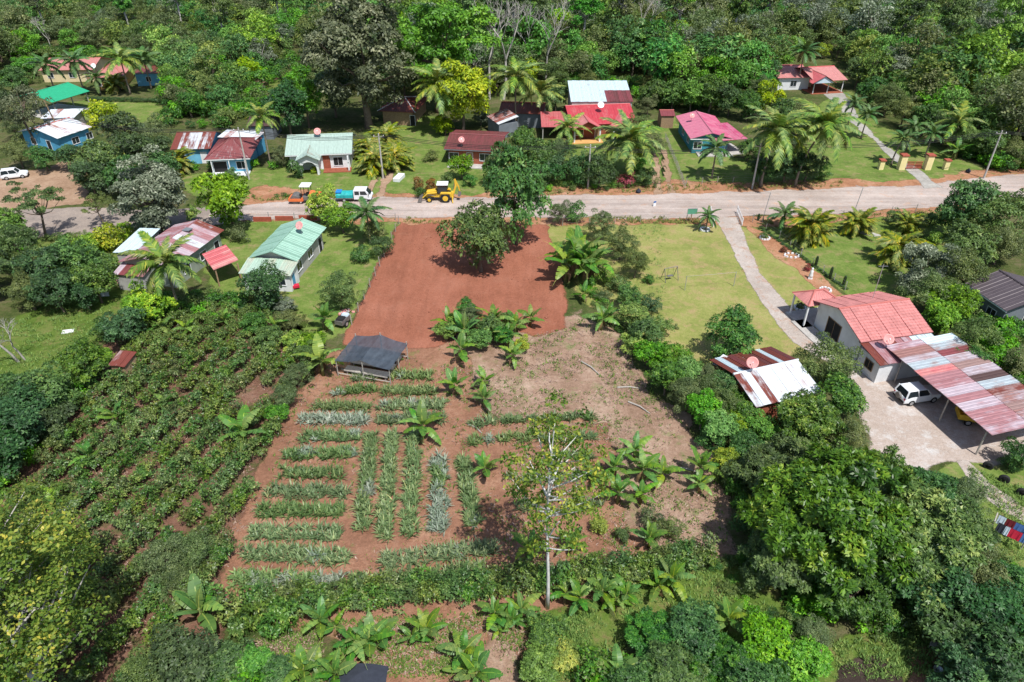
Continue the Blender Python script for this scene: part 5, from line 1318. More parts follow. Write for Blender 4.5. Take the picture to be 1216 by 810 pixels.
proto('dark', 3, L['dark'], 3.0, 6.2, 1.0, 46, 10000, .36, whorl=5, asp=.42)
proto('bright', 2, L['bright'], 3.0, 6.2, .9, 40, 10000, .36, whorl=5, asp=.42)
proto('lime', 2, L['lime'], 3.0, 6.0, .9, 40, 9500, .35, whorl=5, asp=.42)
proto('yellow', 1, L['yellow'], 3.0, 7.0, .5, 46, 9000, .36)
proto('olive', 3, L['olive'], 3.0, 6.0, .8, 60, 12000, .22, csize=(.16, .3))
proto('grey', 2, L['grey'], 3.0, 6.2, .9, 70, 12000, .26, csize=(.15, .27), flat=.6)
proto('giant', 3, L['dense'], 5.0, 8.5, 1.0, 110, 30000, .46, r0=.3, csize=(.14, .24), rnd=.55, asp=.36, whorl=7)
proto('giant_bright', 3, L['mango'], 5.0, 8.5, 1.0, 120, 30000, .46, r0=.3, csize=(.13, .24), rnd=.55, asp=.36, whorl=7)
proto('monumental', 2, L['mango'], 6.5, 10.5, .8, 190, 62000, .5, r0=.4, csize=(.1, .2), rnd=.55, asp=.36, whorl=7, lump=.35)
proto('tall_brown', 1, L['brown'], 5.5, 14.0, 1.5, 120, 22000, .42, r0=.4, csize=(.14, .24), flat=.6)
proto('tall_bright', 1, L['bright'], 5.5, 13.5, 2.5, 80, 18000, .45, r0=.4, csize=(.16, .28), flat=.45)
proto('airy', 2, L['sparse'], 2.7, 14.0, 4.2, 80, 4600, .24, r0=.12, bark='white_bark', csize=(.12, .22), fill=1.0, cull=.2, fork=5.0, nb=36, rnd=.8, asp=.55, leader=True)
proto('airy_big', 2, L['leafy'], 5.2, 14.0, 4.0, 130, 19000, .22, r0=.2, bark='pale_bark', csize=(.1, .19), fill=1.0, cull=.2, fork=4.5, nb=44, rnd=.8, asp=.55, leader=True)
proto('feathery', 2, L['olive'], 3.4, 5.6, 3.0, 50, 7000, .17, csize=(.16, .3), flat=.4, r0=.13, fork=2.6, nb=14, cull=.3)
proto('haze_tree', 1, L['brown'], 3.4, 7.0, 2.0, 60, 3800, .26, csize=(.14, .26), flat=.5, r0=.16, nb=20, cull=.2)
proto('bush', 4, L['dense'], 1.3, 1.9, -.1, 22, 2600, .2, r0=.05, fork=.3, csize=(.28, .45))
proto('olive_bush', 2, L['olive'], 1.3, 1.9, -.1, 26, 3000, .15, r0=.05, fork=.3, csize=(.25, .42))
proto('bright_bush', 2, L['bright'], 1.3, 1.9, -.1, 22, 2400, .2, r0=.05, fork=.3, csize=(.28, .45))
proto('lime_bush', 1, L['lime'], 1.3, 1.8, -.1, 22, 2400, .2, r0=.05, fork=.3, csize=(.28, .45))
proto('yellow_bush', 1, L['yellow'], 1.3, 1.8, -.1, 22, 2400, .2, r0=.05, fork=.3, csize=(.28, .45))
proto('red_bush', 1, L['red'], 1.3, 1.8, -.1, 20, 2000, .2, r0=.05, fork=.3, csize=(.28, .42))
proto('croton', 1, L['croton'], 1.0, 1.8, -.1, 18, 1600, .22, r0=.05, fork=.3, csize=(.28, .42), asp=.4)
proto('fine_bush', 2, L['dark'], 1.3, 1.9, -.1, 30, 4200, .13, r0=.05, fork=.3, csize=(.2, .38))
proto('coffee', 5, L['coffee'], .78, 1.5, .05, 18, 900, .2, r0=.03, fork=.3, csize=(.28, .46), rnd=.6, asp=.42, lump=.4, whorl=4)
proto('forest', 7, L['forest'], 4.6, 10.5, 1.5, 48, 3600, .62, r0=.28, csize=(.2, .36), rnd=.6, bark='bark', whorl=3)
proto('forest_grey', 2, L['grey'], 4.4, 11, 3, 55, 3200, .5, r0=.25, csize=(.16, .3), rnd=.6, bark='pale_bark', nb=16)
proto('forest_bright', 2, L['bright'], 4.6, 10.5, 1.5, 48, 3600, .62, r0=.28, csize=(.2, .36), rnd=.6)
for nm_, lf_ in (('emergent', 'forest'), ('emergent_olive', 'olive'), ('emergent_bright', 'bright')):
    proto(nm_, 2, L[lf_], 4.2, 18.0, 8.0, 60, 5200, .52, r0=.3, bark='pale_bark', csize=(.15, .27), flat=.55, nb=16, bend=.02, lump=.5)
proto('forest_lime', 1, L['lime'], 4.2, 9, 1.5, 44, 3200, .6, r0=.25, csize=(.2, .36), rnd=.6)
proto('forest_olive', 2, L['olive'], 4.6, 10, 1.0, 60, 4200, .5, r0=.25, csize=(.16, .3), rnd=.6)

# bare, pale, branching tree
def bare_mesh(seed, H):
    rnd = random.Random(seed); mb = MB()
    def grow(p, d_, ln, r_, dep):
        q = p + d_ * ln + Vector((rnd.uniform(-.08, .08), rnd.uniform(-.08, .08), 0)) * ln
        mb.tube([p, (p + q) / 2 + Vector((rnd.uniform(-.05, .05), rnd.uniform(-.05, .05), 0)) * ln, q], [r_, r_ * .85, r_ * .68], 6 if dep < 2 else 4, cap=False)
        if dep >= 5: return
        for i in range(2 if dep < 1 else 3):
            a = rnd.uniform(0, 6.28); sp = rnd.uniform(.35, .75)
            nd = (d_ + Vector((math.cos(a), math.sin(a), rnd.uniform(-.1, .3))) * sp).normalized()
            grow(q, nd, ln * rnd.uniform(.55, .8), r_ * .6, dep + 1)
    grow(Vector((0, 0, -.1)), Vector((0, 0, 1)), H * .38, H * .02, 0)
    return mb.mesh('branches', M['pale_bark'], True)
BARE = [bare_mesh(s, 8.0) for s in (1, 5)]

TR = random.Random(77)
def tree(kind, cx, cy, rpx, label, group=None, hk=1.0, cat='tree', name=None, at_base=False):
    """crown centre at photo pixel (cx, cy) and rpx pixels in half width; stands on the ground below that centre"""
    pr = PROTO[kind]; tm, cm, Rr, H, zc = pr[TR.randrange(len(pr))]
    z = 0
    for _ in range(6):
        p = P(cx, cy, z); s = rpx * mpp(p) / Rr; z = zc * s * hk
    if at_base: p = P(cx, cy); s = rpx * mpp(p) / Rr
    nm = name or {'bush': 'shrub', 'olive_bush': 'shrub', 'bright_bush': 'shrub', 'fine_bush': 'shrub', 'lime_bush': 'shrub', 'yellow_bush': 'shrub', 'red_bush': 'flowering_shrub', 'croton': 'croton_shrub'}.get(kind, 'broadleaf_tree')
    if nm != 'broadleaf_tree' and cat == 'tree': cat = 'shrub'
    e = empty(nm, (p.x, p.y, 0), TR.uniform(0, 6.28), label, cat, group)
    e.scale = (s, s, s * hk)
    inst('trunk' if cat == 'tree' else 'stem', tm, e); inst('crown' if cat == 'tree' else 'foliage', cm, e)
    return e

# ---- palms
def frond_mesh(seed, ln, mat, nl=24, wd=.75, droop=1.0, lw=.16):
    g = np.random.default_rng(seed)
    V, F, v = [], [], []
    def cur(t): return np.array([ln * (t - .12 * t * t * droop), 0, ln * (.18 * t - .48 * droop * t ** 2.2)])
    # rachis
    seg = 8
    for i in range(seg):
        a, b = cur(i / seg), cur((i + 1) / seg); w0, w1 = .05 * (1 - i / seg) + .012, .05 * (1 - (i + 1) / seg) + .012
        k = len(V); V += [a + [0, w0, 0], a - [0, w0, 0], b - [0, w1, 0], b + [0, w1, 0]]; F.append((k, k + 1, k + 2, k + 3)); v.append(.85)
    for s in (-1, 1):
        for i in range(nl):
            t = .14 + .86 * (i + g.uniform(-.3, .3)) / nl; t = min(max(t, .1), 1)
            p = cur(t); tg = nrm(cur(min(t + .03, 1.02)) - cur(t - .03))
            l_ = wd * (math.sin(math.pi * min(1, t * .8 + .16)) ** .6) * g.uniform(.8, 1.1)
            d_ = nrm(np.array([0, s, 0]) * .9 + tg * (.45 + .4 * t) + np.array([0, 0, g.uniform(-.35, .05)]))
            e_ = p + d_ * l_ + np.array([0, 0, -.22 * l_ * droop])
            m_ = p + d_ * l_ * .55
            k = len(V); V += [p - tg * lw * .5, p + tg * lw * .5, m_ + tg * lw * .5, m_ - tg * lw * .5, e_]
            F.append((k, k + 1, k + 2, k + 3)); v.append(float(np.clip(g.normal(.45, .2), 0, 1)))
            F.append((k + 3, k + 2, k + 4, k + 4)); v.append(v[-1])
    me = bpy.data.meshes.new('frond')
    me.from_pydata([tuple(p) for p in V], [], [f if f[2] != f[3] else f[:3] for f in F])
    a = me.attributes.new('v', 'FLOAT', 'FACE'); a.data.foreach_set('value', v)
    me.materials.append(mat); me.update()
    return me
FR = {'coconut': [frond_mesh(i, 3.8, L['palm'], 26, .8, 1.0 + .25 * i) for i in range(3)],
      'dark': [frond_mesh(10 + i, 3.2, L['palm_dark'], 24, .7, 1.0 + .25 * i) for i in range(2)],
      'areca': [frond_mesh(20 + i, 1.9, L['areca'], 22, .6, 1.3 + .4 * i, .14) for i in range(3)]}
def palm(x, y, hgt, size, label, kind='coconut', n=17, group=None, lean=(0, 0), cat='palm'):
    size *= 1.3; n = n + 5
    e = empty('coconut_palm' if kind == 'coconut' else 'palm_tree', P(x, y), 0, label, cat, group)
    tp = Vector((lean[0], lean[1], hgt))
    mb = MB(); k = 8
    pts = [tp * (i / k) + Vector((lean[0], lean[1], 0)) * (-.3 * math.sin(math.pi * i / k)) for i in range(k + 1)]
    pts = [(p.x, p.y, hgt * i / k) for i, p in enumerate(pts)]
    mb.tube(pts, [.24 * size ** .5] + [.15 * size ** .5 * (1 - .35 * i / k) for i in range(1, k + 1)], 8)
    mb.build('trunk', M['palm_bark'], e, True)
    MB().lathe((lean[0], lean[1], hgt - .3), [(.1, 0), (.16, .25), (.1, .6), (.03, .9)], 8).build('crownshaft', L[{'coconut': 'palm'}.get(kind, 'palm_dark')], e)
    rot0 = TR.uniform(0, 6)
    for i in range(n):
        az = rot0 + i * 2.39996 + TR.uniform(-.15, .15)
        pitch = R(68 - 92 * (i / (n - 1)) + TR.uniform(-7, 7))
        s = size * TR.uniform(.85, 1.1) * (.8 if i < 2 else 1)
        inst('frond', FR[kind][TR.randrange(len(FR[kind]))], e, (lean[0], lean[1], hgt + .05), (TR.uniform(-.2, .2), -pitch, az), (s, s, s))
    return e
def areca(x, y, size, label, n=34, group='yellowing areca palm clumps'):
    size *= 1.2; n = int(n * 2)
    e = empty('areca_clump', P(x, y), 0, label, 'palm clump', group)
    for i in range(n):
        az = TR.uniform(0, 6.28); r_ = TR.uniform(0, .55) * size
        hh = TR.uniform(.3, 1.7) * size
        pitch = R(TR.uniform(5, 85)); s = size * TR.uniform(.75, 1.1)
        inst('frond', FR['areca'][TR.randrange(3)], e, (r_ * math.cos(az), r_ * math.sin(az), hh), (TR.uniform(-.3, .3), -pitch, az + TR.uniform(-.5, .5)), (s, s, s))
    for i in range(6):
        az = TR.uniform(0, 6.28); r_ = .4 * size
        MB().tube([(r_ * math.cos(az), r_ * math.sin(az), 0), (r_ * .9 * math.cos(az), r_ * .9 * math.sin(az), 1.5 * size)], .05 * size, 5).build('stem', M['palm_bark'], e)
    return e

# ---- bananas
def banana_leaf(seed, mat, ln=2.1, wd=.72, droop=.8, torn=.3):
    g = np.random.default_rng(seed); seg = 11
    V, F, v = [], [], []
    base = float(np.clip(g.normal(.45, .15), .1, .8))
    def cur(t): return np.array([ln * (t - .14 * t * t * droop), 0, ln * (.1 * t - .5 * droop * t ** 2.3)])
    for s in (-1, 1):
        for i in range(seg):
            t0, t1 = .12 + .88 * i / seg, .12 + .88 * (i + 1) / seg
            def w_(t): return wd * .5 * math.sin(math.pi * min(1, max(0, (t - .1) / .93)) ** .72) ** .6 + .01
            a, b = cur(t0), cur(t1)
            gap = g.uniform(.12, .4) if g.uniform() < torn else .0
            dz = -.14 + (g.uniform(-.3, .1) if gap else 0)
            tb = t1 - gap * (t1 - t0)
            c_ = cur(tb) + np.array([0, s * w_(tb), dz * w_(tb) * 1.6]); d_ = a + np.array([0, s * w_(t0), dz * w_(t0) * 1.6])
            k = len(V); V += [a, b, c_, d_]; F.append((k, k + 1, k + 2, k + 3) if s < 0 else (k + 3, k + 2, k + 1, k)); v.append(base + g.normal(0, .06))
    for i in range(4):
        a, b = cur(.33 * i * .9), cur(.33 * (i + 1) * .9); w0, w1 = .045 - .01 * i, .035 - .01 * i
        k = len(V); V += [a + [0, w0, .012], a + [0, -w0, .012], b + [0, -w1, .012], b + [0, w1, .012]]; F.append((k, k + 1, k + 2, k + 3)); v.append(.98)
    return poly_mesh('leaf', np.array(V), F, mat, np.array(v), False)
BL = [banana_leaf(i, L['banana'], 2.1, .74, .5 + .26 * i, .3 + .16 * i) for i in range(4)]
BD = banana_leaf(9, L['banana_dry'], 1.7, .4, 1.0, .6)
M['pseudostem'] = plain('banana_stem', (.16, .18, .06), .7, .4, 3)
STEM = MB().tube([(0, 0, -.05), (0, 0, .8), (.02, 0, 1.6)], [.15, .12, .07], 8).mesh('stem', M['pseudostem'], True)
def banana(x, y, size, label, group='banana plants', n=9, dry=3, tall=1.0):
    e = empty('banana_plant', P(x, y), TR.uniform(0, 6.28), label, 'banana plant', group)
    size *= .74
    e.scale = (size, size, size)
    inst('stem', STEM, e, (0, 0, 0), (0, 0, 0), (1, 1, tall))
    for i in range(n):
        az = i * 2.39996 + TR.uniform(-.25, .25); pt_ = R(80 - 66 * i / (n - 1) + TR.uniform(-8, 8)); s = TR.uniform(.8, 1.1) * (.75 if i == 0 else 1)
        inst('leaf', BL[TR.randrange(4)], e, (0, 0, 1.5 * tall - .03 * i), (TR.uniform(-.35, .35), -pt_, az), (s, s * TR.uniform(.85, 1.15), s))
    for i in range(dry):
        az = TR.uniform(0, 6.28)
        inst('dry_leaf', BD, e, (0, 0, 1.25 * tall), (TR.uniform(-.3, .3), R(TR.uniform(35, 70)), az), (.8, .8, .8))
    return e

# ---- pineapple beds
def pine_bed(i, a_px, b_px, wid, label, silver=0.0, rows=3, hgt=1.0, gap=.06):
    g = np.random.default_rng(300 + i)
    a, b = P(*a_px), P(*b_px); dv = b - a; ln = dv.length
    wid *= 1.15 if abs(b_px[0] - a_px[0]) > abs(b_px[1] - a_px[1]) else .92
    e = empty('pineapple_bed', (a + b) / 2, math.atan2(dv.y, dv.x), label, 'pineapple bed', 'pineapple beds of the garden')
    # low soil ridge
    mb = MB(); nseg = max(4, int(ln / .8)); prof = [(-.62, -.02), (-.4, .1), (0, .14), (.4, .1), (.62, -.02)]
    pts = [[(-ln / 2 - .2 + (ln + .4) * k / nseg, y * wid * float(g.uniform(.85, 1.15)), z * float(g.uniform(.6, 1.2)) if z > 0 else z) for y, z in prof] for k in range(nseg + 1)]
    for k in range(nseg):
        for j in range(4): mb.face([pts[k][j], pts[k + 1][j], pts[k + 1][j + 1], pts[k][j + 1]])
    mb.build('soil_ridge', G['field_hard'], e, True)
    npl = int(ln / .34)
    for nm, mat, sel in (('plants', L['pine'], False), ('silvery_plants', L['pine_silver'], True)):
        px_, py_ = np.meshgrid((np.arange(npl) + .5) / npl * ln - ln / 2, (np.arange(rows) - (rows - 1) / 2) * wid / rows)
        px_ = px_.ravel() + g.normal(0, .09, px_.size) + (py_.ravel() * .0); py_ = py_.ravel() + g.normal(0, .08, py_.size)
        py_ = py_ + (vnoise(px_ * .45 + i * 13, px_ * 0 + .5, 8) - .5) * .16
        sv = vnoise(px_ * .8 + 50, py_ * .8 + i * 7, 5) < silver * 1.1 if silver else np.zeros(len(px_), bool)
        keep = (sv == sel) & (g.uniform(0, 1, len(px_)) > gap + .22 * (vnoise(px_ * .9 + i * 5, py_ * .9, 2) > .74))
        px_, py_ = px_[keep], py_[keep]
        if len(px_) == 0: continue
        nb = 15; N = len(px_) * nb
        cx_, cy_ = np.repeat(px_, nb), np.repeat(py_, nb)
        az = g.uniform(0, 2 * np.pi, N); el = R(1) * g.uniform(22, 82, N); l_ = np.repeat(g.uniform(.72, 1.15, len(px_)), nb) * g.uniform(.5, .82, N) * hgt
        hd = np.stack([np.cos(az), np.sin(az), np.zeros(N)], 1)
        up = np.array([0, 0, 1.0])
        p0 = np.stack([cx_, cy_, np.full(N, .1)], 1) + hd * .04
        d0 = hd * np.cos(el)[:, None] + up * np.sin(el)[:, None]
        p1 = p0 + d0 * (l_ * .6)[:, None]
        d1 = hd * np.cos(el - .5)[:, None] + up * np.sin(el - .5)[:, None]
        p2 = p1 + d1 * (l_ * .5)[:, None]
        sd_ = np.stack([-hd[:, 1], hd[:, 0], np.zeros(N)], 1) * .042
        V = np.stack([p0 - sd_, p0 + sd_, p1 + sd_, p1 - sd_, p2 + sd_ * .15, p2 - sd_ * .15], 1).reshape(-1, 3)
        k = np.arange(N)[:, None] * 6
        F = np.concatenate([k + np.array([0, 1, 2, 3]), k + np.array([3, 2, 4, 5])])
        vv = np.tile(.42 + g.normal(0, .17, N) + np.repeat(g.normal(0, .08, len(px_)), nb), 2)
        o = inst('foliage', poly_mesh('foliage', V, F, mat, vv), e)
        o['kind'] = 'stuff'
        if sel: o['label'] = 'silvery pineapple plants'
    return e
# ------------------------------------------------------------ plants: where they stand
G['clod'] = ground_mat('red_clod', [(.2, .07, .045), (.28, .11, .07), (.36, .16, .11)], .8, 3, False, .3)
G['field_hard'] = ground_mat('ridge_soil', [(.17, .085, .052), (.26, .135, .085), (.35, .21, .14)], .22, 2.2, False, .6)
beds = [((413, 452), (449, 452), .7, 'short sparse pineapple bed right below the net shed', .1, 2), ((397, 468), (446, 464), .9, 'patchy pineapple bed, second below the net shed on the left side', .45, 3),
        ((375, 485), (440, 486), 1.05, 'green pineapple bed just above the silvery left bed', .12, 3), ((358, 500), (437, 501), 1.15, 'silvery blue pineapple bed in the left column', 1.0, 3),
        ((360, 521), (430, 520), 1.1, 'pineapple bed directly below the silvery left bed', .35, 3), ((338, 542), (422, 540), 1.1, 'left-column pineapple bed level with the tops of the upright beds', .15, 3),
        ((332, 564), (409, 565), 1.05, 'sixth left-column pineapple bed from the bottom', .05, 3), ((319, 586), (413, 588), 1.1, 'fifth left-column pineapple bed from the bottom', .05, 3),
        ((306, 609), (408, 609), 1.1, 'fourth left-column pineapple bed from the bottom', .1, 3), ((298, 635), (406, 636), 1.15, 'third left-column pineapple bed from the bottom', .05, 3),
        ((290, 660), (416, 664), 1.15, 'second left-column pineapple bed from the bottom', .1, 3), ((278, 690), (406, 694), 1.15, 'bottom left-column pineapple bed beside the coffee hedge', .25, 3),
        ((466, 448), (514, 448), 1.15, 'top right-column pineapple bed beside the net shed', .1, 3), ((455, 467), (519, 466), 1.15, 'second right-column pineapple bed below the net shed', .1, 3),
        ((452, 484), (528, 482), 1.15, 'third right-column pineapple bed below the net shed', .12, 3), ((448, 500), (528, 499), 1.15, 'fourth right-column pineapple bed with a banana at its end', .15, 3),
        ((442, 516), (430, 630), 1.1, 'leftmost upright pineapple bed', .08, 3), ((466, 515), (456, 643), 1.1, 'second upright pineapple bed from the left', .08, 3),
        ((493, 516), (485, 638), 1.15, 'middle upright pineapple bed with a banana at its top', .1, 3), ((522, 543), (521, 634), 1.3, 'patchy silvery upright pineapple bed', .62, 3),
        ((550, 546), (562, 628), 1.2, 'rightmost dark upright pineapple bed', .05, 3), ((453, 669), (590, 652), 1.2, 'long pineapple bed below the upright beds', .05, 3),
        ((417, 694), (577, 677), .8, 'thin slanting pineapple bed above the coffee hedge', .05, 2), ((558, 527), (640, 520), .8, 'short pineapple row left of the pale airy tree', .2, 2),
        ((560, 506), (588, 502), .7, 'tiny pineapple row above the airy tree', .15, 2), ((595, 502), (705, 497), .7, 'thin dark pineapple row above the airy tree crown', .1, 2),
        ((640, 523), (706, 520), .8, 'pineapple row right of the airy tree top', .1, 2), ((650, 545), (706, 543), .8, 'pineapple row behind the airy tree trunk', .1, 2),
        ((600, 572), (700, 570), .8, 'pineapple row crossing behind the airy tree', .1, 2), ((610, 603), (716, 603), .9, 'lowest pineapple row right of the upright beds', .1, 2)]
for i, b_ in enumerate(beds): pine_bed(i, b_[0], b_[1], b_[2], b_[3], b_[4], b_[5], gap=.05 if b_[5] == 3 else .16)

# bananas: photo pixel of the foot, size, what tells it apart
bn = 'banana plants of the garden'
BAN = [(540, 468, 1.05, 'banana plant with star-shaped leaves alone right of the top pineapple bed'), (575, 484, 1.0, 'bright banana plant below the planted thicket'), (576, 462, .9, 'banana plant just behind the bright one below the thicket'),
       (503, 520, 1.3, 'large banana plant at the top of the middle upright bed'), (576, 567, 1.0, 'small banana plant right of the dark upright bed'), (609, 432, .9, 'banana plant at the lower right of the thicket'),
       (534, 398, 1.15, 'banana plant at the left of the thicket on the red lot'), (552, 408, 1.3, 'tall banana plant in the middle of the thicket'), (548, 428, 1.1, 'banana plant with pale stem at the foot of the thicket'), (603, 412, 1.0, 'banana plant between thicket and red earth'), (612, 398, 1.0, 'banana plant at the right of the thicket'), (630, 388, .9, 'banana plant at the far right of the thicket beside bare earth'), (585, 395, 1.2, 'banana plant among the thicket shrubs'),
       (672, 335, 2.7, 'left stem of the big banana clump at the lot edge'), (683, 332, 3.2, 'tallest stem of the big banana clump at the lot edge'), (695, 336, 2.8, 'front stem of the big banana clump at the lot edge'), (703, 332, 2.6, 'right stem of the big banana clump at the lot edge'), (688, 326, 3.0, 'back stem of the big banana clump at the lot edge'),
       (714, 392, 1.3, 'banana plant with broad leaves right of the red lot corner'), (692, 358, 1.0, 'low banana plant below the big banana clump'), (722, 385, 1.0, 'small banana behind the broad-leaved one at the lot corner'),
       (752, 548, 1.1, 'uppermost banana plant in the cluster right of the airy tree'), (762, 570, 1.15, 'banana plant in the centre of the cluster right of the airy tree'), (785, 574, 1.05, 'dark banana plant on the right of the central cluster'), (729, 566, .95, 'yellowish banana plant on the left of the central cluster'), (733, 598, 1.1, 'banana plant below the central cluster'), (760, 598, .95, 'lowest banana plant of the central cluster'), (829, 568, 1.2, 'upright banana plant near the hedge right of the cluster'), (830, 584, .85, 'withered banana plant against the hedge'),
       (705, 575, .9, 'banana plant hugging the airy tree branches'),
       (384, 748, 1.35, 'banana plant below the left end of the coffee hedge'), (424, 776, 1.35, 'banana plant in the middle of the bottom banana row'), (441, 774, 1.5, 'tall banana plant beside the middle one in the bottom row'), (507, 760, 1.35, 'banana plant standing clear with star shadow at the bottom'), (551, 786, 1.3, 'banana plant left of the dry straw strip'), (567, 812, 1.4, 'banana plant at the bottom edge beside the straw strip'), (588, 738, 1.1, 'banana plant at the top of the straw strip'), (609, 746, 1.0, 'banana plant right of the straw strip'), (365, 808, 1.4, 'banana plant at the bottom edge left of the black tarpaulin'), (400, 812, 1.3, 'yellow-leaved banana plant beside the black tarpaulin'),
       (630, 660, 1.25, 'banana plant left of the pale trunk above the hedge'), (678, 655, 1.1, 'banana plant right of the pale trunk above the hedge'), (620, 735, 1.15, 'banana plant left of the pale trunk foot'), (688, 722, 1.25, 'banana plant right of the pale trunk foot'), (714, 714, 1.3, 'banana plant second right of the pale trunk foot'), (743, 715, 1.1, 'narrow-leaved banana plant third right of the pale trunk foot'), (796, 700, 1.35, 'yellow-green banana plant below the hedge'), (780, 706, 1.15, 'banana plant just left of the yellow-green one below the hedge'), (770, 650, 1.25, 'banana plant among shrubs above the hedge'), (862, 748, 1.3, 'banana plant in the grass left of the huge tree'), (733, 812, 1.35, 'banana plant at the bottom edge in the grassy clearing'),
       (293, 530, 1.9, 'large silvery-leaved banana plant in the coffee rows beside the beds'), (140, 506, 1.25, 'banana plant among coffee bushes left of centre'), (111, 553, 1.3, 'banana plant in a bare gap of the coffee rows'), (200, 488, 1.0, 'small bright banana plant in the upper coffee rows'), (71, 606, 1.2, 'banana plant in the lower left coffee rows'), (244, 742, 1.8, 'big dark banana plant in the shade at the corner of the coffee'),
       (384, 446, 1.6, 'banana plant leaning over the net shed'), (388, 392, 1.4, 'banana plant left of the handcart'), (225, 400, 1.2, 'banana plant below the coconut palm at the top of the coffee'), (193, 398, 1.2, 'banana plant above the coffee left of the palm'), (270, 388, 1.1, 'banana plant below the paddling pool'), (330, 398, 1.1, 'banana plant below the dark tree of the green house'),
       (1132, 190, 1.6, 'banana plant beside the withered palm right of the gate'), (735, 122, 2.0, 'banana plant behind the tin barn corner')]
for x, y, s, lb in BAN: banana(x, y, s * (1.3 if 520 < x < 640 and y < 440 else .86 if y > 640 or x < 300 else .9 if s > 2 else 1.1), lb, bn)

for i, (x, y, s, lb) in enumerate([b_ for b_ in BAN if b_[1] > 700 and b_[0] > 350 and b_[0] < 830]):
    banana(x + (16, -15, 13, -17)[i % 4], y + (5, 8, -7)[i % 3], s * (.62, .5, .72)[i % 3], 'young sucker beside the ' + lb, 'young banana suckers', 6, 1)
# palms
palm(214, 372, 6.5, .95, 'big coconut palm in front of the pink tin house', n=20)
palm(524, 158, 9.0, 1.35, 'coconut palm left of the yellow tree', n=20)
palm(612, 152, 9.5, 1.3, 'coconut palm behind the maroon house', n=18)
palm(641, 150, 6.5, 1.1, 'shorter coconut palm left of the red house', n=15)
palm(745, 210, 6.0, 1.35, 'coconut palm with yellow fronds in front of the red house', n=20)
palm(673, 178, 4.0, .85, 'small golden palm in front of the red house porch', n=13)
palm(903, 222, 9.0, 1.35, 'left coconut palm of the tall pair by the road', n=20, lean=(.8, 0))
palm(944, 221, 9.5, 1.35, 'right coconut palm of the tall pair by the road', n=20, lean=(2.8, .4))
palm(845, 212, 5.0, .9, 'slim palm with whitewashed trunk in front of the magenta house', 'dark', 12)
palm(946, 105, 8.0, 1.1, 'royal palm in front of the hill house wing', 'dark', 16)
palm(66, 110, 6.0, 1.1, 'leaning palm in front of the long pink house', 'dark', 14)
palm(101, 112, 7.0, 1.1, 'palm between the green shelter and the villa', 'dark', 12)
palm(155, 112, 7.5, 1.2, 'tall swept palm in front of the villa', 'coconut', 13)
palm(180, 106, 6.5, 1.1, 'palm in front of the blue annex', 'dark', 12)
palm(120, 112, 3.5, .8, 'low palm left of the villa hedge', 'dark', 11)
palm(322, 198, 8.5, .75, 'slender palm beside the blue porch house', 'coconut', 13)
palm(838, 274, 2.2, .5, 'small palm in a stone ring by the gravel drive', 'dark', 11)
for i, (x, y, hh, lb) in enumerate([(1006, 150, 4.5, 'small palm left of the gate drive nearest the hill house'), (1022, 165, 4.5, 'small palm left of the gate drive halfway up'), (1058, 196, 4.5, 'small leaning palm just left of the tall gate pillar'), (1076, 178, 4.0, 'small palm right of the drive behind the gate'), (1098, 187, 4.2, 'small palm right of the drive nearest the right pillar')]):
    palm(x, y, hh, .7, lb, 'dark', 12, 'palms along the gate drive', (.8 if i == 2 else .3, .2))
palm(1128, 178, 5.0, 1.0, 'withered brown-trunked palm right of the gate', 'coconut', 9)
for x, y, s, lb in [(960, 286, 1.35, 'largest yellow-green areca palm clump on the garden lawn'), (1015, 277, 1.05, 'middle areca palm clump on the garden lawn'), (1062, 311, 1.25, 'areca palm clump at the right side of the garden lawn'), (1076, 278, .9, 'brown-leaved areca clump behind the grey slab'),
                    (447, 205, 1.3, 'areca palms left of the rutted lane'), (470, 200, 1.4, 'areca palms right of the rutted lane'), (460, 178, 1.4, 'areca palms at the far end of the rutted lane'), (440, 190, 1.2, 'areca clump beside the red porch'), (212, 205, 1.2, 'yellow-fronded palm clump in front of the striped cottage'), (140, 108, 1.2, 'golden palm clump in front of the villa')]:
    areca(x, y, s, lb, 34 if s > 1 else 26)
palm(440, 290, 4.5, .8, 'palm with drooping fronds beside the fence of the red lot', 'dark', 14)
palm(928, 272, 2.2, .7, 'spiky grey-green palm left of the largest areca clump', 'dark', 13)

LM = [(1087, 470, 'the white SUV'), (905, 450, 'the striped tin roof'), (1190, 640, 'the clothes line'), (1030, 798, 'the dark mulch bed'), (1030, 350, 'the coral tile roof'), (1200, 350, 'the dark-roofed house'), (1150, 450, 'the carport'), (760, 560, 'the banana cluster'), (845, 340, 'the goal frame'), (873, 397, 'the citrus-like tree'),
      (690, 770, 'the grassy clearing'), (420, 806, 'the black tarpaulin'), (140, 428, 'the coffee shed'), (80, 395, 'the white sack'), (190, 300, 'the pink tin house'), (60, 150, 'the blue white-roofed house'), (18, 207, 'the parked white car'), (60, 262, 'the paved road'), (700, 140, 'the red house'), (845, 160, 'the magenta house'), (565, 175, 'the maroon house'), (435, 415, 'the net shed'), (330, 300, 'the green-roofed house'), (960, 275, 'the largest areca clump'), (1090, 205, 'the cream gate pillars'), (293, 515, 'the silvery-leaved banana'), (1108, 770, 'the garden chair'), (1191, 572, 'the half-buried tyres'), (830, 565, 'the withered banana'), (970, 95, 'the hill house')]
ADJ = {'dense': 'dense green tree', 'dark': 'dark green tree', 'olive': 'olive tree', 'bright': 'bright green tree', 'monumental': 'enormous spreading tree', 'giant': 'broad deep green tree', 'giant_bright': 'broad bright green tree', 'grey': 'grey-green tree', 'lime': 'yellow-green tree', 'bush': 'low dark bush', 'fine_bush': 'fine-leaved dark bush', 'bright_bush': 'low bright bush', 'olive_bush': 'low olive bush'}
USED = set()
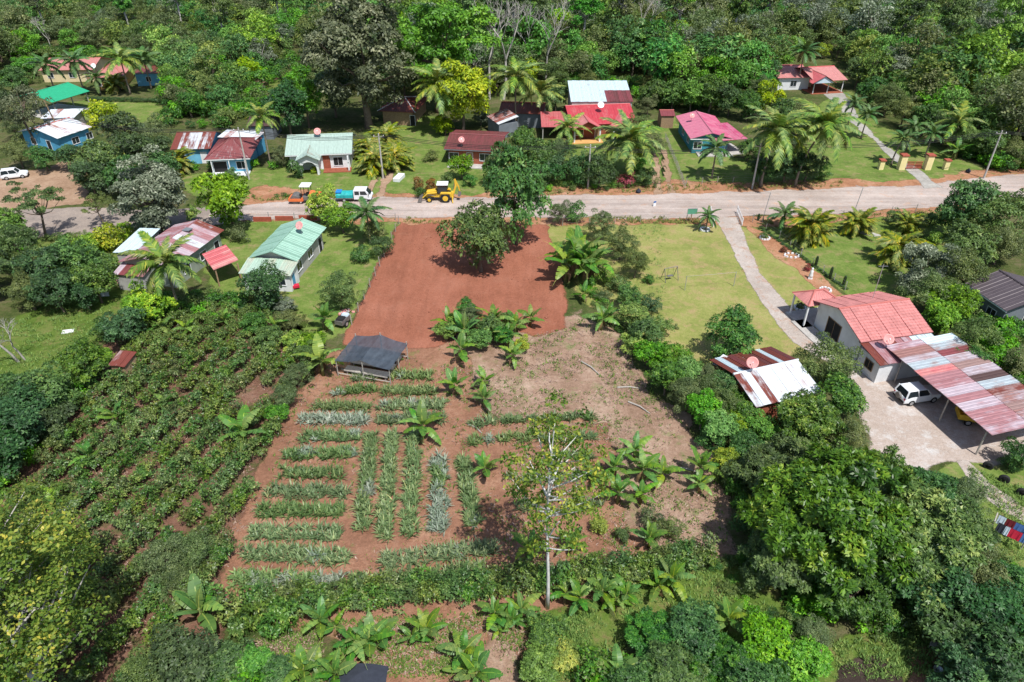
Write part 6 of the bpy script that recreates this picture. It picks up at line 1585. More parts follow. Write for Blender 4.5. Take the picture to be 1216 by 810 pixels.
def lab(kind, x, y, r_):
    """a label from the tree's look and the findable thing nearest to it"""
    for size in ('', 'large ' if r_ > 30 else 'small ' if r_ < 18 else 'mid-sized '):
        for lx, ly, nm in sorted(LM, key=lambda q: (q[0] - x) ** 2 + (q[1] - y) ** 2)[:5]:
            dx, dy = x - lx, y - ly
            wd = ('just ' if math.hypot(dx, dy) < 45 else 'well ' if math.hypot(dx, dy) > 110 else '')
            d_ = ('right of ' if dx > 0 else 'left of ') if abs(dx) > 1.6 * abs(dy) else ('below ' if dy > 0 else 'above ') if abs(dy) > 1.6 * abs(dx) else ('below ' if dy > 0 else 'above ') + 'and ' + ('right of ' if dx > 0 else 'left of ')
            t = size + ADJ[kind] + ' ' + wd + d_ + nm
            if t not in USED: USED.add(t); return t
    return t
T = tree
# --- around the red lot and the road
T('dense', 613, 228, 38, 'tall dense tree shading the right edge of the red lot', hk=1.5)
T('dense', 570, 276, 38, 'dark round tree standing inside the red lot', hk=1.15)
T('olive', 592, 196, 18, 'slim olive tree right of the maroon house', hk=1.3)
T('bright', 548, 196, 15, 'low bright tree in front of the maroon house')
T('lime', 380, 243, 21, 'lime green tree hiding the road roller')
T('bright', 405, 257, 20, 'pale flat-topped tree beside the lime tree', hk=.9)
T('fine_bush', 452, 292, 15, 'feathery shrub at the fence of the red lot', hk=1.4); T('bush', 430, 303, 12, 'dark rounded shrub on the lawn by the fence'); T('olive_bush', 445, 275, 15, 'pale olive shrub below the gate palm', hk=1.3)
T('olive', 402, 345, 24, 'loose-leaved tree at the corner of the green house lawn')
T('dark', 312, 342, 26, 'dark tree in front of the green-roofed house'); T('grey', 338, 362, 13, 'small grey-green tree beside the washing sink', hk=.8)
T('olive_bush', 281, 277, 14, 'dull rounded shrub right of the bright tree'); T('bright', 270, 237, 36, 'bright green tree above the pink tin roof')
T('grey', 180, 226, 46, 'large grey-green tree above the paved road'); T('grey', 172, 262, 18, 'lower grey-green tree at the tin house roof')
T('lime', 226, 254, 9, 'small lime shrub beside the bright tree', cat='tree')
T('feathery', 36, 236, 42, 'flat-topped feathery tree above the paved road'); T('feathery', 115, 240, 24, 'smaller feathery tree beside the grey-green one')
for x, y, r_, lb in [(128, 283, 22, 'yellowish shrub mound above the white lean-to'), (105, 292, 18, 'yellowish shrub mound on the verge'), (148, 275, 14, 'small yellowish shrub near the lean-to roof')]: T('lime_bush', x, y, r_, lb, hk=1.0)
gl = 'dark trees massed left of the tin house'
for x, y, r_, k in [(22, 296, 30, 'olive'), (52, 322, 30, 'dark'), (90, 308, 28, 'dense'), (112, 335, 24, 'dense'), (66, 345, 26, 'dark'), (32, 345, 24, 'olive'), (100, 350, 18, 'dark'), (8, 270, 26, 'bright'), (122, 312, 18, 'dense'), (-30, 320, 34, 'dark'), (-20, 265, 30, 'dense')]:
    T(k, x, y, r_, lab(k, x, y, r_), gl)
T('lime', 174, 359, 28, 'round glossy tree below the rusty lean-to'); T('dark', 148, 387, 24, 'dark tree below the round glossy one'); T('bush', 128, 392, 16, 'shrub at the pasture edge below the tin panel')
gl = 'dense trees between pasture and coffee'
for x, y, r_, k in [(48, 466, 34, 'dense'), (98, 432, 26, 'dense'), (22, 500, 36, 'dark'), (-10, 540, 36, 'dark'), (60, 500, 24, 'dark'), (5, 470, 28, 'dense'), (118, 425, 16, 'bright'), (-40, 480, 40, 'dark')]:
    T(k, x, y, r_, lab(k, x, y, r_), gl)
T('grey', 10, 535, 16, 'pale grey-leaved tree at the left edge', hk=.8)
# bare trees of the pasture
for x, y, s, lb in [(22, 430, .9, 'bare pale forked tree at the left edge of the pasture'), (30, 428, .7, 'bare dark tree beside the pale forked one')]:
    e = empty('bare_tree', P(x, y), 1.0, lb, 'tree'); inst('trunk', BARE[0 if s > .8 else 1], e, (0, 0, 0), (0, R(-14), 0), (s, s, s))
# --- left edge, upper
T('haze_tree', 26, 126, 34, 'grey-brown thin-leaved tree in front of the green shelter', hk=1.15)
gl = 'dark trees in front of the blue white-roofed house'
for x, y, r_, k in [(148, 158, 24, 'dark'), (120, 188, 28, 'dense'), (168, 180, 28, 'dark'), (105, 208, 22, 'dark'), (148, 205, 26, 'dense'), (180, 160, 22, 'olive'), (192, 195, 18, 'dense'), (80, 185, 16, 'dark'), (50, 185, 16, 'dense'), (20, 180, 18, 'olive')]:
    T(k, x, y, r_, lab(k, x, y, r_), gl)
T('yellow_bush', 119, 136, 19, 'yellow flowering shrub right of the blue white-roofed house', hk=1.2)
T('lime', 140, 185, 9, 'small lime tree with pale leaves among the dark mass', cat='tree')
# hedge at the far lawn
for i in range(16): T('fine_bush', 104 + i * 5.6, 117 + i * .15, 4.2, 'clipped hedge bush along the far lawn', 'clipped far hedge', hk=.9)
# --- houses above the road
T('bright', 362, 118, 24, 'two-toned tree, its bright side, above the grey-green roof', hk=1.2); T('dark', 340, 128, 26, 'two-toned tree, its dark side, left of the bright one', hk=1.1)
T('bush', 276, 206, 8, 'clipped ball shrub in front of the blue porch', hk=1.0); T('olive', 335, 185, 12, 'slim tree left of the white arch'); T('bush', 352, 202, 11, 'dark shrub at the white arch', hk=1.2); T('yellow_bush', 375, 201, 6, 'yellow shrub below the white arch')
T('olive_bush', 513, 185, 10, 'round reddish shrub on the lawn left of the maroon house', hk=.9)
for x, y, k, lb in [(497, 218, 'croton', 'yellowish croton left of the backhoe'), (511, 220, 'croton', 'reddish croton closest to the backhoe bucket'), (500, 228, 'bush', 'dark shrub below the crotons'), (530, 210, 'bush', 'small shrub behind the backhoe cab'), (558, 215, 'bush', 'dark shrub behind the backhoe arm')]: T(k, x, y, 8, lb, hk=1.2)
T('yellow', 549, 112, 36, 'brilliant yellow-green flowering tree'); T('lime', 528, 148, 14, 'low yellow-green tree below the coconut palm', hk=.8); T('grey', 571, 138, 12, 'small blue-green tree in front of the yellow tree', hk=.8)
T('tall_brown', 428, 58, 64, 'huge grey-brown flowering tree at the forest edge'); T('tall_bright', 516, 46, 57, 'huge bright green layered tree at the forest edge')
T('dark', 395, 108, 26, 'dark tree below the huge grey-brown crown'); T('dark', 478, 88, 24, 'dark tree between the two huge crowns'); T('olive', 385, 75, 24, 'olive tree left of the huge grey-brown crown')
gl = 'dark bushes in front of the red house'
for x, y, r_, k in [(640, 185, 20, 'dense'), (622, 165, 16, 'dense'), (652, 205, 20, 'fine_bush'), (672, 196, 24, 'fine_bush'), (692, 202, 24, 'fine_bush'), (640, 212, 16, 'fine_bush'), (712, 200, 18, 'dark'), (662, 180, 14, 'olive')]:
    T(k, x, y, r_, lab(k, x, y, r_), gl, hk=1.1)
T('red_bush', 741, 213, 12, 'red flowering shrub at the roadside'); T('fine_bush', 768, 210, 13, 'dark rounded shrub right of the red flowering one', hk=1.3); T('bright_bush', 756, 195, 12, 'bright shrub behind the red flowering one'); T('olive', 776, 170, 14, 'slim tree at the corner of the red house'); T('olive', 760, 150, 16, 'tree with pale leaves right of the red house')
gl = 'thicket under the palm pair'
for x, y, r_, k in [(925, 170, 20, 'dark'), (935, 195, 20, 'dark'), (905, 200, 16, 'dark'), (960, 195, 18, 'dark'), (975, 205, 12, 'bush'), (950, 140, 18, 'olive'), (917, 118, 20, 'lime'), (935, 135, 18, 'dense'), (890, 175, 14, 'dense')]:
    T(k, x, y, r_, lab(k, x, y, r_), gl)
gl = 'trees right behind the houses'
for x, y, r_, k in [(776, 108, 17, 'dense'), (800, 108, 18, 'dense'), (822, 112, 18, 'bright'), (845, 110, 20, 'dense'), (868, 116, 18, 'dark'), (890, 122, 18, 'dense'), (905, 105, 16, 'olive'), (770, 125, 12, 'olive'), (910, 85, 16, 'dense'), (930, 70, 14, 'bright'), (1020, 85, 16, 'dense'), (1035, 105, 18, 'dense'), (1055, 118, 18, 'olive'), (1075, 132, 18, 'olive'), (1100, 140, 18, 'dense'), (1125, 152, 18, 'olive'), (1150, 165, 18, 'olive'), (1178, 172, 18, 'dense'), (1205, 180, 18, 'olive'), (660, 115, 14, 'dense'), (14, 95, 16, 'dense'), (-8, 120, 18, 'dark'), (30, 80, 12, 'bright'), (700, 95, 12, 'olive'), (665, 95, 14, 'olive'), (15, 150, 14, 'olive')]:
    T(k, x, y, r_, lab(k, x, y, r_), gl)
# --- field side shrubs
for x, y, r_, k, lb in [(715, 268, 18, 'olive', 'loose olive shrub tree left of the dry lawn by the road'), (738, 288, 20, 'olive', 'second olive shrub tree along the dry lawn'), (755, 312, 18, 'olive', 'third olive shrub tree along the dry lawn'), (665, 252, 14, 'olive', 'olive tree at the roadside above the banana clump'), (682, 254, 14, 'bush', 'clipped dark bush at the roadside above the banana clump'), (720, 328, 12, 'bush', 'dark bush right of the big banana clump'), (734, 338, 13, 'bush', 'dark bush between banana clump and lawn'), (770, 332, 7, 'bush', 'lone small bush on the dry lawn'), (747, 352, 16, 'dense', 'dark round tree at the lawn corner'), (772, 360, 15, 'fine_bush', 'grey-green bush at the lawn corner'),
                        (718, 352, 10, 'olive_bush', 'small olive bush right of the low banana'), (791, 384, 5, 'bush', 'tiny bush on the dry lawn nearest the hedge'), (802, 388, 4, 'olive_bush', 'tiniest bush on the dry lawn'), (706, 314, 12, 'olive_bush', 'bush beside the big banana clump')]: T(k, x, y, r_, lb, hk=1.0)
T('dense', 873, 397, 30, 'citrus-like dark tree at the lower end of the dry lawn')
gl = 'live hedge right of the fallow'
for x, y, r_, k in [(752, 375, 18, 'bright'), (766, 395, 20, 'dense'), (785, 388, 14, 'bright_bush'), (752, 405, 16, 'lime'), (775, 420, 20, 'bright'), (800, 425, 20, 'bright'), (792, 448, 22, 'dense'), (820, 440, 18, 'bright'), (815, 468, 22, 'olive'), (840, 462, 20, 'olive'), (835, 490, 22, 'bright'), (860, 482, 22, 'olive'), (858, 510, 22, 'bright'), (876, 503, 16, 'lime'), (885, 528, 20, 'dense'), (845, 525, 16, 'bush'), (862, 545, 16, 'lime'), (880, 475, 16, 'dense'), (905, 510, 18, 'bright'), (870, 565, 15, 'olive_bush'), (858, 458, 20, 'dense'), (884, 490, 20, 'dense'), (840, 448, 16, 'olive')]:
    T(k, x, y, r_, lab(k, x, y, r_), gl)
# --- big trees right
T('olive', 985, 432, 34, 'grey-olive tree beside the striped tin roof'); T('dense', 1000, 470, 30, 'dense tree at the left side of the yard')
gl = 'huge leafy trees right of the garden'
for x, y, r_, k in [(960, 498, 42, 'giant_bright'), (985, 615, 100, 'monumental'), (1078, 640, 78, 'monumental'), (922, 556, 46, 'giant'), (1050, 572, 44, 'giant_bright'), (1010, 515, 24, 'olive'), (1105, 585, 38, 'giant'), (1130, 625, 40, 'giant'), (925, 665, 44, 'giant'), (1015, 700, 48, 'giant'), (1110, 700, 46, 'dark'), (1140, 590, 28, 'olive')]:
    T(k, x, y, r_, lab(k, x, y, r_), gl)
gl = 'trees in the lower right corner'
for x, y, r_, k in [(1165, 690, 36, 'olive'), (1190, 735, 46, 'dark'), (1140, 745, 40, 'dark'), (1200, 690, 26, 'dense'), (1180, 790, 46, 'dark'), (1225, 770, 44, 'dense'), (1150, 800, 36, 'dark')]:
    T(k, x, y, r_, lab(k, x, y, r_), gl)
gl = 'leafy trees at the bottom edge'
for x, y, r_, k in [(775, 760, 34, 'giant'), (825, 750, 36, 'dense'), (800, 795, 40, 'giant'), (860, 785, 38, 'giant'), (905, 770, 34, 'bright'), (900, 810, 36, 'dense'), (945, 785, 34, 'bright'), (965, 750, 22, 'olive'), (755, 810, 30, 'dense')]:
    T(k, x, y, r_, lab(k, x, y, r_), gl, hk=.85)
for x, y, r_, lb, k in [(652, 752, 26, 'dark leafy tree at the foot of the pale trunk', 'dense'), (640, 790, 26, 'leafy tree at the bottom edge below the pale trunk', 'bright'), (665, 778, 22, 'leafy shrub tree left of the grassy clearing', 'lime')]: T(k, x, y, r_, lb, hk=.8)
for x, y, r_, k, lb in [(775, 618, 18, 'olive_bush', 'feathery grey-green shrub above the hedge'), (795, 628, 17, 'olive_bush', 'grey-green shrub above the right end of the hedge'), (740, 635, 11, 'bush', 'low round shrub above the hedge'), (560, 378, 15, 'olive', 'tree at the top of the thicket on the red lot'), (582, 388, 16, 'dense', 'leafy tree in the middle of the thicket'), (545, 385, 14, 'bright', 'bright tree at the left of the thicket'), (600, 380, 12, 'olive', 'loose tree at the right of the thicket'), (712, 625, 14, 'lime_bush', 'yellowish shrub right of the pale trunk')]: T(k, x, y, r_, lb)
for x, y, r_, k, lb in [(530, 392, 13, 'bright', 'bright leafy tree at the left tip of the thicket'), (570, 402, 15, 'bright', 'broad-leaved bright tree at the front of the thicket'), (596, 398, 13, 'dense', 'dense green tree at the right of the thicket'), (618, 408, 10, 'lime', 'small yellow-green tree below the right of the thicket'), (555, 366, 12, 'dense', 'dense tree at the back of the thicket')]: T(k, x, y, r_, lb)
# pale-trunked airy tree in the garden and its cousins at the left
def airy(x, y, H, Rr, lb, lean=0.0, kind='airy', v=0):
    tm, cm, r0, h0, zc = PROTO[kind][v]
    e = empty('airy_tree', P(x, y), 2.0, lb, 'tree'); e.scale = (Rr / r0, Rr / r0, H / h0); e.rotation_euler = (0, lean, TR.uniform(0, 6) if not lean else 0)
    inst('trunk', tm, e); inst('crown', cm, e)
airy(650, 722, 18, 3.0, 'tall airy tree with pale trunk and yellowing leaves in the garden')
airy(85, 850, 14.5, 6.6, 'tall yellowing tree with grey trunk in the lower left corner', R(-9), 'airy_big', 1)
airy(45, 770, 12, 5.2, 'yellowing tree above the lower left corner', 0.0, 'airy_big', 0)
gl = 'trees at the lower left'
for x, y, r_, k in [(195, 665, 30, 'olive'), (228, 655, 26, 'olive'), (215, 690, 24, 'olive')]: T(k, x, y, r_, lab(k, x, y, r_), 'olive trees below the coffee')
for x, y, r_, k in [(215, 780, 40, 'dark'), (265, 785, 28, 'dense'), (170, 800, 34, 'olive'), (300, 785, 22, 'bright'), (330, 800, 22, 'dense')]: T(k, x, y, r_, lab(k, x, y, r_), gl, hk=.85)
for x, y, r_, k in [(365, 425, 18, 'olive'), (352, 445, 18, 'olive'), (338, 470, 18, 'olive'), (372, 405, 16, 'bright'), (350, 405, 16, 'lime'), (318, 402, 16, 'dense'), (340, 380, 15, 'olive'), (300, 385, 15, 'dense'), (330, 490, 14, 'bright')]: T(k, x, y, r_, lab(k, x, y, r_), 'green strip left of the net shed', hk=.9)
# --- right edge
T('dense', 1146, 246, 30, 'dense dark tree in front of the road at the right', hk=1.25); T('dense', 1130, 262, 18, 'dense tree left of the dark one at the road')
gl = 'trees between garden lawn and dark-roofed house'
for x, y, r_, k in [(1195, 255, 38, 'olive'), (1100, 312, 34, 'grey'), (1138, 322, 32, 'olive'), (1150, 292, 28, 'dense'), (1110, 350, 30, 'olive'), (1132, 358, 28, 'bright'), (1120, 378, 24, 'bright'), (1160, 405, 30, 'olive'), (1185, 415, 26, 'bright'), (1205, 430, 24, 'olive'), (1150, 430, 20, 'dense'), (1190, 290, 24, 'olive'), (1205, 458, 16, 'dense'), (1215, 540, 20, 'dark'), (1200, 550, 12, 'bush')]:
    T(k, x, y, r_, lab(k, x, y, r_), gl)
for x, y, k, lb in [(1062, 258, 'bush', 'low shrub at the road behind the brown areca'), (1085, 262, 'bush', 'dark shrub at the road right of the brown areca'), (1105, 262, 'bush', 'dark shrub hedge at the end of the garden lawn'), (1110, 282, 'lime_bush', 'pale variegated shrub on the garden lawn')]: T(k, x, y, 11, lb)
for i in range(24):
    t = i / 23; T('fine_bush', 899 + 100 * t + 5, 270 + 72 * t, 3.6, 'low silvery hedge bush along the flower border', 'low border hedge', hk=.6)
for x, y, k, lb in [(932, 296, 'red_bush', 'dark red plant beside the long stone planter'), (958, 318, 'red_bush', 'dark red plant beside the white statue'), (908, 280, 'bush', 'plant in the stone ring near the road'), (950, 363, 'bush', 'plant in the stone ring beside the drive')]: T(k, x, y, 5, lb, hk=1.2)

# --- coffee bushes: rows run up to the right
p0, p1 = P(215, 597), P(275, 535); rd = (p1 - p0).normalized(); rn = Vector((-rd.y, rd.x, 0))
cpoly = [(P(*q).x, P(*q).y) for q in [(150, 402), (195, 378), (300, 372), (345, 380), (352, 430), (340, 490), (300, 575), (262, 690), (225, 735), (150, 800), (60, 840), (-40, 840), (-30, 660), (30, 580), (75, 520), (125, 455)]]
spots = []
g = np.random.default_rng(17)
for i in range(-40, 40):
    for j in range(-70, 70):
        q = p0 + rn * (i * 2.35 + g.normal(0, .08)) + rd * (j * .88 + g.normal(0, .1))
        if not in_poly(q.x, q.y, cpoly): continue
        x, y = to_px(q.x, q.y)
        if math.hypot(x - 140, y - 432) < 16 or g.uniform() < .05 or vnoise(q.x * .28, q.y * .28, 9) < .17: continue
        spots.append((q, x, y))
spots.sort(key=lambda s: s[0].y)
def put_coffee(q, name, label, group, s):
    tm, cm, *_ = PROTO['coffee'][TR.randrange(5)]
    o = inst(name, cm, None, (q.x, q.y, 0), (0, 0, TR.uniform(0, 6.28)), (s * TR.uniform(.9, 1.15), s * TR.uniform(.9, 1.15), s * TR.uniform(.95, 1.35)))
    return tag(o, label, 'coffee bush', group)
inframe = [s for s in spots if -12 < s[1] < 1216 and s[2] < 822]
for q, x, y in inframe[:300]: put_coffee(q, 'coffee_bush', 'coffee bush in the slanting rows of the plantation', 'coffee bushes of the plantation', TR.uniform(.9, 1.12))

def stuff_instances(name, label, sources, pts):
    """pts: list of (x, y, scale, rz, source index); one object that draws a mass of plants"""
    me = bpy.data.meshes.new(name)
    me.from_pydata([(p[0], p[1], 0) for p in pts], [], [])
    for nm, k in (('sc', 2), ('rz', 3)):
        a = me.attributes.new(nm, 'FLOAT', 'POINT'); a.data.foreach_set('value', [float(p[k]) for p in pts])
    a = me.attributes.new('ix', 'INT', 'POINT'); a.data.foreach_set('value', [int(p[4]) for p in pts])
    o = inst(name, me); tag(o, label, None, None, 'stuff')
    ng = bpy.data.node_groups.new(name + '_scatter', 'GeometryNodeTree')
    ng.interface.new_socket('Geometry', in_out='INPUT', socket_type='NodeSocketGeometry'); ng.interface.new_socket('Geometry', in_out='OUTPUT', socket_type='NodeSocketGeometry')
    gi, go = ng.nodes.new('NodeGroupInput'), ng.nodes.new('NodeGroupOutput')
    m2p = ng.nodes.new('GeometryNodeMeshToPoints'); ng.links.new(gi.outputs[0], m2p.inputs[0])
    jn = ng.nodes.new('GeometryNodeGeometryToInstance')
    for s_ in reversed(sources):
        oi = ng.nodes.new('GeometryNodeObjectInfo'); oi.inputs['Object'].default_value = s_; oi.transform_space = 'ORIGINAL'; oi.inputs['As Instance'].default_value = True
        ng.links.new(oi.outputs['Geometry'], jn.inputs[0])
    iop = ng.nodes.new('GeometryNodeInstanceOnPoints'); iop.inputs['Pick Instance'].default_value = True
    ng.links.new(m2p.outputs[0], iop.inputs['Points']); ng.links.new(jn.outputs[0], iop.inputs['Instance'])
    def na(nm, typ):
        n = ng.nodes.new('GeometryNodeInputNamedAttribute'); n.data_type = typ; n.inputs[0].default_value = nm; return n.outputs[0]
    ng.links.new(na('ix', 'INT'), iop.inputs['Instance Index'])
    cb = ng.nodes.new('ShaderNodeCombineXYZ'); ng.links.new(na('rz', 'FLOAT'), cb.inputs[2]); ng.links.new(cb.outputs[0], iop.inputs['Rotation'])
    ng.links.new(na('sc', 'FLOAT'), iop.inputs['Scale'])
    ng.links.new(iop.outputs[0], go.inputs[0])
    md = o.modifiers.new('scatter', 'NODES'); md.node_group = ng
    return o
# geometry for masses of plants: real instances baked as ONE mesh per mass where the pieces are tiny
def mass_of_crowns(name, label, protos, pts, thin=1.0, leafscale=1.0):
    """one joined mesh of many crowns; thin: share of the leaves kept, leafscale: makes up for it"""
    byM = {}
    g = np.random.default_rng(5)
    cache = {}
    Vs, Fs, vs_, mi, mats, n0 = [], [], [], [], [], 0
    for x, y, s, rz, k in pts:
        me = protos[k]
        if me.name not in cache:
            co = np.empty(len(me.vertices) * 3, np.float32); me.vertices.foreach_get('co', co); co = co.reshape(-1, 4, 3)
            v = np.empty(len(me.polygons), np.float32); me.attributes['v'].data.foreach_get('value', v)
            if me.materials[0] not in mats: mats.append(me.materials[0])
            cache[me.name] = (co, v, mats.index(me.materials[0]))
        co, v, m_ = cache[me.name]
        sel = g.uniform(0, 1, len(co)) < thin
        c = co[sel]
        if leafscale != 1: c = c.mean(1, keepdims=True) + (c - c.mean(1, keepdims=True)) * leafscale
        cs, sn = math.cos(rz), math.sin(rz)
        c = c * s
        c = np.stack([c[..., 0] * cs - c[..., 1] * sn + x, c[..., 0] * sn + c[..., 1] * cs + y, c[..., 2]], -1).reshape(-1, 3)
        Vs.append(c); vs_.append(np.clip(v[sel] + g.normal(0, .1), 0, 1)); mi.append(np.full(int(sel.sum()), m_))
    V = np.concatenate(Vs); F = np.arange(len(V)).reshape(-1, 4)
    me = poly_mesh(name, V, F, mats[0], np.concatenate(vs_))
    for m_ in mats[1:]: me.materials.append(m_)
    me.polygons.foreach_set('material_index', np.concatenate(mi).astype(np.int32))
    return tag(inst(name, me), label, None, None, 'stuff')
rest = [s for s in spots if s not in inframe[:300]]
mass_of_crowns('coffee_thicket', 'coffee bushes merging into one mass at the top of the plantation', [p[1] for p in PROTO['coffee']], [(q.x, q.y, TR.uniform(.9, 1.12), TR.uniform(0, 6.28), TR.randrange(5)) for q, x, y in rest])
# the trimmed coffee hedge along the lower end of the garden
hp = [P(*q) for q in [(300, 726), (430, 712), (540, 704), (650, 694), (760, 682), (850, 662)]]
for a_, b_ in zip(hp[:-1], hp[1:]):
    n = int((b_ - a_).length / .8)
    for i in range(n):
        for r_ in (-.55, .5):
            q = a_.lerp(b_, (i + TR.uniform(-.2, .2)) / n) + Vector((0, r_ + TR.uniform(-.15, .15), 0))
            put_coffee(q, 'hedge_bush', 'bush of the coffee hedge along the lower end of the garden', 'coffee hedge bushes', TR.uniform(.9, 1.1))
for x, y in [(250, 722), (275, 735), (305, 745), (330, 752), (345, 742), (285, 755)]:
    put_coffee(P(x, y), 'coffee_bush', 'coffee bush in the shade left of the bottom bananas', 'shaded coffee bushes', 1.3)

# --- forest on the rise behind: nearest trees one by one, the rest as one mass
fb = [(-400, 150), (-60, 130), (0, 96), (34, 92), (42, 66), (110, 66), (195, 74), (205, 128), (235, 148), (285, 138), (300, 118), (345, 72), (372, 100), (400, 122), (480, 112), (570, 112), (640, 118), (668, 104), (760, 98), (775, 122), (800, 124), (905, 118), (918, 72), (1010, 70), (1030, 112), (1060, 138), (1110, 156), (1160, 174), (1190, 190), (1300, 194), (1800, 200)]
def forest_edge(x):
    for (xa, ya), (xb, yb) in zip(fb[:-1], fb[1:]):
        if xa <= x <= xb: return ya + (yb - ya) * (x - xa) / (xb - xa)
    return 150
g = np.random.default_rng(23)
F_ = []
y = 112.0
while y < 420:
    st = 4.7 + (y - 112) * .014
    half = (y * math.cos(PITCH) + CAM_H * math.sin(PITCH)) / FPX * 608 * 1.25 + 12
    x = -half
    while x < half:
        qx, qy = x + g.uniform(-.42, .42) * st, y + g.uniform(-.42, .42) * st
        px, py = to_px(qx, qy)
        if py < forest_edge(px) - 1 and not in_poly(px, py, [(285, 110), (345, 70), (360, 80), (300, 115)]):
            F_.append((qx, qy, px, py))
        x += st
    y += st
kinds = ['forest'] * 8 + ['forest_olive'] * 4 + ['forest_bright'] * 2 + ['forest_grey'] * 2 + ['forest_lime']
labels = {'forest': 'dark green broadleaf tree in the forest behind the houses', 'forest_olive': 'olive green tree in the forest behind the houses', 'forest_bright': 'bright green tree in the forest behind the houses', 'forest_grey': 'greyish thin-leaved tree in the forest behind the houses', 'forest_lime': 'yellow-green tree in the forest behind the houses'}
names = {'forest': 'forest_tree', 'forest_olive': 'olive_forest_tree', 'forest_bright': 'bright_forest_tree', 'forest_grey': 'grey_forest_tree', 'forest_lime': 'lime_forest_tree'}
F_.sort(key=lambda t: t[1])
mass = {}
nsingle = 0
src_names = list(labels)
flat = [(k, i) for k in src_names for i in range(len(PROTO[k]))]
mpts = []
for qx, qy, px, py in F_:
    k = kinds[int(g.integers(len(kinds)))]
    if vnoise(qx * .03, qy * .03, 4) > .62 and g.uniform() < .5: k = 'forest_olive'
    s = float(g.uniform(.6, 1.12)) * (1.0 if g.uniform() < .8 else 1.3)
    if px < 380: s *= .82
    edge_d = forest_edge(px) - py
    if edge_d < 8: s *= .8
    i = int(g.integers(len(PROTO[k])))
    rz = float(g.uniform(0, 6.28))
    if nsingle < 300 and -15 < px < 1231:
        nsingle += 1
        tm, cm, *_ = PROTO[k][i]
        e = empty(names[k], (qx, qy, 0), rz, labels[k], 'tree', 'forest trees behind the houses'); e.scale = (s, s, s * float(g.uniform(.85, 1.15)))
        inst('trunk', tm, e); inst('crown', cm, e)
    else:
        mpts.append((qx, qy, s, rz, flat.index((k, i))))
srcs = []
for k, i in flat:
    ob = next((o for o in bpy.data.objects if o.type == 'MESH' and o.data == PROTO[k][i][1]), None)
    if ob is None: ob = inst('crown', PROTO[k][i][1], None, (0, 600, 0))
    srcs.append(ob)
stuff_instances('forest', 'far forest reading as one green mass behind the houses', srcs, mpts)
# emergent trees standing above the forest
for x, y, s, k, lb in [(592, 92, 1.0, 'emergent', 'tall emergent tree in the dark gap behind the yellow tree'), (630, 88, .9, 'emergent_olive', 'tall olive emergent tree left of the leafless grey trees'), (690, 78, .9, 'emergent_bright', 'tall bright emergent tree above the tin barn'), (740, 72, .95, 'emergent_olive', 'tall olive emergent tree right above the tin barn'), (800, 70, .85, 'emergent', 'tall emergent tree above the brown-roofed hut'), (868, 74, .9, 'emergent', 'tall emergent tree above the magenta roof'), (905, 50, .9, 'emergent_olive', 'tall olive emergent tree left of the hill house'), (1060, 84, .9, 'emergent', 'tall emergent tree right of the hill house'), (1110, 100, .9, 'emergent_olive', 'tall olive emergent tree above the cream gate pillars'), (1165, 112, .9, 'emergent_bright', 'tall bright emergent tree at the upper right'), (1200, 90, .9, 'emergent', 'tall emergent tree at the upper right edge'), (270, 66, .8, 'emergent_olive', 'tall olive emergent tree above the striped cottage'), (160, 52, .8, 'emergent', 'tall emergent tree above the villa'), (220, 50, .8, 'emergent_bright', 'tall bright emergent tree on the left hill'), (60, 50, .8, 'emergent_olive', 'tall olive emergent tree above the long pink house'), (335, 48, .85, 'emergent', 'tall emergent tree left of the huge grey-brown crown'), (585, 70, 1.1, 'emergent', 'highest emergent tree at the top centre'), (560, 84, 1.0, 'emergent', 'tall emergent tree right of the huge bright crown'), (610, 70, 1.1, 'emergent_olive', 'high olive emergent tree at the top centre')]:
    tm, cm, *_ = PROTO[k][TR.randrange(2)]
    e = empty('emergent_tree', P(x, y), TR.uniform(0, 6.28), lb, 'tree', 'emergent trees of the forest'); s *= 1.2; e.scale = (s, s, s * TR.uniform(.95, 1.15))
    inst('trunk', tm, e); inst('crown', cm, e)
# woods going on beyond the sides of the view
sw = []
for gx in np.arange(-110, 115, 4.2):
    for gy in np.arange(8, 112, 4.2):
        qx, qy = float(gx + g.uniform(-1.6, 1.6)), float(gy + g.uniform(-1.6, 1.6))
        px, py = to_px(qx, qy); m_ = 5.0 / mpp(Vector((qx, qy, 2)))
        if (px < -m_ or px > 1216 + m_ or py > 810 + m_ * 1.5) and not (95 < qy < 112 and abs(qx) > 60 and 96 < qy < 110) and not in_poly(qx, qy, [(36, 44), (50, 44), (64, 60), (64, 74), (50, 74)]):
            sw.append((qx, qy, float(g.uniform(.32, .55)), float(g.uniform(0, 6.28)), int(g.integers(7))))
stuff_instances('side_woods', 'leafy woods continuing beyond the edges of the gardens', [srcs[i] for i in range(7)], sw)
# clods on the levelled lot
cl_ = []
lot = [(P(*q).x, P(*q).y) for q in [(478, 264), (560, 260), (646, 266), (660, 300), (667, 388), (545, 392), (478, 412), (410, 400), (446, 325)]]
octv = np.array([(1, 0, 0), (-1, 0, 0), (0, 1, 0), (0, -1, 0), (0, 0, 1), (0, 0, -1)], float); octf = np.array([(0, 2, 4), (2, 1, 4), (1, 3, 4), (3, 0, 4), (2, 0, 5), (1, 2, 5), (3, 1, 5), (0, 3, 5)])
V, F = [], []
xs, ys = [q[0] for q in lot], [q[1] for q in lot]
while len(V) < 1500:
    x, y = g.uniform(min(xs), max(xs)), g.uniform(min(ys), max(ys))
    if in_poly(x, y, lot) and vnoise(x * .4, y * .4, 6) > .35:
        s = float(g.exponential(.02)) + .025
        V.append(octv * g.uniform(.6, 1.3, (6, 1)) * s * np.array([1, 1, .7]) + np.array([x, y, s * .35])); F.append(octf + (len(V) - 1) * 6)
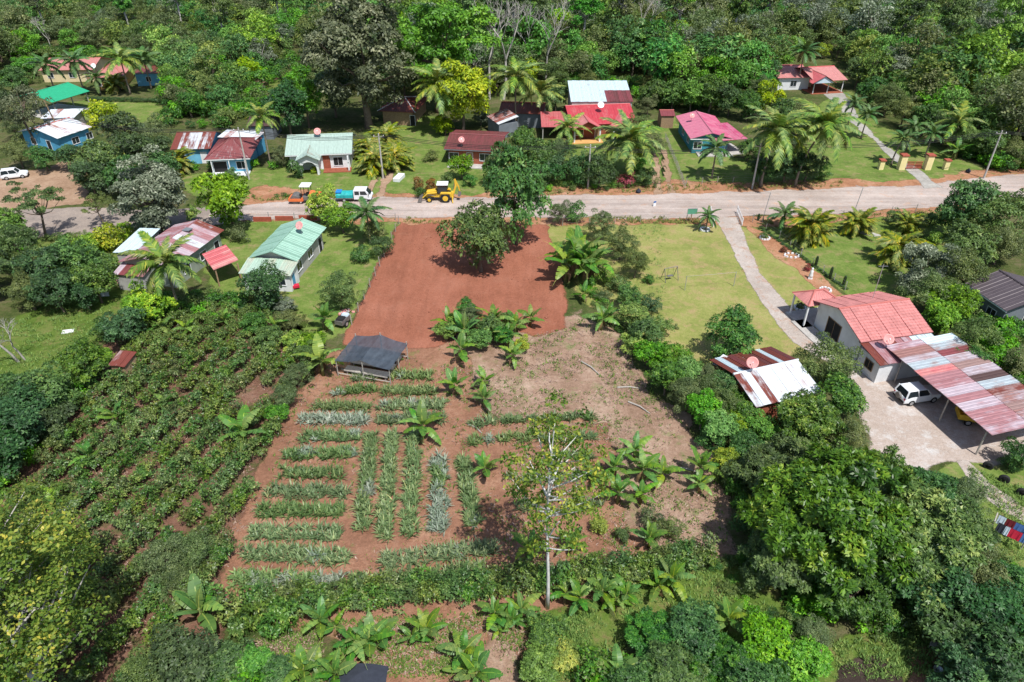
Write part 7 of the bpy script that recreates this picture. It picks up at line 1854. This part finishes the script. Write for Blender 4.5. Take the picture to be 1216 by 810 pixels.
tag(inst('soil_clods', poly_mesh('soil_clods', np.concatenate(V), np.concatenate(F), G['clod'])), 'loose red clods scattered over the levelled lot', None, None, 'stuff')
# tall bare and pale trunks at the forest edge
for x, y, s, lb in [(581, 118, 2.6, 'tall bare pale trunk in the dark gap behind the yellow tree'), (598, 118, 2.8, 'second tall bare pale trunk in the dark gap'), (648, 100, 2.2, 'leafless grey tree left of the tin barn'), (632, 95, 2.0, 'leafless grey tree left of the widest bare one'), (760, 70, 2.0, 'bare white trunk above the red house'), (905, 58, 1.4, 'bare pale tree above the magenta house'), (822, 60, 1.6, 'thin leaning bare trunk in the forest centre'), (62, 62, 1.2, 'bare grey tree above the long pink house'), (320, 30, 1.6, 'bare grey tree on the hill'), (1155, 30, 1.6, 'bare trunk in the forest at the upper right')]:
    e = empty('bare_tree', P(x, y), TR.uniform(0, 6), lb, 'tree'); inst('trunk', BARE[TR.randrange(2)], e, (0, 0, 0), (0, TR.uniform(-.06, .06), 0), (s * .8, s * .8, s))
# scrub on the slope and between houses
g = np.random.default_rng(31)
sp = []
def scatter_poly(px_poly, n, smin, smax, cl):
    w_ = [P(*q) for q in px_poly]; pl = [(q.x, q.y) for q in w_]
    xs, ys = [q[0] for q in pl], [q[1] for q in pl]
    k = 0
    while k < n:
        x, y = g.uniform(min(xs), max(xs)), g.uniform(min(ys), max(ys))
        if in_poly(x, y, pl): sp.append((x, y, float(g.uniform(smin, smax)), float(g.uniform(0, 6.28)), int(g.integers(cl[0], cl[1])))); k += 1
scrub = [PROTO['bush'][0][1], PROTO['bush'][1][1], PROTO['bright_bush'][0][1], PROTO['olive_bush'][0][1], PROTO['olive_bush'][1][1], PROTO['fine_bush'][0][1]]
scatter_poly([(200, 122), (330, 118), (350, 135), (330, 150), (290, 155), (200, 152)], 60, .9, 1.9, (0, 6))
scatter_poly([(200, 80), (300, 70), (370, 70), (370, 110), (300, 118), (205, 120)], 80, .9, 2.2, (0, 6))
scatter_poly([(0, 68), (195, 76), (195, 70), (0, 60)], 60, .9, 1.6, (0, 6))
scatter_poly([(1130, 178), (1220, 190), (1230, 206), (1180, 206)], 40, .8, 1.6, (0, 6))
scatter_poly([(640, 108), (680, 100), (760, 100), (790, 130), (760, 118), (690, 112)], 40, .8, 1.6, (0, 6))
scatter_poly([(0, 285), (110, 280), (150, 300), (60, 330), (0, 330)], 40, .4, .8, (0, 6))
scatter_poly([(150, 360), (300, 352), (350, 375), (300, 382), (200, 386)], 60, .5, 1.0, (0, 6))
scatter_poly([(1090, 360), (1216, 400), (1216, 470), (1150, 420)], 50, .6, 1.2, (0, 6))
scatter_poly([(860, 560), (1000, 700), (1150, 620), (1216, 720), (1216, 760), (1000, 745), (900, 690)], 90, .5, 1.0, (0, 6))
scatter_poly([(840, 660), (900, 660), (1000, 745), (960, 770), (880, 760)], 26, .3, .7, (0, 6))
scatter_poly([(1110, 560), (1170, 640), (1216, 700), (1216, 740), (1150, 700)], 30, .3, .7, (0, 6))
scatter_poly([(660, 262), (700, 330), (735, 385), (760, 420), (735, 400), (690, 350)], 24, .3, .6, (0, 6))
scatter_poly([(765, 128), (905, 130), (905, 122), (765, 118)], 40, .8, 1.5, (0, 6))
scatter_poly([(0, 130), (40, 100), (44, 70), (0, 90)], 24, .8, 1.5, (0, 6))
scatter_poly([(700, 800), (960, 790), (960, 860), (700, 860)], 40, .6, 1.1, (0, 6))
scatter_poly([(0, 480), (70, 470), (110, 440), (120, 450), (60, 530), (0, 590)], 40, .5, .9, (0, 6))
scatter_poly([(150, 810), (320, 790), (340, 840), (150, 850)], 30, .6, 1.0, (0, 6))
scatter_poly([(200, 190), (330, 198), (330, 204), (210, 210)], 14, .4, .8, (0, 6))
scatter_poly([(620, 222), (780, 218), (780, 226), (640, 230)], 24, .3, .6, (0, 6))
scatter_poly([(300, 232), (430, 230), (430, 234), (300, 236)], 12, .2, .4, (0, 6))
mass_of_crowns('undergrowth', 'low scrub and weeds filling gaps between trees and houses', scrub, sp, .3, 1.5)
# weeds and dry litter on the soil
def tufts(name, label, polys, mat, n, ln, wd, blades, flatness=0.0):
    g = np.random.default_rng(len(name) + n)
    pts = []
    for px_poly, share in polys:
        pl = [(P(*q).x, P(*q).y) for q in px_poly]; xs, ys = [q[0] for q in pl], [q[1] for q in pl]; k = 0
        while k < n * share:
            x, y = g.uniform(min(xs), max(xs)), g.uniform(min(ys), max(ys))
            if in_poly(x, y, pl) and vnoise(x * .5, y * .5, 3) + g.normal(0, .15) > .42: pts.append((x, y)); k += 1
    pts = np.array(pts); N = len(pts) * blades
    c = np.repeat(pts, blades, 0); az = g.uniform(0, 6.283, N); el = g.uniform(.3, 1.3, N) * (1 - flatness) + g.normal(0, .08, N)
    l_ = ln * np.repeat(g.uniform(.5, 1.3, len(pts)), blades) * g.uniform(.6, 1.2, N)
    hd = np.stack([np.cos(az), np.sin(az), 0 * az], 1)
    d0 = hd * np.cos(el)[:, None] + np.array([0, 0, 1.0]) * np.sin(el)[:, None]
    pos = np.stack([c[:, 0] + g.normal(0, .12, N), c[:, 1] + g.normal(0, .12, N), np.full(N, .03)], 1)
    n_ = nrm(np.cross(np.stack([-hd[:, 1], hd[:, 0], 0 * az], 1), d0))
    V, F = leaf_quads(pos, d0, n_, l_, l_ * wd, .1)
    V[:, 2] = np.maximum(V[:, 2], .03)
    return tag(inst(name, poly_mesh(name, V, F, mat, .45 + g.normal(0, .2, N))), label, None, None, 'stuff')
FALL = [(520, 410), (667, 392), (690, 380), (735, 405), (765, 455), (810, 500), (845, 550), (866, 650), (760, 670), (600, 690), (600, 500), (530, 480)]
tufts('field_weeds', 'small green weeds dotting the fallow soil', [(FALL, .5), ([(262, 705), (345, 490), (398, 420), (478, 412), (590, 500), (610, 640), (580, 690)], .3), ([(300, 745), (440, 735), (640, 725), (620, 805), (330, 805)], .45)], L['weed'], 3400, .24, .35, 6)
tufts('dry_litter', 'dry leaves and straw scattered over the garden soil', [(FALL, .45), ([(262, 705), (345, 490), (398, 420), (478, 412), (590, 500), (610, 640), (580, 690)], .15), ([(300, 760), (440, 740), (640, 730), (610, 800), (330, 800)], .2), ([(30, 600), (150, 405), (345, 385), (270, 690), (100, 800)], .2)], L['straw'], 8500, .3, .2, 3, .9)
tufts('pasture_tufts', 'rough grass tufts in the pastures and clearings', [([(-20, 400), (60, 365), (150, 350), (120, 395), (40, 460), (-20, 470)], .3), ([(650, 745), (700, 725), (740, 760), (740, 810), (640, 810)], .2), ([(990, 765), (1100, 745), (1150, 800), (990, 810)], .2), ([(50, 285), (150, 285), (150, 320), (60, 320)], .15), ([(1150, 555), (1216, 580), (1216, 690), (1170, 640)], .15), ([(735, 705), (835, 665), (890, 660), (960, 790), (820, 790), (745, 760)], .25), ([(790, 260), (680, 262), (740, 400), (790, 420)], .12)], L['weed'], 3600, .3, .2, 6)
tufts('verge_weeds', 'weeds along the road banks and lawn edges', [([(480, 258), (660, 262), (660, 268), (480, 266)], .1), ([(640, 224), (1000, 214), (1000, 222), (640, 232)], .35), ([(700, 258), (850, 258), (850, 266), (700, 266)], .2), ([(905, 262), (1120, 250), (1120, 256), (905, 268)], .2), ([(300, 236), (440, 228), (440, 234), (300, 240)], .15)], L['weed'], 1500, .32, .3, 7)
